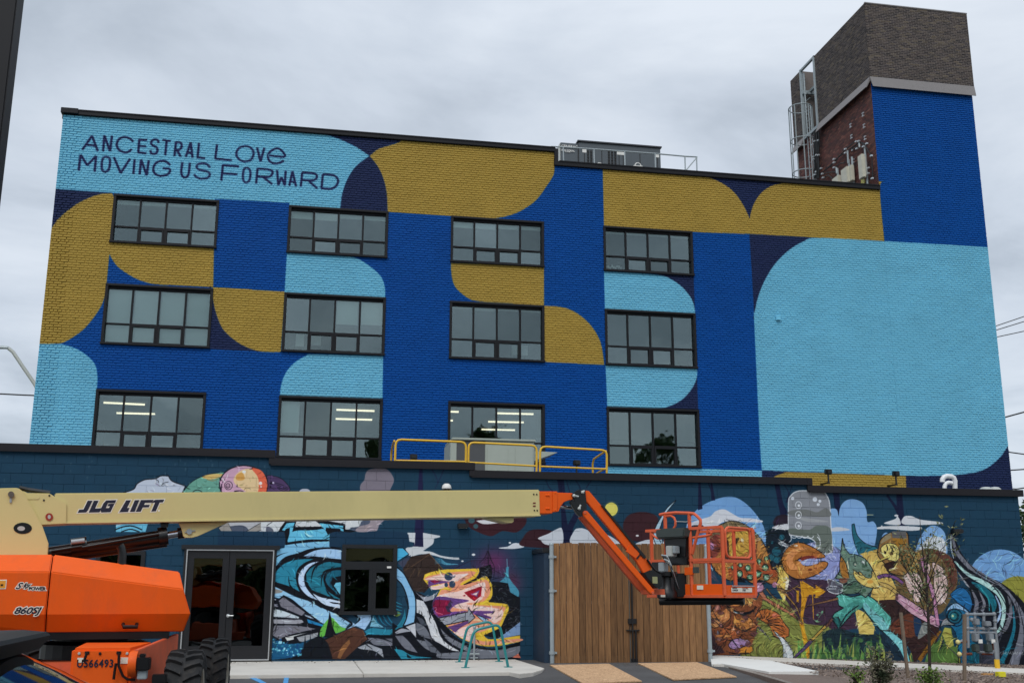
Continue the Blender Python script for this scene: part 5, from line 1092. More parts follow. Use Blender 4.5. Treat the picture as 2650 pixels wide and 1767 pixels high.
rack([m2(732,1447), m2(825,1040), m2(1100,985), m2(1182,1442)], 'teal bike rack hoop nearer the painted wall')
rack([m2(802,1512), m2(895,1090), m2(1190,1018), m2(1285,1505)], 'teal bike rack hoop nearer the sidewalk edge')
# standpipe on the wall behind
p = at_y(1227, 1702, YA-.06); sp = thing('standpipe', 'thin grey pipe with a cross tee against the mural behind the bike racks', 'pipe', (p[0], YA-.06, SZW))
mb = MB(); z2 = at_y(1227, 1622, YA-.06)[2]-SZW; mb.tube([(0,0,0),(0,0,z2)], .022, 8); mb.blob((0,0,z2), .035, 8); mb.build('pipe', M_galv, sp, smooth=True); mb = MB(); mb.tube([(-.11,0,.12),(.11,0,.12)], .018, 8); mb.tube([(-.08,0,.04),(.08,0,.04)], .012, 8); mb.build('tee', M_galv, sp)

# ------------------------------------------------------------------ things on the annex wall and roof
def wall_light(u, v, w_, lab, name='wall_light', grp='flat wall lights on the annex'):
    p = at_y(u, v, YA-.02); o = thing(name, lab, 'wall light', (p[0], YA+.0, p[2]), group=grp); mb = MB(); mb.box(-w_/2, w_/2, -.16, -.0, -.045, .045); mb.build('housing', M_black, o, bevel=.01); mb = MB(); mb.box(-w_/2+.03, w_/2-.03, -.14, -.02, -.052, -.046); mb.build('lens', mat('lens', (150,150,140), .3), o)
wall_light(1197, 1360, .23, 'small black wall light on the mural right of the boom tip of the beige arm')
wall_light(1803, 1364, .23, 'small black wall light behind the top of the lift basket')
wall_light(2473, 1374, .25, 'small black wall light above the tall painted wave at the right')
p = at_y(1155, 1262, YA-.05); o = thing('dome_camera', 'white dome security camera on the blue wall just above the boom', 'camera', (p[0], YA, p[2]))
mb = MB(); mb.lathe([(.001,.09),(.05,.085),(.09,.05),(.105,.0),(.105,-.02),(.08,-.03)], (0,-.11,0), 'z', 18); mb.box(-.05,.05,-.06,-.0,-.02,.04); mb.build('housing', M_white, o, smooth=True); mb = MB(); mb.blob((0,-.11,-.03), .07, 12); mb.build('dome', M_black, o, smooth=True)
# roof of the annex: flood lights on the facade base
def flood(u, v, y, lab):
    p = at_y(u, v, y); o = thing('flood_light', lab, 'flood light', tuple(p), group='small black flood lights at the foot of the facade'); mb = MB(); mb.box(-.11,.11,-.09,.06,-.02,.15); mb.box(-.08,.08,-.14,-.09,.0,.13); mb.build('head', M_black, o, bevel=.02); mb = MB(); mb.tube([(0,0,-.3),(0,0,.02)], .03, 8); mb.box(-.05,.05,.0,.5,-.3,-.26); mb.build('bracket', M_black, o)
flood(2143, 1226, YF-.5, 'left black flood light above the gold strip'); flood(2318, 1231, YF-.5, 'right black flood light above the gold strip'); flood(1492, 1203, YF-.5, 'black flood light right of the air conditioner, by the yellow rail'); flood(1070, 1188, YF-.5, 'black flood light low on the blue brick left of the air conditioner')
# white vent pipes
M_pvc = mat('white_pipe', (216, 218, 220), .4, 0, .03)
vp = at_y(2440, 1262, YA+2.5); o = thing('vent_pipe', 'white plastic double goose-neck vent pipe on the annex roof', 'pipe', tuple(vp))
def vpt(u, v): q = at_y(u, v, YA+2.5)-vp; return (q[0], 0, q[2])
mb = MB(); c0 = vpt(2471,1275); c1 = vpt(2471,1243); c2 = vpt(2438,1244); 
mb.tube([c0, c1, vpt(2468,1236), vpt(2462,1232.5), vpt(2450,1231.5), vpt(2443,1234), vpt(2439,1240), vpt(2439,1247)], .065, 12); mb.build('pipe', M_pvc, o, smooth=True)
mb = MB(); mb.tube([(q[0], -.03, q[2]) for q in (vpt(2443,1275), vpt(2443,1258), vpt(2446,1251), vpt(2453,1248.5), vpt(2462,1250))], .055, 12); mb.build('pipe', M_pvc, o, smooth=True)
for u, lab in ((2551, 'left small grey roof vent cowl near the parapet end'), (2574, 'right small grey roof vent cowl near the parapet end')):
    p = at_y(u, 1268, YA+2); o = thing('roof_vent', lab, 'vent', tuple(p), group='small roof vent cowls'); mb = MB(); mb.lathe([(.09,-.3),(.09,-.02),(.17,-.02),(.16,.03),(.10,.075),(.001,.09)], (0,0,0), 'z', 16); mb.build('cowl', M_lgrey, o, smooth=True)
# rooftop air conditioner
YC = 27.6
M_ac = mat('beige_enamel', (158, 166, 156), .45, 0, .05, 3)
M_ac2 = mat('grey_enamel', (72, 74, 76), .5, 0, .06, 3)
q = lambda x, y, Y=YC: at_y(900+x/2.6133, 950+y/2.6133, Y)
a, b = q(690, 490), q(1262, 720); az = b[2]-.3
ac = thing('air_conditioner', 'large beige rooftop air conditioner behind the yellow guard rail', 'air conditioner', (a[0], YC, az)); T = rel(ac)
xm = q(930, 500)[0]; xm0 = q(738, 500)[0]; zt = q(930, 497)[2]
mb = MB(T); mb.box(xm, b[0], YC, YC+1.3, az, zt); mb.build('cabinet', M_ac, ac, bevel=.02)
mb = MB(T); mb.box(xm0, xm-.004, YC+.02, YC+1.28, az, zt-.0); mb.build('coil_bay', M_ac2, ac)
mb = MB(T); mb.box(a[0]+.02, xm0-.004, YC, YC+1.3, az, zt-.03); mb.build('end_cabinet', M_ac, ac, bevel=.01)
mb = MB(T); mb.box(a[0]+.05, b[0]+.03, YC-.05, YC+1.35, zt, zt+.06); mb.build('lid', M_ac, ac, bevel=.015)
for x0, x1 in ((945, 1083), (1132, 1252)):
    p0, p1 = q(x0, 542), q(x1, 720); mb = MB(T); mb.box(p0[0], p1[0], YC-.018, YC, az+.1, p0[2]); mb.build('door_panel', M_ac, ac, bevel=.006)
p0 = q(1262, 562); p1 = q(1425, 572); p2 = q(1262, 630); mb = MB(T); mb.prism([(p0[0], YC+.1, p0[2]), (p1[0], YC+.1, p1[2]), (p0[0], YC+.1, p2[2])], [(p0[0], YC+1.1, p0[2]), (p1[0], YC+1.1, p1[2]), (p0[0], YC+1.1, p2[2])]); mb.build('intake_hood', M_ac, ac)
# yellow guard rails
M_yel = mat('yellow_rail_paint', (216, 172, 40), .45, 0, .08, 8, dirt=.15)
YG = YA+.75
def yr(pts, lab):
    K = [Vector(at_y(900+x/2.6133, 950+y/2.6133, YG)) for x, y in pts]; o = thing('guard_rail', lab, 'guard rail', tuple(K[0]), group='yellow guard rails on the annex roof')
    T = Matrix.Translation(-K[0]); r = .13; a, b, c, d = K      # bottom left, top left, top right, bottom right
    for i in (0, 3): K[i].z = min(K[0].z, K[3].z)-.25
    rb = K[0].z+.33
    def rc(A, B, C): u = (A-B).normalized(); v = (C-B).normalized(); return [(B+u*r*(1-t)**2+v*r*t**2) for t in (0, .33, .66, 1)]
    mb = MB(T); mb.tube([a]+rc(a, b, c)+rc(b, c, d)+[d], .026, 10); mb.build('hoop', M_yel, o, smooth=True)
    mb = MB(T); zz = lambda p, f: Vector((p.x, p.y, p.z)); 
    return o, T, K
def rail(tl, tr, bl, br, lab):
    o, T, K = yr([bl, tl, tr, br], lab); p0 = Vector(at_y(900+bl[0]/2.6133, 950+(bl[1]-12)/2.6133, YG)); p1 = Vector(at_y(900+br[0]/2.6133, 950+(br[1]-12)/2.6133, YG))
    mb = MB(T); mb.tube([p0, p1], .022, 8); mb.build('bottom_rail', M_yel, o, smooth=True); return o, T, p0, p1
o1, T1, a0, b0 = rail((325,488), (800,506), (318,642), (798,650), 'left yellow guard rail hoop with a short return, in front of blue brick')
o2, T2, a1, b1 = rail((818,508), (1278,530), (815,655), (1275,680), 'middle yellow guard rail hoop in front of the beige air conditioner')
o3, T3, a2, b2 = rail((1302,535), (1752,562), (1298,682), (1748,700), 'right yellow guard rail hoop with a short return')
for o, T, pl, s in ((o1, T1, a0, -1), (o3, T3, b2, -1)):
    tp = Vector(at_y(900+(315 if o is o1 else 1745)/2.6133, 950+(497 if o is o1 else 566)/2.6133, YG)); mb = MB(T); q0 = Vector((pl.x, YG, pl.z-.3)); 
    mb.tube([tp, tp+Vector((-.0, .35, -.02)), tp+Vector((.04, 1.25, -.04)), tp+Vector((.04, 1.35, -.15)), Vector((tp.x+.04, YG+1.35, pl.z-.3))], .024, 8); mb.tube([pl+Vector((0,0,.02)), pl+Vector((.04,1.35,0))], .02, 8); mb.build('return_rail', M_yel, o, smooth=True)

# ------------------------------------------------------------------ generator and railing on the main roof
M_gen = mat('generator_grey', (74, 82, 88), .5, 0, .05, 3); M_vent = mat('black_vent', (18, 19, 22), .7)
YN = 35.2; s5 = 2352/410
gq = lambda x, y, Y=YN: at_y(1420+x/s5, 350+y/s5, Y)
p0, p1 = gq(172, 105), gq(1655, 190); zb_ = ZR2-.3
ztl = gq(172,105)[2]; ztr = gq(440,108)[2]+.02; xs1 = gq(440, 110)[0]
gen = thing('generator', 'long dark grey standby generator cabinet behind the roof railing', 'generator', (p0[0], YN, zb_)); T = rel(gen)
mb = MB(T); mb.box(p0[0], xs1, YN, YN+2, zb_, ztl); mb.box(xs1, p1[0], YN-.02, YN+2.05, zb_, ztr); mb.build('cabinet', M_gen, gen, bevel=.02)
mb = MB(T); mb.box(xs1-.04, p1[0]+.04, YN-.07, YN+2.1, ztr, ztr+.05); mb.build('roof', mat('gen_roof', (44,48,54), .5), gen)
mb = MB(T); mb.box(p0[0]-.06, p0[0]-.002, YN+.0, YN+.5, zb_+.1, gq(150,215)[2]); mb.prism([(p0[0]-.06,YN,gq(150,215)[2]), (p0[0]-.002,YN,gq(150,215)[2]), (p0[0]-.002,YN+.5,gq(150,215)[2]), (p0[0]-.06,YN+.5,gq(150,215)[2])], [(p0[0]-.012,YN,ztl-.03), (p0[0]-.002,YN,ztl-.03), (p0[0]-.002,YN+.5,ztl-.03), (p0[0]-.012,YN+.5,ztl-.03)]); mb.build('end_duct', M_lgrey, gen)
for x0, x1, nn in ((560, 650, 2), (868, 1008, 3)):
    a, b = gq(x0, 225)[0], gq(x1, 225)[0]; za, zz = gq(x0, 430)[2], gq(x0, 222)[2]; w_ = (b-a)/nn
    for k in range(nn):
        for j in range(5): mb = MB(T); mb.box(a+k*w_+.02, a+(k+1)*w_-.03, YN-.045, YN-.02, za+(zz-za)*j/5+.01, za+(zz-za)*(j+1)/5-.02); mb.build('vent', M_vent, gen)
for x, y in ((527,232), (1040,265), (1098,270), (1605,305)):
    p = gq(x, y); mb = MB(T); mb.box(p[0]-.075, p[0]+.075, YN-.03, YN-.02, p[2]-.08, p[2]+.08); mb.build('sticker', M_white, gen)
mb = MB(T)
for x in (437, 527, 785, 1040, 1100, 1350, 1608):
    p = gq(x, 250); mb.box(p[0]-.012, p[0]+.012, YN-.028, YN-.02 if x > 440 else YN-.0, zb_+.2, ztl-.22)
mb.build('seam', M_vent, gen, kind='stuff')
for b_, x, y, sz in (('GENERAC', 184, 186, .150), ('INDUSTRIAL', 186, 240, .098), ('POWER', 240, 256, .06)):
    p = gq(x, y); text_mesh('lettering', b_, sz, M_white, gen, .002, M=T @ Matrix.Translation((p[0], YN-.03 if x < 400 else YN-.04, p[2])) @ Matrix.Rotation(R_(90), 4, 'X'), sx=.9, offset=.002)
YRl = YF+.25
rr = thing('roof_railing', 'long galvanised pipe railing along the roof edge by the generator', 'railing', tuple(gq(10,190,YRl))); T = rel(rr)
rq = lambda x, y: Vector(gq(x, y, YRl))
mb = MB(T); mb.tube([rq(0,215), rq(8,185), rq(40,168), rq(640,207), rq(1130,243), rq(1640,280), rq(2030,316), rq(2205,325)], .026, 8); mb.build('top_rail', M_galv, rr, smooth=True)
mb = MB(T); mb.tube([rq(150,392), rq(640,428), rq(1130,460), rq(1640,496), rq(2030,533), rq(2215,545)], .02, 8); mb.build('bottom_rail', M_galv, rr, smooth=True)
for x, yt, yb in ((215,180,412), (672,208,445), (1128,243,478), (1580,275,508), (2022,316,540), (2195,325,548)):
    mb = MB(T); mb.tube([rq(x, yt), rq(x+6, yb)], .024, 8); mb.build('post', M_galv, rr, smooth=True)
mb = MB(T); mb.tube([rq(2035,525), rq(2200,330)], .02, 8); mb.build('brace', M_galv, rr, smooth=True)
for x in (755, 1325):
    p = rq(x, 455); o = thing('roof_hook', ('left' if x < 1000 else 'right')+' small white hoop on the roof edge below the generator', 'anchor', tuple(p)); mb = MB(); mb.tube(arc((0,0,0), .1, 0, 180, 8), .02, 6); mb.box(-.16,.16,-.02,.02,-.03,0); mb.build('hoop', M_white, o)
# ladder with safety cage on the tower flank
s3 = 1384/300
tq = lambda x, y, X: at_x(2020+x/s3, 150+y/s3, X)
XC = TX0-.42
pc = tq(190, 545, XC); yc = pc[1]-.0; yc = (yb2+yb1)/2+.25
def tz(x, y): return at_y(2020+x/s3, 150+y/s3, yc)[2]
cxr = [at_y(2020+60/s3, 150, yc)[0], at_y(2020+318/s3, 150, yc)[0]]; ccx = sum(cxr)/2+.03; cr_ = (cxr[1]-cxr[0])/2*.98
lad = thing('cage_ladder', 'galvanised ladder with round safety cage beside the tower opening', 'ladder', (ccx, yc, ZR2)); T = rel(lad)
zs = [tz(190, 600), tz(190, 985), tz(190, 1370)]; zt_ = zs[0]; 
for z in zs+[zs[2]-1.3]: mb = MB(T); mb.tube([(ccx+cr_*math.cos(R_(t)), yc+cr_*math.sin(R_(t)), z) for t in range(0, 361, 20)], .022, 6, cap=False); mb.build('hoop', M_galv, lad, smooth=True)
for t in (150, 185, 215, 250, 285, 320, 350): mb = MB(T); mb.box(*sum([[ccx+cr_*math.cos(R_(t))-.02, ccx+cr_*math.cos(R_(t))+.02], [yc+cr_*math.sin(R_(t))-.01, yc+cr_*math.sin(R_(t))+.01]], []), ZR2-.3, zt_); mb.build('strap', M_galv, lad)
lx = ccx+cr_*.75
for s_ in (-.2, .2): mb = MB(T); mb.tube([(lx, yc+s_, ZR2-.3), (lx, yc+s_, TT-.2 if s_ > 0 else zt_+.1)], .032, 8); mb.build('stile', M_galv, lad, smooth=True)
for i in range(22): mb = MB(T); mb.tube([(lx, yc-.2, ZR2-.2+i*.3), (lx, yc+.2, ZR2-.2+i*.3)], .014, 6); mb.build('rung', M_galv, lad)
# telecom gear on the red flank
XG = XT-.05
M_dark = mat('dark_cable', (20, 22, 24), .5); M_bolt = mat('bright_steel', (190,196,200), .35, .5)
def panel(x0, x1, y0, y1, lab, dep=.3):
    a, b = tq(x0, y0, XG-dep), tq(x1, y1, XG-dep); o = thing('antenna_unit', lab, 'antenna', (XG-dep, a[1], b[2]), group='radio units on the red brick flank'); T = rel(o)
    ya, yb = min(a[1], b[1]), max(a[1], b[1]); mb = MB(T); mb.box(XG-dep, XG-dep+.14, ya, yb, min(a[2], b[2]), max(a[2], b[2])); mb.build('cover', mat('antenna_cream', (188,186,170), .5), o, bevel=.02)
    mb = MB(T); mb.box(XG-dep+.14, XG-.1, ya+.04, yb-.04, min(a[2], b[2])+.1, max(a[2], b[2])-.1); mb.build('heatsink', M_lgrey, o); mb = MB(T); mb.tube([(XG-.06, (ya+yb)/2, min(a[2],b[2])-.5), (XG-.06, (ya+yb)/2, max(a[2],b[2])+.35)], .04, 8); mb.build('mast', M_galv, o)
panel(915, 985, 1180, 1420, 'upright cream radio unit nearest the blue brick corner'); panel(715, 800, 1345, 1480, 'low cream radio unit left of the upright one'); panel(800, 850, 1300, 1460, 'grey radio unit between the two cream ones', .2); panel(610, 690, 1450, 1500, 'small pale box just above the coping', .2)
for i, (x, y) in enumerate(((990,678), (843,810), (1003,815), (853,942), (1015,958), (875,1232), (865,1085))):
    p = tq(x, y, XG-.02); o = thing('wall_bracket', 'small steel bracket on the red brick flank, '+['topmost of all', 'top one of the left column', 'second in the right column', 'second one of the left column', 'lowest of the right column', 'between the cream radio units', 'just above the black cable arch'][i], 'bracket', tuple(p), group='small brackets on the red brick flank'); mb = MB(); mb.box(-.04,.0,-.06,.06,.04,.07); mb.box(-.04,0,-.06,.06,-.07,-.04); mb.box(-.02,0,.04,.06,-.04,.04); mb.build('plate', M_bolt, o)
cb = thing('cable_run', 'bundle of black cables and clamps climbing the red brick flank by the ladder', 'cables', (XG, tq(430,900,XG)[1], ZR2)); T = rel(cb); rc_ = random.Random(9)
for k in range(6):
    x = 405+k*11; mb = MB(T); pts = [tq(x+rc_.uniform(-5,5), yy, XG-.08-.03*(k%2)) for yy in range(880, 1500, 70)]; mb.tube(pts, .03, 6); mb.build('cable', M_dark, cb, smooth=True)
for P in ([(440,1180),(450,1260),(490,1330)], [(500,1370),(600,1290),(700,1180),(790,1120),(930,1010),(1010,1040),(1060,1130),(1090,1180)], [(490,1380),(640,1240),(780,1090),(900,1000),(1000,1020),(1030,1090)], [(650,1300),(720,1260),(770,1250)], [(480,1400),(560,1370),(680,1360)], [(1090,1170),(1100,1440)], [(860,1090),(940,1060),(990,1060)], [(500,1440),(570,1400),(620,1440)]):
    mb = MB(T); mb.tube([tq(x, y, XG-.06) for x, y in P], .022, 6); mb.build('cable', M_dark, cb, smooth=True)
mb = MB(T)
for x, y in ((385,1035), (410,995), (450,985), (430,1160), (395,1180), (395,1210), (455,1162), (425,1362), (400,1400), (415,1395), (485,1320), (500,1385), (510,1430), (640,1210), (640,1250), (640,1310), (775,1090), (775,1135), (905,1000), (935,995), (912,1085), (1030,1025), (1085,1170), (1050,1315), (1048,1380), (1095,1440), (990,1060)):
    p = tq(x, y, XG-.12); mb.box(p[0]-.04, p[0]+.03, p[1]-.045, p[1]+.045, p[2]-.025, p[2]+.025)
mb.build('clamps', M_bolt, cb, kind='stuff')
for x, y0, y1 in ((800,1110,1260), (935,1000,1070), (665,1310,1380)): mb = MB(T); mb.tube([tq(x, y0, XG-.1), tq(x+8, y1, XG-.1)], .035, 8); mb.build('mast', M_galv, cb, smooth=True)
p = tq(990, 1475, XG-.1); mb = MB(T); mb.box(p[0]-.03, p[0], p[1]-.12, p[1]+.12, p[2]-.1, p[2]+.1); mb.build('warning_sign', mat('sign_yellow', (200,190,90), .5), cb)
# ------------------------------------------------------------------ boom lift
M_or = mat('lift_orange', (228, 90, 16), .5, 0, .05, 3, spec=.25, dirt=.2)
M_or2 = mat('lift_orange_worn', (210, 92, 52), .55, 0, .12, 10, dirt=.3)
M_be = mat('boom_beige', (204, 190, 132), .5, 0, .04, 1.2, spec=.3, dirt=.12)
M_blk = mat('lift_black', (15, 16, 18), .32, 0, .15, 10)
M_rub = mat('tyre_rubber', (27, 28, 30), .85, 0, .2, 10, .2, 60, dirt=.3)
M_rod = mat('chrome_rod', (200, 200, 205), .12, 1.0, .02)
M_ink = mat('navy_decal', (26, 26, 48), .4, 0, .03); M_dec = mat('white_decal', (224, 220, 206), .45, 0, .03)
LX, LY = -2.38, 14.0; GL = gz(LX, LY); BA = R_(10.5)
lift = thing('boom_lift', 'large orange and beige articulating boom lift reaching right across the lot', 'boom lift', (LX, LY, GL))
TL = Matrix.Translation((-LX, -LY, -GL))
bex = np.array([math.cos(BA), math.sin(BA), 0.]); bey = np.array([-math.sin(BA), math.cos(BA), 0.]); LO = np.array([LX, LY, 0.])
def bw(s, y, z): return LO+bex*s+bey*y+np.array([0, 0, z])
def bp(u, v, off): return on_plane(u, v, LO+bey*off, bey)
def zc(c, *f): return [(c[0]+f[i]/c[2], c[1]+f[i+1]/c[2]) for i in range(0, len(f), 2)]
def plate(mb, px, off, th):
    A = [bp(u, v, off) for u, v in px]; mb.prism(A, [p+bey*th for p in A]); return mb
def PM(): return MB(TL)
# main boom tube
bh = [(141,1275.6), (1396.5,1266.5), (1398,1333.8), (150,1353.2)]
boom = plate(PM(), bh, -.17, .34).build('boom', M_be, lift, bevel=.012)
mb = PM(); A = [bp(u, v, -.185) for u, v in ((150,1350.5), (1399,1331.5), (1399,1334.6), (150,1354.2))]; mb.prism(A, [p+bey*.37 for p in A]); mb.build('boom_flange', M_be, lift)
mb = PM()
for x, y in ((1258,858),(1278,859),(1262,967),(1281,967)):
    p = bp(900+x/2.6133, 950+y/2.6133, -.172); mb.blob(p, .012, 6)
mb.build('bolt', M_blk, lift, kind='stuff')
for y in (917, 937):
    mb = PM(); c = zc(M4, 1253, y-4, 1271, y-4, 1271, y+4, 1253, y+4); plate(mb, c, -.176, .004); mb.build('slot', mat('slot_red', (110,30,24), .6), lift)
plate(PM(), zc(M11, 178,58, 215,76, 385,78, 440,112, 505,146, 520,165, 520,315, 325,325, 280,300), -.19, .38).build('boom_root', M_be, lift, bevel=.006)
mb = PM(); plate(mb, zc(M11, 205,100, 300,100, 308,108, 308,118, 300,126, 215,126, 205,118), -.196, .006); mb.build('stiffener', M_be, lift, bevel=.002)
plate(PM(), zc(M4, 930,1008, 1122,1004, 1122,1042, 1112,1051, 1080,1051, 955,1022), -.12, .24).build('wear_bracket', M_be, lift)
# upright / turntable post
up = plate(PM(), zc(M11, -420,60, -300,35, 0,38, 125,35, 150,42, 182,66, 330,332, 378,470, 372,560, 300,640, -420,640), -.27, .10).build('upright', M_be, lift, bevel=.006)
plate(PM(), zc(M11, -420,60, -300,35, 0,38, 125,35, 150,42, 182,66, 330,332, 378,470, 372,560, 300,640, -420,640), .18, .10).build('upright', M_be, lift, bevel=.006)
def disc(cx, cy, rx, ry, off, th, m, name, crop=M11, n=20):
    px = []
    for i in range(n): t = 2*math.pi*i/n; px += [cx+rx*math.cos(t), cy+ry*math.sin(t)]
    return plate(PM(), zc(crop, *px), off, th).build(name, m, lift)
disc(177, 350, 72, 44, -.275, .006, M_blk, 'access_hole'); disc(165, 352, 30, 18, -.279, .004, M_lgrey, 'fitting')
disc(86, 86, 24, 24, -.30, .03, mat('pin_steel', (110,100,92), .4, .6), 'pivot_pin'); mb = PM(); plate(mb, zc(M11, 78,100, 92,100, 90,150, 74,150), -.285, .012); mb.build('pin_keeper', M_galv, lift)
disc(384, 262, 30, 30, -.2, .012, mat('decal_red', (150,44,24), .5), 'round_decal'); disc(384, 262, 12, 16, -.204, .004, M_lgrey, 'round_decal')
mb = PM(); 
for x, y in ((385,95), (342,132)): p = bp(*zc(M11, x, y)[0], -.192); mb.blob(p, .012, 6)
mb.build('bolt', M_blk, lift, kind='stuff')
mb = PM(); pts = [bp(*zc(M11, x, y)[0], -.05) for x, y in ((150,36),(220,52),(300,64),(390,76))]; mb.tube(pts, .03, 6); mb.build('hose_cover', M_blk, lift)
# lettering on the boom
def on_boom(body, x, y, hpx, off, m, shear, sx, m2_, grow, crop=M11, rot=0.0, wide=None, name='lettering'):
    u, v = zc(crop, x, y)[0]; p = bp(u, v, off); p2 = bp(u, v-hpx/crop[2], off); sz = (p2[2]-p[2])/.70
    R = Matrix(((bex[0], 0, -bey[0], 0), (bex[1], 0, -bey[1], 0), (0, 1, 0, 0), (0, 0, 0, 1)))
    M = TL @ Matrix.Translation(p) @ R @ Matrix.Rotation(rot, 4, 'Z')
    text_mesh(name, body, sz, m, lift, .0015, shear=shear, sx=sx, offset=grow*.35, M=M @ Matrix.Translation((0, 0, .002)))
    o = text_mesh(name, body, sz, m2_, lift, .001, shear=shear, sx=sx, offset=grow*1.9, M=M)
# JLG LIFT as built-up block letters
def letters(polys, off, crop):
    for px in polys:
        c = np.array(px, float).reshape(-1, 2)
        plate(PM(), zc(crop, *px), off-.003, .003).build('letter', M_ink, lift)
        # white rim
        ar = sum(c[i][0]*c[(i+1) % len(c)][1]-c[(i+1) % len(c)][0]*c[i][1] for i in range(len(c))); sgn = 1 if ar > 0 else -1; out = []
        for i in range(len(c)):
            a, b_, d = c[i-1], c[i], c[(i+1) % len(c)]; e1 = (b_-a)/np.linalg.norm(b_-a); e2 = (d-b_)/np.linalg.norm(d-b_); n1 = np.array([e1[1], -e1[0]])*sgn; n2 = np.array([e2[1], -e2[0]])*sgn; k = n1+n2; k = k/max(np.dot(k, n1), .35); out += list(b_+k*7)
        plate(PM(), zc(crop, *out), off-.0015, .0015).build('letter_rim', M_dec, lift)
letters([
 [685,135, 722,135, 688,208, 672,227, 606,230, 618,205, 652,203],
 [733,135, 770,135, 742,196, 790,194, 776,226, 692,228],
 [828,133, 908,130, 898,152, 842,154, 826,193, 850,192, 858,178, 838,178, 848,160, 894,158, 872,204, 862,225, 790,227, 784,205, 806,158],
 [985,132, 1022,131, 992,192, 1012,191, 998,223, 930,226],
 [1052,131, 1088,130, 1050,222, 1013,223],
 [1100,130, 1198,128, 1188,150, 1132,152, 1124,168, 1170,167, 1160,187, 1114,188, 1098,221, 1060,222],
 [1182,150, 1212,128, 1282,126, 1272,148, 1246,149, 1216,218, 1180,220, 1210,150]], -.171, M11)
disc(1240, 213, 8, 8, -.172, .002, M_dec, 'letter')
# lift cylinder under the boom
def cyl(name, a, b, r, off, m, crop=M11, n=16): mb = PM(); mb.tube([bp(*zc(crop, *a)[0], off), bp(*zc(crop, *b)[0], off)], r, n); return mb.build(name, m, lift, smooth=True)
cyl('lift_cylinder', (330,560), (1300,412), .085, 0, M_blk); cyl('cylinder_gland', (1235,420), (1305,408), .115, 0, M_blk); cyl('lift_rod', (1300,408), (1400,390), .045, 0, M_rod); cyl('cylinder_collar', (555,505), (680,485), .11, 0, M_blk)
cyl('cylinder_tube', (640,500), (1240,395), .022, -.11, M_blk); cyl('cylinder_tube', (400,530), (640,490), .022, -.11, M_blk); cyl('lower_tube', (380,600), (1300,465), .05, .02, M_blk); cyl('valve_block', (555,458), (660,445), .03, -.13, M_galv)
plate(PM(), zc(M11, 1395,312, 1800,296, 1545,412, 1500,424, 1445,425, 1430,410, 1415,350), -.10, .05).build('cylinder_lug', M_be, lift, bevel=.004)
plate(PM(), zc(M11, 1395,312, 1800,296, 1545,412, 1500,424, 1445,425, 1430,410, 1415,350), .06, .05).build('cylinder_lug', M_be, lift, bevel=.004)
disc(1477, 376, 22, 22, -.12, .03, M_galv, 'pivot_pin'); mb = PM(); plate(mb, zc(M11, 1440,378, 1520,364, 1525,372, 1445,386), -.115, .01); mb.build('pin_keeper', M_galv, lift)
cyl('clevis', (1385,392), (1440,384), .07, 0, M_blk); plate(PM(), zc(M11, 1250,300, 1320,300, 1310,345, 1262,345), -.06, .12).build('stop_block', M_blk, lift)
# exhaust
mb = PM(); mb.tube([bp(*zc(M11, x, y)[0], -.75) for x, y in ((948,640), (952,590), (955,545), (948,505), (935,485))], .05, 12, r1=.045); mb.build('exhaust', M_blk, lift, smooth=True)
# engine hood (near side box)
def hrow(pts, off): return [bp(*zc(M11, x, y)[0], off) for x, y in pts]
TOP = [(-900,560), (415,556), (1400,690)]; UPR = [(-900,688), (395,690), (1432,826)]; LOW = [(-900,1020), (362,1022), (1486,1016)]; BOT = [(-900,1120), (355,1165), (1432,1156)]
offs = (-.80, -1.06, -1.06, -.96)
rows = [hrow(TOP, offs[0]), hrow(UPR, offs[1]), hrow(LOW, offs[2]), hrow(BOT, offs[3])]
for seg, nm in ((0, 'hood'), (1, 'hood')):
    mb = PM(); g = .006
    vs = []; 
    for r in rows:
        a, b = r[seg], r[seg+1]; d = (b-a)/np.linalg.norm(b-a)
        vs += [a+d*(g if seg else 0), b-d*(0 if seg else g)]
    back = [np.array([p[0], p[1], p[2]])+bey*(.62) for p in vs]
    n = 4; V = vs+back; fs = []
    for i in range(3): fs.append((2*i, 2*i+1, 2*i+3, 2*i+2)); fs.append((8+2*i+2, 8+2*i+3, 8+2*i+1, 8+2*i))
    fs += [(0, 8, 9, 1), (6, 7, 15, 14)]
    for i in range(3): fs += [(2*i, 2*i+2, 8+2*i+2, 8+2*i), (2*i+1, 8+2*i+1, 8+2*i+3, 2*i+3)]
    mb.add(V, fs); mb.build(nm, M_or, lift, bevel=.012)
# hood handle, decals
mb = PM(); hp = [bp(*zc(M11, x, y)[0], -1.03) for x, y in ((962,1098),(962,1118),(1068,1118),(1068,1098))]; mb.tube([hp[0], hp[1]-bey*.05, hp[2]-bey*.05, hp[3]], .022, 8); mb.build('hood_handle', M_blk, lift, smooth=True)
pv = lambda off: None
def face_text(body, x, y, h, shear, sx, grow, m1=M_ink, m2=M_dec, off=-1.062, sp=1.0): on_boom(body, x, y, h, off, m1, shear, sx, m2, grow)
face_text('860SJ', 104, 1016, 50, .35, 1.22, .006)
face_text('POWER', 222, 832, 24, .0, 1.05, .005); face_text('S', 118, 822, 48, .5, 1.1, .005); face_text('ky', 178, 810, 34, .5, 1.0, .005)
q = zc(M11, -30,752, 54,750, 46,824, -30,826); plate(PM(), q, -1.064, .004).build('rental_sticker', M_dec, lift); plate(PM(), zc(M11, -30,760, 46,758, 40,816, -30,818), -1.067, .003).build('rental_sticker', mat('sticker_orange', (226,150,40), .5), lift); on_boom('tal', 4, 798, 14, -1.069, M_blk, 0, .9, M_blk, .001)
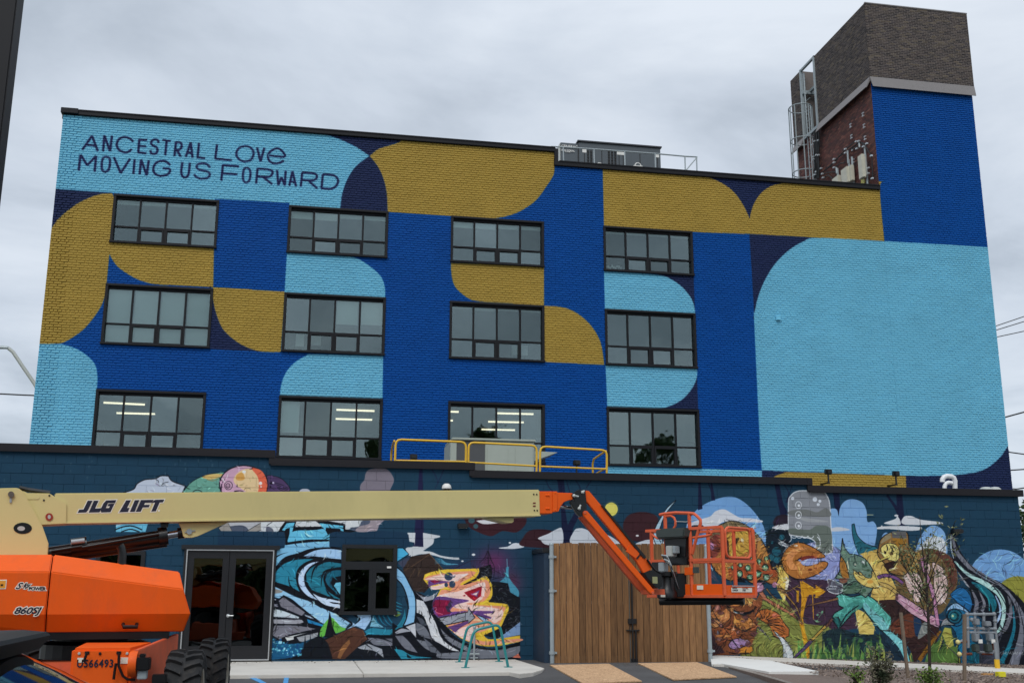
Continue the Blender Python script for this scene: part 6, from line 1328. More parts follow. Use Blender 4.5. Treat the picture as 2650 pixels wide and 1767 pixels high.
# turntable under the hood
mb = PM(); mb.lathe([(.0,.0),(.62,.0),(.62,.16),(.5,.2),(.5,.34),(0,.34)], (LX, LY, GL+.86), 'z', 28); mb.build('turntable', M_blk, lift)
mb = PM(); A = [bw(-1.9, -.95, GL+1.10), bw(.75, -.95, GL+1.10), bw(.75, .8, GL+1.10), bw(-1.9, .8, GL+1.10)]; mb.prism(A, [p+np.array([0,0,.1]) for p in A]); mb.build('turntable_deck', M_blk, lift)
mb = PM(); A = [bw(-2.2, -.2, GL+1.2), bw(.4, -.2, GL+1.2), bw(.4, .95, GL+1.2), bw(-2.2, .95, GL+1.2)]; mb.prism(A, [p+np.array([0,0,.62]) for p in A]); mb.build('far_hood', M_or, lift, bevel=.04)
# chassis
fy = 12.05; cz = at_y(250, 1676, fy)[2]; c0, c1 = at_y(186, 1676, fy)[0], at_y(343, 1676, fy)[0]
mb = PM(); mb.prism([(c0, fy, cz), (c1, fy, cz), (c1, fy, cz-.62), (c0, fy, cz-.62)], [(c0-.05, fy+.9, cz+.02), (c1+.1, fy+.9, cz+.02), (c1+.1, fy+.9, cz-.62), (c0-.05, fy+.9, cz-.62)]); mb.build('chassis_box', M_or, lift, bevel=.03)
mb = PM(); pl = [at_y(346,1680,fy-.02), at_y(451,1639,fy+2.4)]
a = np.array([c1+.015, fy-.03, cz-.02]); b = at_x(451, 1639, c1+.22); b[1] = min(b[1], fy+3.2)
mb.prism([a, b, (b[0], b[1], GL+.35), (a[0], a[1], GL+.42), ], [a+[.05,0,0], b+[.05,0,0], (b[0]+.05, b[1], GL+.35), (a[0]+.05, a[1], GL+.42)]); mb.build('chassis_side', M_or2, lift, bevel=.006)
mb = PM(); mb.box(LX-.5, LX+.5, fy+.9, LY+1.9, GL+.45, GL+.86); mb.box(LX-.9, LX+.9, 12.33, 12.6, GL+.38, GL+.62); mb.box(LX-.9, LX+.9, 15.45, 15.75, GL+.38, GL+.62); mb.build('chassis_frame', M_or2, lift)
text_mesh('lettering', 'U566493', .105, M_ink, lift, .002, M=TL @ Matrix.Translation((at_y(214, 1725, fy)[0]-.06, fy-.006, at_y(214, 1725, fy)[2])) @ Matrix.Rotation(R_(90), 4, 'X'), sx=.85, offset=.002, spacing=1.1)
for u0, v0, u1, v1, m_ in ((201,1701,217,1713,M_dec), (313,1700,324,1716,M_dec), (325,1700,336,1716,M_dec), (220,1684,231,1692,M_blk), (302,1684,313,1692,M_blk)):
    p, q = at_y(u0, v0, fy), at_y(u1, v1, fy); mb = PM(); mb.box(p[0], q[0], fy-.008, fy-.001, q[2], p[2]); mb.build('decal' if m_ is M_dec else 'slot', m_, lift)
for u, v in ((205,1690), (329,1690), (259,1690)):
    p = at_y(u, v, fy); mb = PM(); mb.lathe([(.001,-.012),(.013,-.01),(.015,0)], (p[0], fy-.002, p[2]), 'y', 10); mb.build('bolt', M_lgrey if u != 259 else M_blk, lift)
for i, P in enumerate(([(225,1688),(219,1705),(216,1712)], [(308,1690),(307,1722),(318,1748),(330,1757),(350,1758)], [(300,1715),(296,1740),(294,1757)])):
    mb = PM(); mb.tube([at_y(u, v, fy-.06) for u, v in P], .014, 6); mb.build('hose', M_blk, lift, smooth=True)
# bracket and valve by the near wheel
p = at_y(345, 1717, fy-.1); mb = PM(); mb.lathe([(.001,-.04),(.12,-.04),(.13,0),(.12,.04),(.001,.04)], (p[0], fy-.1, p[2]), 'x', 20); mb.build('steer_knuckle', M_or, lift, smooth=True)
p0, p1 = at_y(354, 1700, fy-.15), at_y(387, 1733, fy-.15); mb = PM(); mb.box(p0[0], p1[0], fy-.2, fy-.05, p1[2], p0[2]); mb.build('valve_box', M_blk, lift, bevel=.01)
for u0, v0, u1, v1 in ((362,1690,376,1700), (357,1733,380,1756), (395,1743,430,1767)):
    p0, p1 = at_y(u0, v0, fy-.12), at_y(u1, v1, fy-.12); mb = PM(); mb.box(p0[0], p1[0], fy-.16, fy-.06, p1[2], p0[2]); mb.build('valve_body', M_galv if u0 == 357 else M_blk, lift, bevel=.008)
# wheels
WR, WW = .51, .37
def wheel(x, y, lab=None):
    hub = MB(); hub.lathe([(.001,-.12),(.16,-.12),(.16,.12),(.001,.12)], (0,0,0), 'x', 16); w_ = hub.build('wheel', M_or2, lift); w_.location = (x-LX, y-LY, WR)
    t = MB(); pr = [(.30,-WW/2+.02),(.36,-WW/2),(.44,-WW/2+.0),(WR-.045,-WW/2+.05),(WR-.035,0),(WR-.045,WW/2-.05),(.44,WW/2),(.36,WW/2),(.30,WW/2-.02),(.30,-WW/2+.02)]; t.lathe(pr, (0,0,0), 'x', 40)
    nl = 22
    for s in (-1, 1):
        for k in range(nl):
            t0 = 2*math.pi*(k+(.5 if s > 0 else 0))/nl; pts = []
            for (xx, dt, wd, r1, r2) in ((s*.015, -.10, .050, WR-.06, WR), (s*.085, -.02, .052, WR-.06, WR), (s*(WW/2-.02), .075, .06, WR-.09, WR-.015), (s*(WW/2+.004), .08, .06, WR-.13, WR-.06)):
                pts.append([(xx, r*math.sin(t0+dt+e), r*math.cos(t0+dt+e)) for r, e in ((r1, -wd*1.1), (r2, -wd*.8), (r2, wd*.8), (r1, wd*1.1))])
            for a, b in zip(pts, pts[1:]): t.prism(a, b)
    t.build('tyre', M_rub, w_)
    r = MB(); r.lathe([(.305,-WW/2+.01),(.285,-WW/2+.02),(.27,-.06),(.14,-.05),(.12,-.10),(.001,-.10)], (0,0,0), 'x', 28); r.lathe([(.305,WW/2-.01),(.285,WW/2-.02),(.27,.06),(.14,.05),(.12,.12),(.001,.12)], (0,0,0), 'x', 28); r.build('rim', mat('wheel_rim', (168,164,150), .5, .2, .1), w_, smooth=True)
    return w_
for x, y in ((-1.19, 12.46), (-1.13, 15.6), (-3.42, 12.46), (-3.42, 15.6)): wheel(x, y)
# fly section, knuckle, jib
plate(PM(), zc(M4, 1290,838, 1385,838, 1385,989, 1290,990), -.145, .29).build('fly_boom', M_or, lift, bevel=.008)
plate(PM(), zc(M4, 1385,838, 1418,839, 1420,848, 1418,976, 1385,979), -.155, .31).build('fly_collar', M_or, lift, bevel=.006)
plate(PM(), zc(M4, 1416,846, 1522,850, 1522,895, 1490,900, 1462,912, 1440,940, 1426,975, 1416,976), -.14, .28).build('fly_nose', M_or, lift, bevel=.006)
for x, y in ((1345,865),(1360,865),(1345,955),(1360,955),(1402,850),(1402,965)):
    mb = PM(); p = bp(*zc(M4, x, y)[0], -.15); mb.blob(p, .014, 6); mb.build('bolt', M_or, lift)
cyl('slave_rod', (1435,942), (1515,950), .022, -.02, M_rod, M4)
kn = [1516,862, 1540,840, 1562,828, 1608,830, 1618,960, 1598,972, 1590,1000, 1575,1012, 1550,990, 1502,908, 1512,905, 1535,905]
for o in (-.17, .12): plate(PM(), zc(M4, *kn), o, .05).build('knuckle', M_blk, lift, bevel=.006)
plate(PM(), zc(M4, 1545,850, 1600,845, 1600,900, 1550,910), -.12, .24).build('knuckle_core', M_blk, lift)
for (x0, y0, x1, y1) in ((1530,868,1560,874), (1565,955,1575,930), (1588,845,1600,835)): mb = PM(); mb.tube([bp(*zc(M4, x0, y0)[0], -.18), bp(*zc(M4, x1, y1)[0], -.18)], .014, 6); mb.blob(bp(*zc(M4, x0, y0)[0], -.18), .025, 8); mb.build('pin_keeper', M_lgrey, lift)
JB = [476,140, 500,142, 965,690, 985,716, 945,738, 905,752, 478,262]
plate(PM(), zc(M5, *[475,140, 500,142, 972,700, 950,735, 905,752, 856,668, 478,215]), -.11, .06).build('jib_upper', M_or, lift, bevel=.005)
plate(PM(), zc(M5, *[475,140, 500,142, 972,700, 950,735, 905,752, 856,668, 478,215]), .05, .06).build('jib_upper', M_or, lift, bevel=.005)
plate(PM(), zc(M5, 590,250, 602,245, 922,628, 920,642, 905,640), -.13, .26).build('hose_track', M_blk, lift)
plate(PM(), zc(M5, 455,308, 462,292, 476,288, 490,294, 985,880, 986,905, 968,912, 945,892, 462,330), -.19, .05).build('jib_link', M_or, lift, bevel=.006)
plate(PM(), zc(M5, 425,340, 455,330, 950,892, 970,912, 908,912, 860,868), .10, .05).build('jib_link', M_or2, lift, bevel=.006)
disc(470, 303, 11, 11, -.2, .02, M_or2, 'pivot_pin', M5); disc(974, 896, 10, 10, -.2, .02, M_or2, 'pivot_pin', M5)
plate(PM(), zc(M5, 778,592, 802,544, 838,570, 880,600, 852,648), -.12, .03).build('jib_bracket', M_or, lift, bevel=.003); plate(PM(), zc(M5, 850,640, 878,608, 884,614, 858,648), -.125, .04).build('jib_strap', M_blk, lift)
mb = PM(); mb.tube([bp(*zc(M5, x, y)[0], -.14) for x, y in ((930,650), (965,700), (990,730), (1030,750), (1055,745))], .016, 6); mb.build('hose', M_blk, lift, smooth=True)
plate(PM(), zc(M5, 905,752, 960,728, 1040,760, 1045,850, 1005,868, 985,850, 930,790), -.15, .3).build('rotator_arm', M_blk, lift, bevel=.01)
plate(PM(), zc(M5, 970,778, 1008,778, 1010,830, 972,828), -.16, .012).build('cover_plate', mat('olive_cover', (142,144,104), .6), lift, bevel=.003)
plate(PM(), zc(M5, 900,880, 1060,870, 1065,912, 905,908), .0, .08).build('lower_link', M_or2, lift)
# ---- basket: near corner A, left corner C, right corner B (camera frame), then level posts and rails
def cf(a, d): return np.array([a*_cy+d*_sy, -a*_sy+d*_cy])
dA = 15.9; uA = 1862; phi = R_(42); Lb, Wb = 1.445, .745
A2 = np.array([(uA-1325)/F_PX*dA, dA]); C2 = A2-Lb*np.array([math.sin(phi), -math.cos(phi)]); B2 = A2+Wb*np.array([math.cos(phi), math.sin(phi)]); D2 = C2+(B2-A2)
KA, KB, KC, KD = [cf(*p) for p in (A2, B2, C2, D2)]
def zat(u, v, K): # height of a photo point above the plan point K
    d = ray(u, v); t = (K[0]*_sy+K[1]*_cy)/(d[0]*_sy+d[1]*_cy); return H+d[2]*t
bq = lambda x, y: (1630+x/6.031, 1300+y/6.031)
zF = zat(*bq(1390, 1450), KA); zK = zat(*bq(1390, 1268), KA); zM = zat(*bq(1390, 885), KA); zTp = zat(*bq(1390, 380), KA)
def W3(K, z): return np.array([K[0], K[1], z])
def mix(P, Q, t): return P+(Q-P)*t
bk = PM(); e1 = (KA-KC)/np.linalg.norm(KA-KC); e2 = (KB-KA)/np.linalg.norm(KB-KA)
bk.prism([W3(K, zF) for K in (KA, KB, KD, KC)], [W3(K, zF+.03) for K in (KA, KB, KD, KC)]); bk.build('platform_floor', M_galv, lift)
tb = .022
def rb(name, P, Q, m=M_or2, w_=.045, h_=.045): mb = PM(); mb.bar(P, Q, w_, h_); return mb.build(name, m, lift, bevel=.004)
# kick plates: full height from u=1756 to A, then the gate side
tk = .24
kp = W3(mix(KC, KA, .42), 0)[:2]
rb('kick_plate', W3(mix(KC, KA, .43), (zF+zK)/2), W3(KA, (zF+zK)/2), M_or, .012, zK-zF); rb('kick_plate', W3(KA, (zF+zK)/2-.01), W3(KB, (zF+zK)/2-.01), M_or, .012, (zK-zF)*.92)
rb('floor_rail', W3(KC, zF-.01), W3(KA, zF-.01)); rb('floor_rail', W3(KA, zF-.01), W3(KB, zF-.01)); rb('floor_rail', W3(KC, zF-.01), W3(KD, zF-.01)); rb('floor_rail', W3(KD, zF-.01), W3(KB, zF-.01)); rb('kick_plate', W3(KD, zF+.06), W3(KB, zF+.06), M_or2, .012, .12); rb('kick_plate', W3(KC, zF+.06), W3(KD, zF+.06), M_or2, .012, .12)
mb = PM(); mb.tube([W3(mix(KC,KA,.2), zF-.09)-np.append(e2*.06,0), W3(mix(KB,KA,.3), zF-.075)-np.append(e2*.06,0)], .055, 10); mb.build('support_beam', M_blk, lift, smooth=True)
tA = lambda u: None
def lerp_u(P, Q, u):  # fraction along plan segment that projects to column u
    lo, hi = 0, 1
    f = lambda t: (lambda k: 1325+F_PX*(k[0]*_cy-k[1]*_sy)/(k[0]*_sy+k[1]*_cy))(mix(P, Q, t))
    for _ in range(40):
        m_ = (lo+hi)/2
        if (f(m_) < u) == (f(P is None) < u if False else f(0) < f(1)): lo = m_
        else: hi = m_
    return (lo+hi)/2
def col(P, Q, x): return mix(P, Q, lerp_u(P, Q, 1630+x/6.031))
KP1 = col(KC, KA, 905); KP2 = col(KC, KA, 530); KP0 = KC; KE = col(KC, KA, 310)
for K in (KA, KB, KD): rb('post', W3(K, zF), W3(K, zTp))
rb('post', W3(KE, zF+.45), W3(KE, zTp)); rb('post', W3(KP1, zF), W3(KP1, zat(*bq(905,165), KP1))); rb('post', W3(KP2, zF+.2), W3(KP2, zat(*bq(530,190), KP2)))
rb('post', W3(col(KD, KB, 1180), zF), W3(col(KD, KB, 1180), zTp)); rb('post', W3(col(KD, KB, 1575), zF), W3(col(KD, KB, 1575), zTp))
# rails
for z in (zTp,): rb('top_rail', W3(KP1, z), W3(KA, z)); rb('top_rail', W3(KC, z), W3(KP2, z)); rb('top_rail', W3(KD, z-.0), W3(KB, z)); rb('top_rail', W3(KC, z), W3(KD, z))
for a, b in ((KC, KP2), (KP1, KA), (KD, KB), (KC, KD), (KP2, KP1)): rb('mid_rail', W3(a, zM), W3(b, zM))
rb('mid_rail', W3(KA, zM-.02), W3(KB, zM-.02))
# gate: rounded frame on the short side
def rrect(P, Q, t0, t1, z0, z1, r=.09):
    a, b = mix(P, Q, t0), mix(P, Q, t1); L_ = np.linalg.norm(b-a); out = []
    for (cx, cz, s0) in ((L_-r, z1-r, 0), (r, z1-r, 90), (r, z0+r, 180), (L_-r, z0+r, 270)):
        for k in range(5): t = R_(s0+k*22.5); d = cx+r*math.cos(t); out.append(W3(a+(b-a)/L_*d, cz+r*math.sin(t)))
    return out+[out[0]]
mb = PM(); mb.tube(rrect(KA, KB, .1, .9, zM+.03, zTp+.0), .02, 8, cap=False); mb.build('gate_frame', M_or2, lift, smooth=True)
mb = PM(); mb.tube([W3(mix(KA,KB,.12), zM-.0), W3(mix(KA,KB,.88), zM-.0)], .015, 6); mb.build('gate_bar', M_blk, lift)
# raised arch over the console
zar = zat(*bq(905, 150), KP1); z450 = zat(*bq(455, 185), mix(KC, KA, .3))
mb = PM(); K1 = col(KC, KA, 450); K2 = col(KC, KA, 700); K3 = col(KC, KA, 900); K4 = col(KC, KA, 1030); K5 = col(KC, KA, 1075); K6 = col(KC, KA, 1040)
mb.tube([W3(K1, zat(*bq(450,190), K1)), W3(col(KC,KA,520), zat(*bq(520,180), K1)), W3(K2, zat(*bq(700,158), K2)), W3(K3, zat(*bq(900,165), K3)), W3(col(KC,KA,980), zat(*bq(980,180), K3)), W3(K4, zat(*bq(1035,215), K4)), W3(K5, zat(*bq(1070,270), K5)), W3(K5, zat(*bq(1068,320), K5)), W3(K6, zat(*bq(1030,430), K6)), W3(col(KC,KA,930), zat(*bq(930,800), KP1))], .024, 8); mb.build('console_guard', M_or2, lift, smooth=True)
mb = PM(); mb.tube([W3(col(KC,KA,a), zat(*bq(a,b), KP2)) for a, b in ((540,215),(620,210),(670,245),(690,300),(685,370),(660,410))], .018, 8); mb.build('console_guard', M_or2, lift, smooth=True)
mb = PM(); mb.tube([W3(col(KC,KA,a), zat(*bq(a,b), KC)) for a, b in ((310,480),(350,530),(400,565),(460,570))], .018, 8); mb.build('console_guard', M_or2, lift, smooth=True)
mb = PM(); mb.tube([W3(col(KC,KA,a), zat(*bq(a,b), KA)) for a, b in ((950,525),(1180,505),(1230,490),(1240,470),(1180,400))], .02, 8); mb.build('console_guard', M_or2, lift, smooth=True)
mb = PM(); mb.tube([W3(K, zat(*bq(x, y), K)) for K, x, y in ((col(KC,KA,680),680,292), (col(KC,KA,850),850,300), (col(KC,KA,1010),1010,262))], .006, 6); mb.build('trip_cable', M_lgrey, lift)
# console
def cbox(name, x0, x1, y0, y1, m, d0=-.12, d1=.12, bev=.012, taper=0):
    a, b = col(KC, KA, x0), col(KC, KA, x1); z1, z0 = zat(*bq(x0, y0), a), zat(*bq(x0, y1), a); mb = PM(); t = e1*taper
    lo = [W3(a+e2*d0+t, z0), W3(b+e2*d0-t, z0), W3(b+e2*d1-t, z0), W3(a+e2*d1+t, z0)]; hi = [W3(a+e2*d0, z1), W3(b+e2*d0, z1), W3(b+e2*d1, z1), W3(a+e2*d1, z1)]; mb.prism(lo, hi); return mb.build(name, m, lift, bevel=bev)
M_con = mat('console_grey', (56, 66, 64), .6, 0, .1, 8)
cbox('console', 470, 925, 430, 570, M_con, -.16, .2, .02, .02); cbox('console_cover', 500, 880, 412, 440, M_con, -.1, .15)
for i in range(6): cbox('switch', 520+i*55, 536+i*55, 398, 416, M_blk, -.02, .02, .003)
cbox('console_stand', 540, 890, 570, 860, M_blk, -.06, .1, .01, .03); cbox('stand_base', 570, 890, 860, 980, M_blk, -.06, .06); cbox('control_box', 655, 745, 680, 850, M_lgrey, -.2, -.07, .01); cbox('box_side', 745, 790, 680, 800, M_galv, -.18, -.07, .01)
cbox('valve', 575, 665, 940, 1080, M_galv, -.26, -.16, .006); cbox('bracket_plate', 820, 950, 1010, 1130, M_or, -.03, .0, .004); cbox('socket_box', 960, 1030, 1005, 1100, M_con, -.05, .0, .004); cbox('tray', 340, 520, 930, 1080, M_blk, -.06, .0, .004)
# rotator column
kc = col(KC, KA, 660)-e2*.2; z0, z1 = zat(*bq(650,1490), kc), zat(*bq(650,1080), kc)
mb = PM(); mb.lathe([(.001,z0),(.15,z0),(.155,z0+.08),(.115,z0+.14),(.115,z1-.08),(.16,z1-.06),(.16,z1),(.001,z1)], (kc[0], kc[1], 0), 'z', 24); mb.build('rotator', M_blk, lift, smooth=True)
mb = PM(); mb.bar(W3(kc, (z0+z1)/2), W3(kc+e2*.25+e1*.15, (z0+z1)/2), .12, .34); mb.build('rotator_bracket', M_blk, lift, bevel=.01)
mb = PM(); kl = col(KC, KA, 540)-e2*.15; mb.tube([W3(kl-e1*.02, z0+.07), W3(kl+e1*.12, z0+.07)], .09, 14); mb.build('weldment', M_blk, lift, smooth=True)
for i in range(6):
    k0 = col(KC, KA, 660+i*12)-e2*.3; k1 = col(KC, KA, 780+i*6)-e2*.28; k2 = col(KC, KA, 830)-e2*.2
    mb = PM(); mb.tube([W3(k0, z1+.24-i*.02), W3(mix(k0,k1,.6), z1+.23-i*.025), W3(k1, z1+.1-i*.03), W3(k2, z1-.25)], .014, 6); mb.build('hose', M_blk if i % 3 else M_galv, lift, smooth=True)
def label_on(P, Q, x0, x1, y0, y1, off=.012):
    a, b = col(P, Q, x0), col(P, Q, x1); n = np.array([(Q-P)[1], -(Q-P)[0]]); n /= np.linalg.norm(n); a = a+n*off; b = b+n*off; za, zb2 = zat(*bq(x0, y1), a), zat(*bq(x0, y0), a); zb1, zb3 = zat(*bq(x1, y1+10), b), zat(*bq(x1, y0+12), b)
    mb = PM(); mb.prism([W3(a, za), W3(b, za), W3(b, zb2), W3(a, zb2)], [W3(a+n*.003, za), W3(b+n*.003, za), W3(b+n*.003, zb2), W3(a+n*.003, zb2)]); return mb.build('decal', M_dec, lift), a, b, za, zb2, n
label_on(KC, KA, 993, 1088, 1292, 1355); o_, a, b, za, zb2, n = label_on(KA, KB, 1495, 1808, 1325, 1395)
dd = (b-a)/np.linalg.norm(b-a); Rm = Matrix(((dd[0], 0, n[0], 0), (dd[1], 0, n[1], 0), (0, 1, 0, 0), (0, 0, 0, 1)))
for i, (t, x, dz, sz, mm_) in enumerate((('AERIAL', .02, .06, .034, M_ink), ('DANGER', .02, .02, .03, M_ink), ('ELECTRIC', .26, .055, .03, mat('decal_red', (150,44,24), .5)), ('LINES', .26, .02, .03, M_ink))):
    text_mesh('lettering', t, sz*1.1, mm_, lift, .001, M=TL @ Matrix.Translation(W3(a+dd*x+n*.006, za+dz*.8)) @ Rm)
label_on(KA, KB, 1500, 1840, 1290, 1306, .02)[0].data.materials[0] = M_galv
cbox('decal', 672, 738, 1432, 1472, M_dec, -.365, -.36, .0)
# ------------------------------------------------------------------ dark hatchback, lower left
M_car = mat('car_paint', (20, 22, 30), .18, 0, .02, coat=1.0); M_cglass = glass_mat('car_glass', .22, (.05, .055, .06), (.95, 1, 1)); M_cblk = mat('car_trim', (4, 4, 5), .5, 0, .03, spec=.2)
ca = R_(-10.6+14); CP = cf(-2.33, 5.35)
car = thing('parked_car', 'dark hatchback with a roof spoiler and sloping rear glass at the lower left', 'car', (CP[0], CP[1], gz(0, 5)), ca)
# local frame: x to the rear, y to the far side; spoiler tip at (0, 0, 1.465)
Wc = 1.46; zg = 0
def rowp(x, z, y0, y1): return [(x, y0, z), (x, y1, z)]
yf, yn = 0.0, -Wc
mb = MB()
side = [(-4.1,.35),(-4.25,.7),(-3.9,.92),(-2.9,1.05),(-2.1,1.42),(-1.4,1.47),(-.35,1.45),(-.05,1.36),(.53,1.075),(.66,1.045),(.76,.85),(.78,.45),(.7,.25),(-4.0,.25)]
def ring_(inset, ys): return [(x, ys+(inset*(z-1.0)/.45 if z > 1.0 else 0), z) for x, z in side]
mb.prism(ring_(.13, yn-.12), ring_(-.13, yf+.14)); body = mb.build('body', M_car, car, smooth=True, bevel=.03)
mb = MB(); g = .012
P = [(-.06,yf-.04,1.365+g),(.52,yf+.02,1.09+g),(.52,yn-.0,1.09+g),(-.06,yn+.06,1.365+g)]; 
V0 = []; ny = 12
for j in range(ny+1):
    t = j/ny; cr = .075*(1-(2*t-1)**2)
    for s_ in range(5):
        k = s_/4; y = (P[0][1]*(1-t)+P[3][1]*t)*(1-k)+(P[1][1]*(1-t)+P[2][1]*t)*k; V0.append((P[0][0]*(1-k)+P[1][0]*k+.012, y, P[0][2]*(1-k)+P[1][2]*k+cr+.02*math.sin(math.pi*k)+.004))
mb.add(V0, [(j*5+s_, j*5+s_+1, (j+1)*5+s_+1, (j+1)*5+s_) for j in range(ny) for s_ in range(4)]); mb.build('rear_glass', mat('privacy_glass', (10,12,16), .05, 0, .01, spec=.9), car, smooth=True)
mb = MB(); mb.tube([(-.06,yf+.0,1.385),(.24,yf+.045,1.245),(.54,yf+.08,1.105)], .02, 8); mb.build('pillar_trim', mat('bright_trim', (120,116,104), .2, .8), car, smooth=True)
# upper spoiler wing
mb = MB()
prof = [(-.42,.0),(-.2,.03),(.02,.035),(.125,.025),(.14,.01),(.10,-.05),(.04,-.06),(-.2,-.045)]
def wing(y, dx, dz, k=1.0): return [(x*k+dx, y, 1.44+z*k+dz) for x, z in prof]
mb.prism(wing(yf+.03, -.02, .01, .75), wing(yf-.12, 0, .015)); mb.prism(wing(yf-.12, 0, .015), wing(yn+.12, 0, .015)); mb.prism(wing(yn+.12, 0, .015), wing(yn-.03, -.02, .01, .75)); mb.build('spoiler', M_cblk, car)
mb = MB(); mb.tube([(.46,yn,1.13),(.62,yn+.1,1.145),(.66,yn+.3,1.15),(.68,yf-.3,1.15),(.65,yf-.06,1.145),(.56,yf+.06,1.11)], .035, 8); mb.build('boot_lip', M_cblk, car, smooth=True)
mb = MB(); mb.blob((.665,yf-.02,1.14), .03, 8); mb.build('lamp_tip', M_lgrey, car)
for x, y in ((-3.3, yn-.05), (-.55, yn-.05), (-3.3, yf+.07), (-.55, yf+.07)):
    w_ = MB(); w_.lathe([(.001,-.1),(.2,-.1),(.22,-.08),(.22,.08),(.2,.1),(.001,.1)], (0,0,0), 'y', 18); wo = w_.build('wheel', M_lgrey, car); wo.location = (x, y, .32); t = MB(); t.lathe([(.22,-.1),(.3,-.1),(.32,-.06),(.32,.06),(.3,.1),(.22,.1)], (0,0,0), 'y', 28); t.build('tyre', M_rub, wo, smooth=True)
mb = MB(); q_ = [(-.35,1.36),(-1.4,1.38),(-2.0,1.34),(-2.75,1.08),(-.1,1.08)]
mb.prism([(x, yn-.118+.12*(z-1)/.45, z) for x, z in q_], [(x, yn-.108+.12*(z-1)/.45, z) for x, z in q_]); mb.build('side_glass', M_cblk, car)
mb = MB(); mb.prism([(x, yf+.128-.12*(z-1)/.45, z) for x, z in q_], [(x, yf+.138-.12*(z-1)/.45, z) for x, z in q_]); mb.build('side_glass', M_cblk, car)

# ------------------------------------------------------------------ square lamp post at the left edge
p = cf((40-1325)/F_PX*9.0, 9.0); u_edge = lambda z: 0
lp_ = at_d(44.0, 2, 9.0); 
post = thing('lamp_post', 'dark square lamp post cut off by the left edge of the view', 'lamp post', (lp_[0]-.10, lp_[1]+.1, gz(lp_[0], lp_[1])))
mb = MB(); mb.box(-.10,.10,-.10,.10,.3,8.6); mb.build('pole', M_trim, post, bevel=.01); mb = MB(); mb.lathe([(.001,0),(.3,0),(.3,.3),(.28,.32),(.001,.32)], (0,0,0), 'z', 24); mb.build('base', M_conc2, post); mb = MB(); mb.box(-1.1,-.1,-.05,.05,8.4,8.5); mb.box(-1.7,-1.1,-.2,.2,8.36,8.5); mb.build('luminaire', M_trim, post)
# ------------------------------------------------------------------ street lamp and wires behind
YL = 46.0; a0 = at_y(2, 899, YL); 
sl = thing('street_lamp', 'pale street lamp arm reaching out from behind the left corner of the building', 'street lamp', (at_y(120, 1010, YL)[0], YL, 0)); T = Matrix.Translation((-sl.location[0], -YL, 0))
mb = MB(T); pp = [at_y(u, v, YL) for u, v in ((22,901), (34,911), (60,950), (89,992), (104,1020))]; mb.tube(pp+[np.array([sl.location[0], YL, pp[-1][2]-1.2]), np.array([sl.location[0], YL, 0])], .075, 10); mb.build('arm', M_lgrey, sl, smooth=True)
mb = MB(T); b_ = at_y(22, 901, YL); mb.prism([(b_[0]-.55, YL-.14, b_[2]-.03), (b_[0], YL-.1, b_[2]-.02), (b_[0], YL+.1, b_[2]-.02), (b_[0]-.55, YL+.14, b_[2]-.03)], [(b_[0]-.5, YL-.1, b_[2]+.1), (b_[0], YL-.06, b_[2]+.08), (b_[0], YL+.06, b_[2]+.08), (b_[0]-.5, YL+.1, b_[2]+.1)]); mb.build('luminaire', M_galv, sl, bevel=.02)
M_wire = mat('wire_black', (30, 32, 36), .6)
def wire(P, y, r, lab):
    Q = [Vector(at_y(u, v, y)) for u, v in P]; o = MB(Matrix.Translation(-Q[0])); o.tube(Q, r, 5); w_ = o.build('utility_wire', M_wire, None, smooth=True); w_.location = Q[0]; tag(w_, lab, 'wire', 'utility wires beside the building')
wire([(-60,1016),(0,1019),(60,1022),(86,1023),(140,1030)], 45, .03, 'thin wire left of the building, level with its lowest windows')
wire([(2520,864),(2582,842),(2650,819),(2760,780)], 46, .022, 'topmost of the thin wires right of the tower wall'); wire([(2520,873),(2582,853),(2650,832),(2760,800)], 46, .022, 'second thin wire right of the tower wall'); wire([(2520,882),(2585,871),(2650,857),(2760,832)], 46, .022, 'third thin wire right of the tower wall')
wire([(2560,1088),(2606,1078),(2650,1066),(2760,1030)], 44, .035, 'thicker black wire lower right of the big light blue field'); wire([(2590,1160),(2614,1170),(2650,1175),(2760,1180)], 44, .03, 'wire sagging right at the lower corner of the facade'); wire([(2590,1262),(2630,1265),(2650,1262),(2760,1255)], 44, .03, 'low wire just above the annex corner'); wire([(2590,1218),(2650,1214),(2760,1205)], 44, .03, 'wire between the facade foot and the right edge')

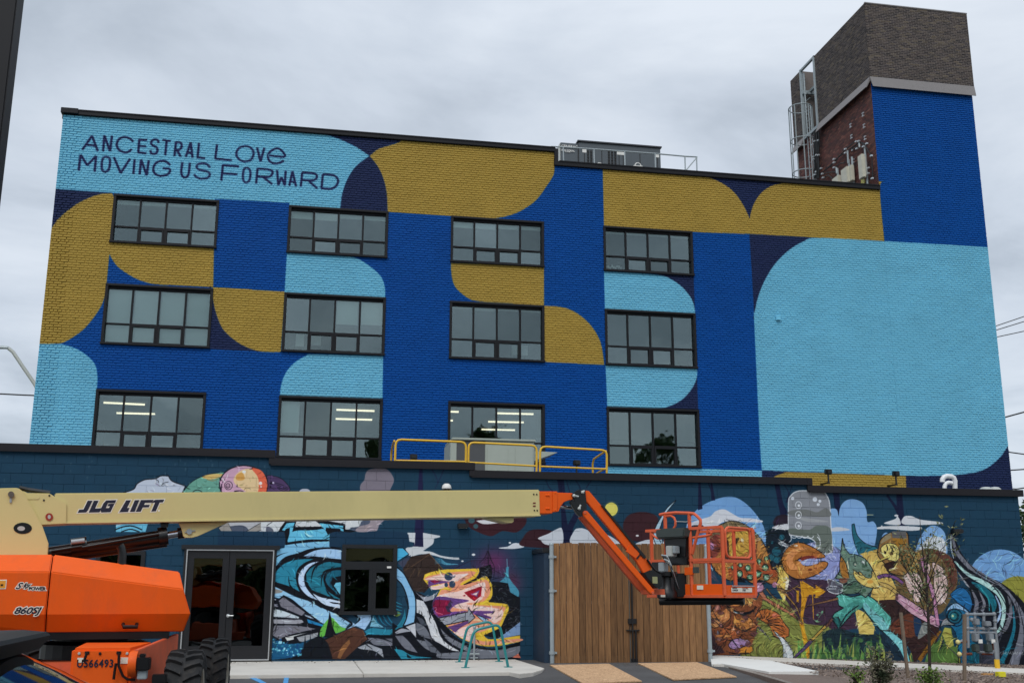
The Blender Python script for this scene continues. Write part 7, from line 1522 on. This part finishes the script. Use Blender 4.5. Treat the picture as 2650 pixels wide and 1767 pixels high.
# ------------------------------------------------------------------ plants
def leaf_mat(name, c0, c1):
    m_ = chip_mat(name, c0, c1, 5, .6); return m_
M_leaf = leaf_mat('leaf_green', (44, 62, 34), (86, 104, 60)); M_leaf2 = leaf_mat('sapling_leaf', (70, 84, 52), (128, 132, 96)); M_bark = mat('bark', (72, 58, 48), .9, 0, .2, 14); M_barkd = mat('bark_dark', (44, 36, 32), .9, 0, .2, 14)
def big_tree(x, y, h, rad, lab, seed, trunk_r=.22, n=6000, ls=.16, z0=None, grp=None):
    r = random.Random(seed); z0 = gz(min(x, 20), y) if z0 is None else z0; t = thing('tree', lab, 'tree', (x, y, z0), group=grp); mb = MB(); mb.tube([(0,0,-.1),(.05,.02,h*.3),(.0,.1,h*.55),(.1,0,h*.8)], trunk_r, 10, r1=.05); C = []
    lob = []
    for k in range(11):
        a = r.uniform(0, 6.28); rr_ = rad*r.uniform(.25, .75); zz = h*r.uniform(.42, .92); lob.append((rr_*math.cos(a), rr_*math.sin(a), zz, rad*r.uniform(.28, .5))); mb.tube([(0,.05,h*.35), (rr_*.5*math.cos(a), rr_*.5*math.sin(a), (h*.35+zz)/2+.1), (rr_*math.cos(a), rr_*math.sin(a), zz)], .06, 6, r1=.02)
    mb.build('trunk', M_bark, t, smooth=True)
    g_ = np.random.default_rng(seed)
    for i in range(n):
        L_ = lob[i % len(lob)]; d = g_.normal(size=3); d /= np.linalg.norm(d); q = L_[3]*g_.uniform(.55, 1.05); C.append((L_[0]+d[0]*q, L_[1]+d[1]*q, L_[2]+d[2]*q*.8))
    leaf_mesh('crown', C, ls, M_leaf, t, .6, seed=seed); return t
# trees across the street behind the photographer: the windows mirror them
for i, (u, v, hh, rd) in enumerate(((1700, 1125, 8.6, 2.6), (1260, 1110, 8.2, 2.6), (980, 1140, 7.6, 2.2), (1940, 1180, 7.2, 2.0), (300, 1195, 6.4, 1.8))):
    q = at_y(u, v, 2*YF+26); big_tree(q[0], -26-i*.7, q[2]+1.2, rd, ['broad tree across the street, first of the row on the lawn', 'second broad tree of the row on the lawn', 'third tree of the row on the lawn', 'fourth smaller tree of the row on the lawn', 'lowest tree of the row on the lawn'][i], 20+i, n=2500, ls=.22, z0=-.2, grp='trees on the lawn behind the photographer')
q = at_y(2640, 1290, 40); big_tree(q[0]+2.2, 41, q[2]+1.6, 3.0, 'leafy tree showing past the right end of the annex', 31, n=5000, ls=.13, z0=-.3)
# sapling with stakes
q = drop(2406, 1745); zb0 = gz2(*q); QY = q[1]; sap = thing('sapling', 'young staked tree with sparse leaves in front of the right mural', 'tree', (q[0], q[1], zb0)); S0 = Vector(sap.location); T = Matrix.Translation(-S0); rs = random.Random(12)
def m9(x, y, dy=0): return Vector(at_y(2330+x/3.034, 1250+y/3.034, QY+dy))
tr = MB(T); tp = [m9(232,1520), m9(228,1300), m9(222,1100), m9(214,950), m9(208,820), m9(190,650), m9(165,450), m9(152,260)]; tr.tube(tp[:5], .032, 8, r1=.022); tr.tube(tp[4:], .022, 6, r1=.005)
ends = []; 
def branch(a, d, L_, r_, lv):
    pts = [a]; p = a.copy()
    for k in range(4): d = (d+Vector((rs.uniform(-.22,.22), rs.uniform(-.22,.22), rs.uniform(-.05,.25)))).normalized(); p = p+d*L_/4; pts.append(p.copy())
    tr.tube(pts, r_, 5, r1=r_*.35); ends.extend(pts[1:])
    if lv < 2:
        for k in (1, 2, 3, 4):
            if rs.random() < .85: branch(pts[k], (d+Vector((rs.uniform(-1,1), rs.uniform(-1,1), rs.uniform(-.1,.7)))).normalized(), L_*rs.uniform(.4,.65), r_*.5, lv+1)
for (x0, y0, x1, y1) in ((214,950,60,700),(210,900,110,520),(215,980,380,760),(208,830,330,480),(205,780,240,420),(225,1080,60,880),(222,1060,400,900),(200,740,90,560),(212,900,20,760),(220,1010,440,840),(195,680,280,560),(208,860,-20,640)):
    a = m9(x0, y0); b = m9(x1, y1, rs.uniform(-.5,.5)); branch(a, (b-a).normalized(), (b-a).length*.95, .014, 0)
tr.build('trunk', M_barkd, sap); Cl = []
for e_ in ends:
    for _ in range(rs.choice((0,1,1,2))): q_ = e_+Vector((rs.gauss(0,.05), rs.gauss(0,.05), rs.gauss(0,.05)))-S0; Cl.append(tuple(q_))
leaf_mesh('crown', Cl, .038, M_leaf2, sap, .42, seed=3)
M_stake = mat('weathered_wood', (112, 98, 84), .9, 0, .15, 20)
def stake(ub, vb, ut, vt, lab):
    a = drop(ub, vb); zb1 = gz2(*a); A_ = Vector((a[0], a[1], zb1)); B_ = Vector(at_y(ut, vt, a[1])); o = MB(); d = B_-A_; o.bar((0,0,-.15), d, .055, .045); s = o.build('tree_stake', M_stake, None, bevel=.004); s.location = A_; tag(s, lab, 'stake', 'wooden tree stakes by the sapling'); return A_, B_
A1, B1 = stake(2350.5, 1750, 2331, 1584, 'leaning wooden stake left of the sapling'); A2_, B2_ = stake(2494, 1762, 2496, 1588, 'upright wooden stake right of the sapling, in front of the meters')
mb = MB(T); tm = m9(222, 1110); mb.tube([B1-Vector((0,0,.12)), tm+Vector((0,0,-.02)), m9(222,1140), B2_-Vector((0,0,.9))], .007, 5); mb.build('tie', M_blk, sap)
def shrub(u, v, h_, r_, lab, seed, m_, n=900, ls=.04):
    a = drop(u, v); z = gz2(*a); o = thing('shrub', lab, 'shrub', (a[0], a[1], z), group='small shrubs in the mulch bed'); r = random.Random(seed); mb = MB(); C = []
    for k in range(16):
        t = r.uniform(0, 6.28); e_ = Vector((r_*math.cos(t)*r.uniform(.3,1), r_*math.sin(t)*r.uniform(.3,1), h_*r.uniform(.55,1))); mb.tube([(0,0,0), e_*.5+Vector((0,0,.05)), e_], .008, 5, r1=.003)
        for _ in range(n//16): f = r.uniform(.35, 1.05); p = e_*f; C.append((p.x+r.gauss(0,r_*.16), p.y+r.gauss(0,r_*.16), max(p.z+r.gauss(0,.05), .01)))
    mb.build('stem', M_barkd, o); leaf_mesh('foliage', C, ls, m_, o, .5, seed=seed)
M_sh = leaf_mat('shrub_leaf', (40, 52, 34), (120, 116, 96)); M_sh2 = leaf_mat('shrub_leaf_bright', (58, 84, 34), (110, 132, 58))
shrub(2282, 1790, .66, .25, 'purple green shrub left of the sapling, near the bottom edge', 4, M_sh, 800, .03); shrub(2415, 1785, .32, .24, 'low bright green shrub under the sapling', 5, M_sh2, 600, .026); shrub(2216, 1768, .25, .2, 'tiny shrub at the edge of the mulch bed', 6, M_sh2, 160, .03)
# ------------------------------------------------------------------ meter set, bollard
YM_ = YA-.55
def m9y(x, y, Y=YM_): return Vector(at_y(2330+x/3.034, 1250+y/3.034, Y))
o0 = m9y(510, 1400); met = thing('meter_set', 'grey gas meter pipework and meters in front of the painted wave', 'gas meters', tuple(o0)); T = Matrix.Translation(-o0); M_pip = mat('grey_pipe', (126, 132, 138), .5, .1, .1)
for P in ([(525,1028),(735,1026)], [(530,1138),(742,1142)], [(740,1030),(745,1140),(765,1300),(768,1400)], [(528,1030),(530,1140),(535,1290)], [(585,1030),(585,1220)], [(655,1030),(655,1140)], [(690,1140),(690,1320)], [(540,1170),(740,1172)], [(610,1140),(610,1240)], [(500,1230),(450,1250)], [(600,1320),(720,1335),(740,1290)]):
    mb = MB(T); mb.tube([m9y(*p) for p in P], .032, 8); mb.build('pipe', M_pip, met, smooth=True)
for (x, y) in ((525,1028),(585,1028),(655,1028),(735,1026),(530,1138),(610,1140),(655,1140),(742,1142),(745,1080),(690,1140),(560,1070)):
    mb = MB(T); mb.blob(m9y(x, y), .052, 8); mb.build('fitting', M_pip, met, smooth=True)
for (x0, y0, x1, y1, m_) in ((556,1178,592,1240,M_pip),(668,1176,712,1236,M_pip),(560,1060,600,1110,M_pip),(640,1080,690,1120,M_pip),(556,1260,600,1320,M_con),(650,1260,700,1320,M_con)):
    a, b = m9y(x0, y0), m9y(x1, y1); mb = MB(T); mb.box(a.x, b.x, YM_-.14, YM_+.02, b.z, a.z); mb.build('meter', m_, met, bevel=.015)
for (x0, y0, x1, y1) in ((582,1222,612,1252),(682,1222,712,1252)):
    a, b = m9y(x0, y0), m9y(x1, y1); mb = MB(T); mb.box(a.x, b.x, YM_-.17, YM_-.13, b.z, a.z); mb.build('meter_dial', M_white, met)
M_rust = mat('rusty_pipe', (104, 50, 34), .8, 0, .2, 20); M_cream = mat('cream_valve', (206, 196, 130), .6)
for P in ([(455,1245),(520,1240)], [(460,1340),(560,1338)], [(725,1250),(735,1330)], [(640,1335),(720,1338)]): mb = MB(T); mb.tube([m9y(*p) for p in P], .03, 8); mb.build('rusty_pipe', M_rust, met, smooth=True)
for x, y in ((452,1245),(464,1340)): mb = MB(T); mb.blob(m9y(x, y), .055, 8); mb.build('valve_cap', M_cream, met, smooth=True)
mb = MB(T); mb.tube([m9y(710,1210), m9y(735,1250), m9y(745,1310), m9y(742,1345)], .01, 6); mb.build('tube', mat('orange_tube', (170,130,50), .5), met)
b_ = drop(2582, 1732); o = thing('bollard', 'short yellow sleeved post below the gas meters', 'bollard', (b_[0], b_[1], gz2(*b_))); zt = at_y(2582, 1705, b_[1])[2]-gz2(*b_); mb = MB(); mb.tube([(0,0,-.1),(0,0,zt)], .055, 12); mb.build('sleeve', mat('bollard_yellow', (216,170,30), .5), o, smooth=True); mb = MB(); mb.tube([(0,0,zt),(0,0,zt+.35)], .035, 10); mb.build('pipe', M_pip, o)
b_ = drop(2590, 1751); o = MB(); o.box(-.08,.08,-.06,.06,0,.1); o = o.build('marker_block', mat('marker_yellow', (214,206,40), .6), None, bevel=.01); o.location = (b_[0], b_[1], gz2(*b_)); tag(o, 'small yellow block on the mulch below the bollard', 'marker')
b_ = drop(2555, 1747); o = MB(); o.box(-.12,.12,-.03,.03,0,.03); o = o.build('wood_offcut', mat('offcut', (190,140,80), .8), None); o.location = (b_[0], b_[1], gz2(*b_)+.01); tag(o, 'small pale wood offcut lying beside the yellow block', 'wood')

# leaf litter and grit along the wall foot, pavement and lot
rl = random.Random(17); LT = []
for _ in range(420): x = rl.uniform(-4, 8.8); y = YA-abs(rl.gauss(0, .5))-.02; LT.append((x, min(y, YA-.03), SZW+.006)) if x < 4.4 else LT.append((x, 21.9-abs(rl.gauss(0,.6)), gz(x, 21.3)+.012))
leaf_mesh('leaf_litter', LT, .018, chip_mat('litter', (60,50,38), (150,132,104)), asp=.5, flat=.9, kind='stuff')

# dense hedge and scrub beyond the lawn across the street, mirrored dark in the ground floor glass
g5 = np.random.default_rng(41); hx = g5.uniform(-60, 34, 16000); hz = 5.2+1.3*np.sin(hx*.31)+.8*np.sin(hx*.83+1); HC = np.stack([hx, -31-g5.uniform(0, 3, 16000), -.2+hz*g5.uniform(0, 1, 16000)**.8], 1)
leaf_mesh('hedge_foliage', HC, .42, M_leaf, None, .7, seed=42, kind='stuff')
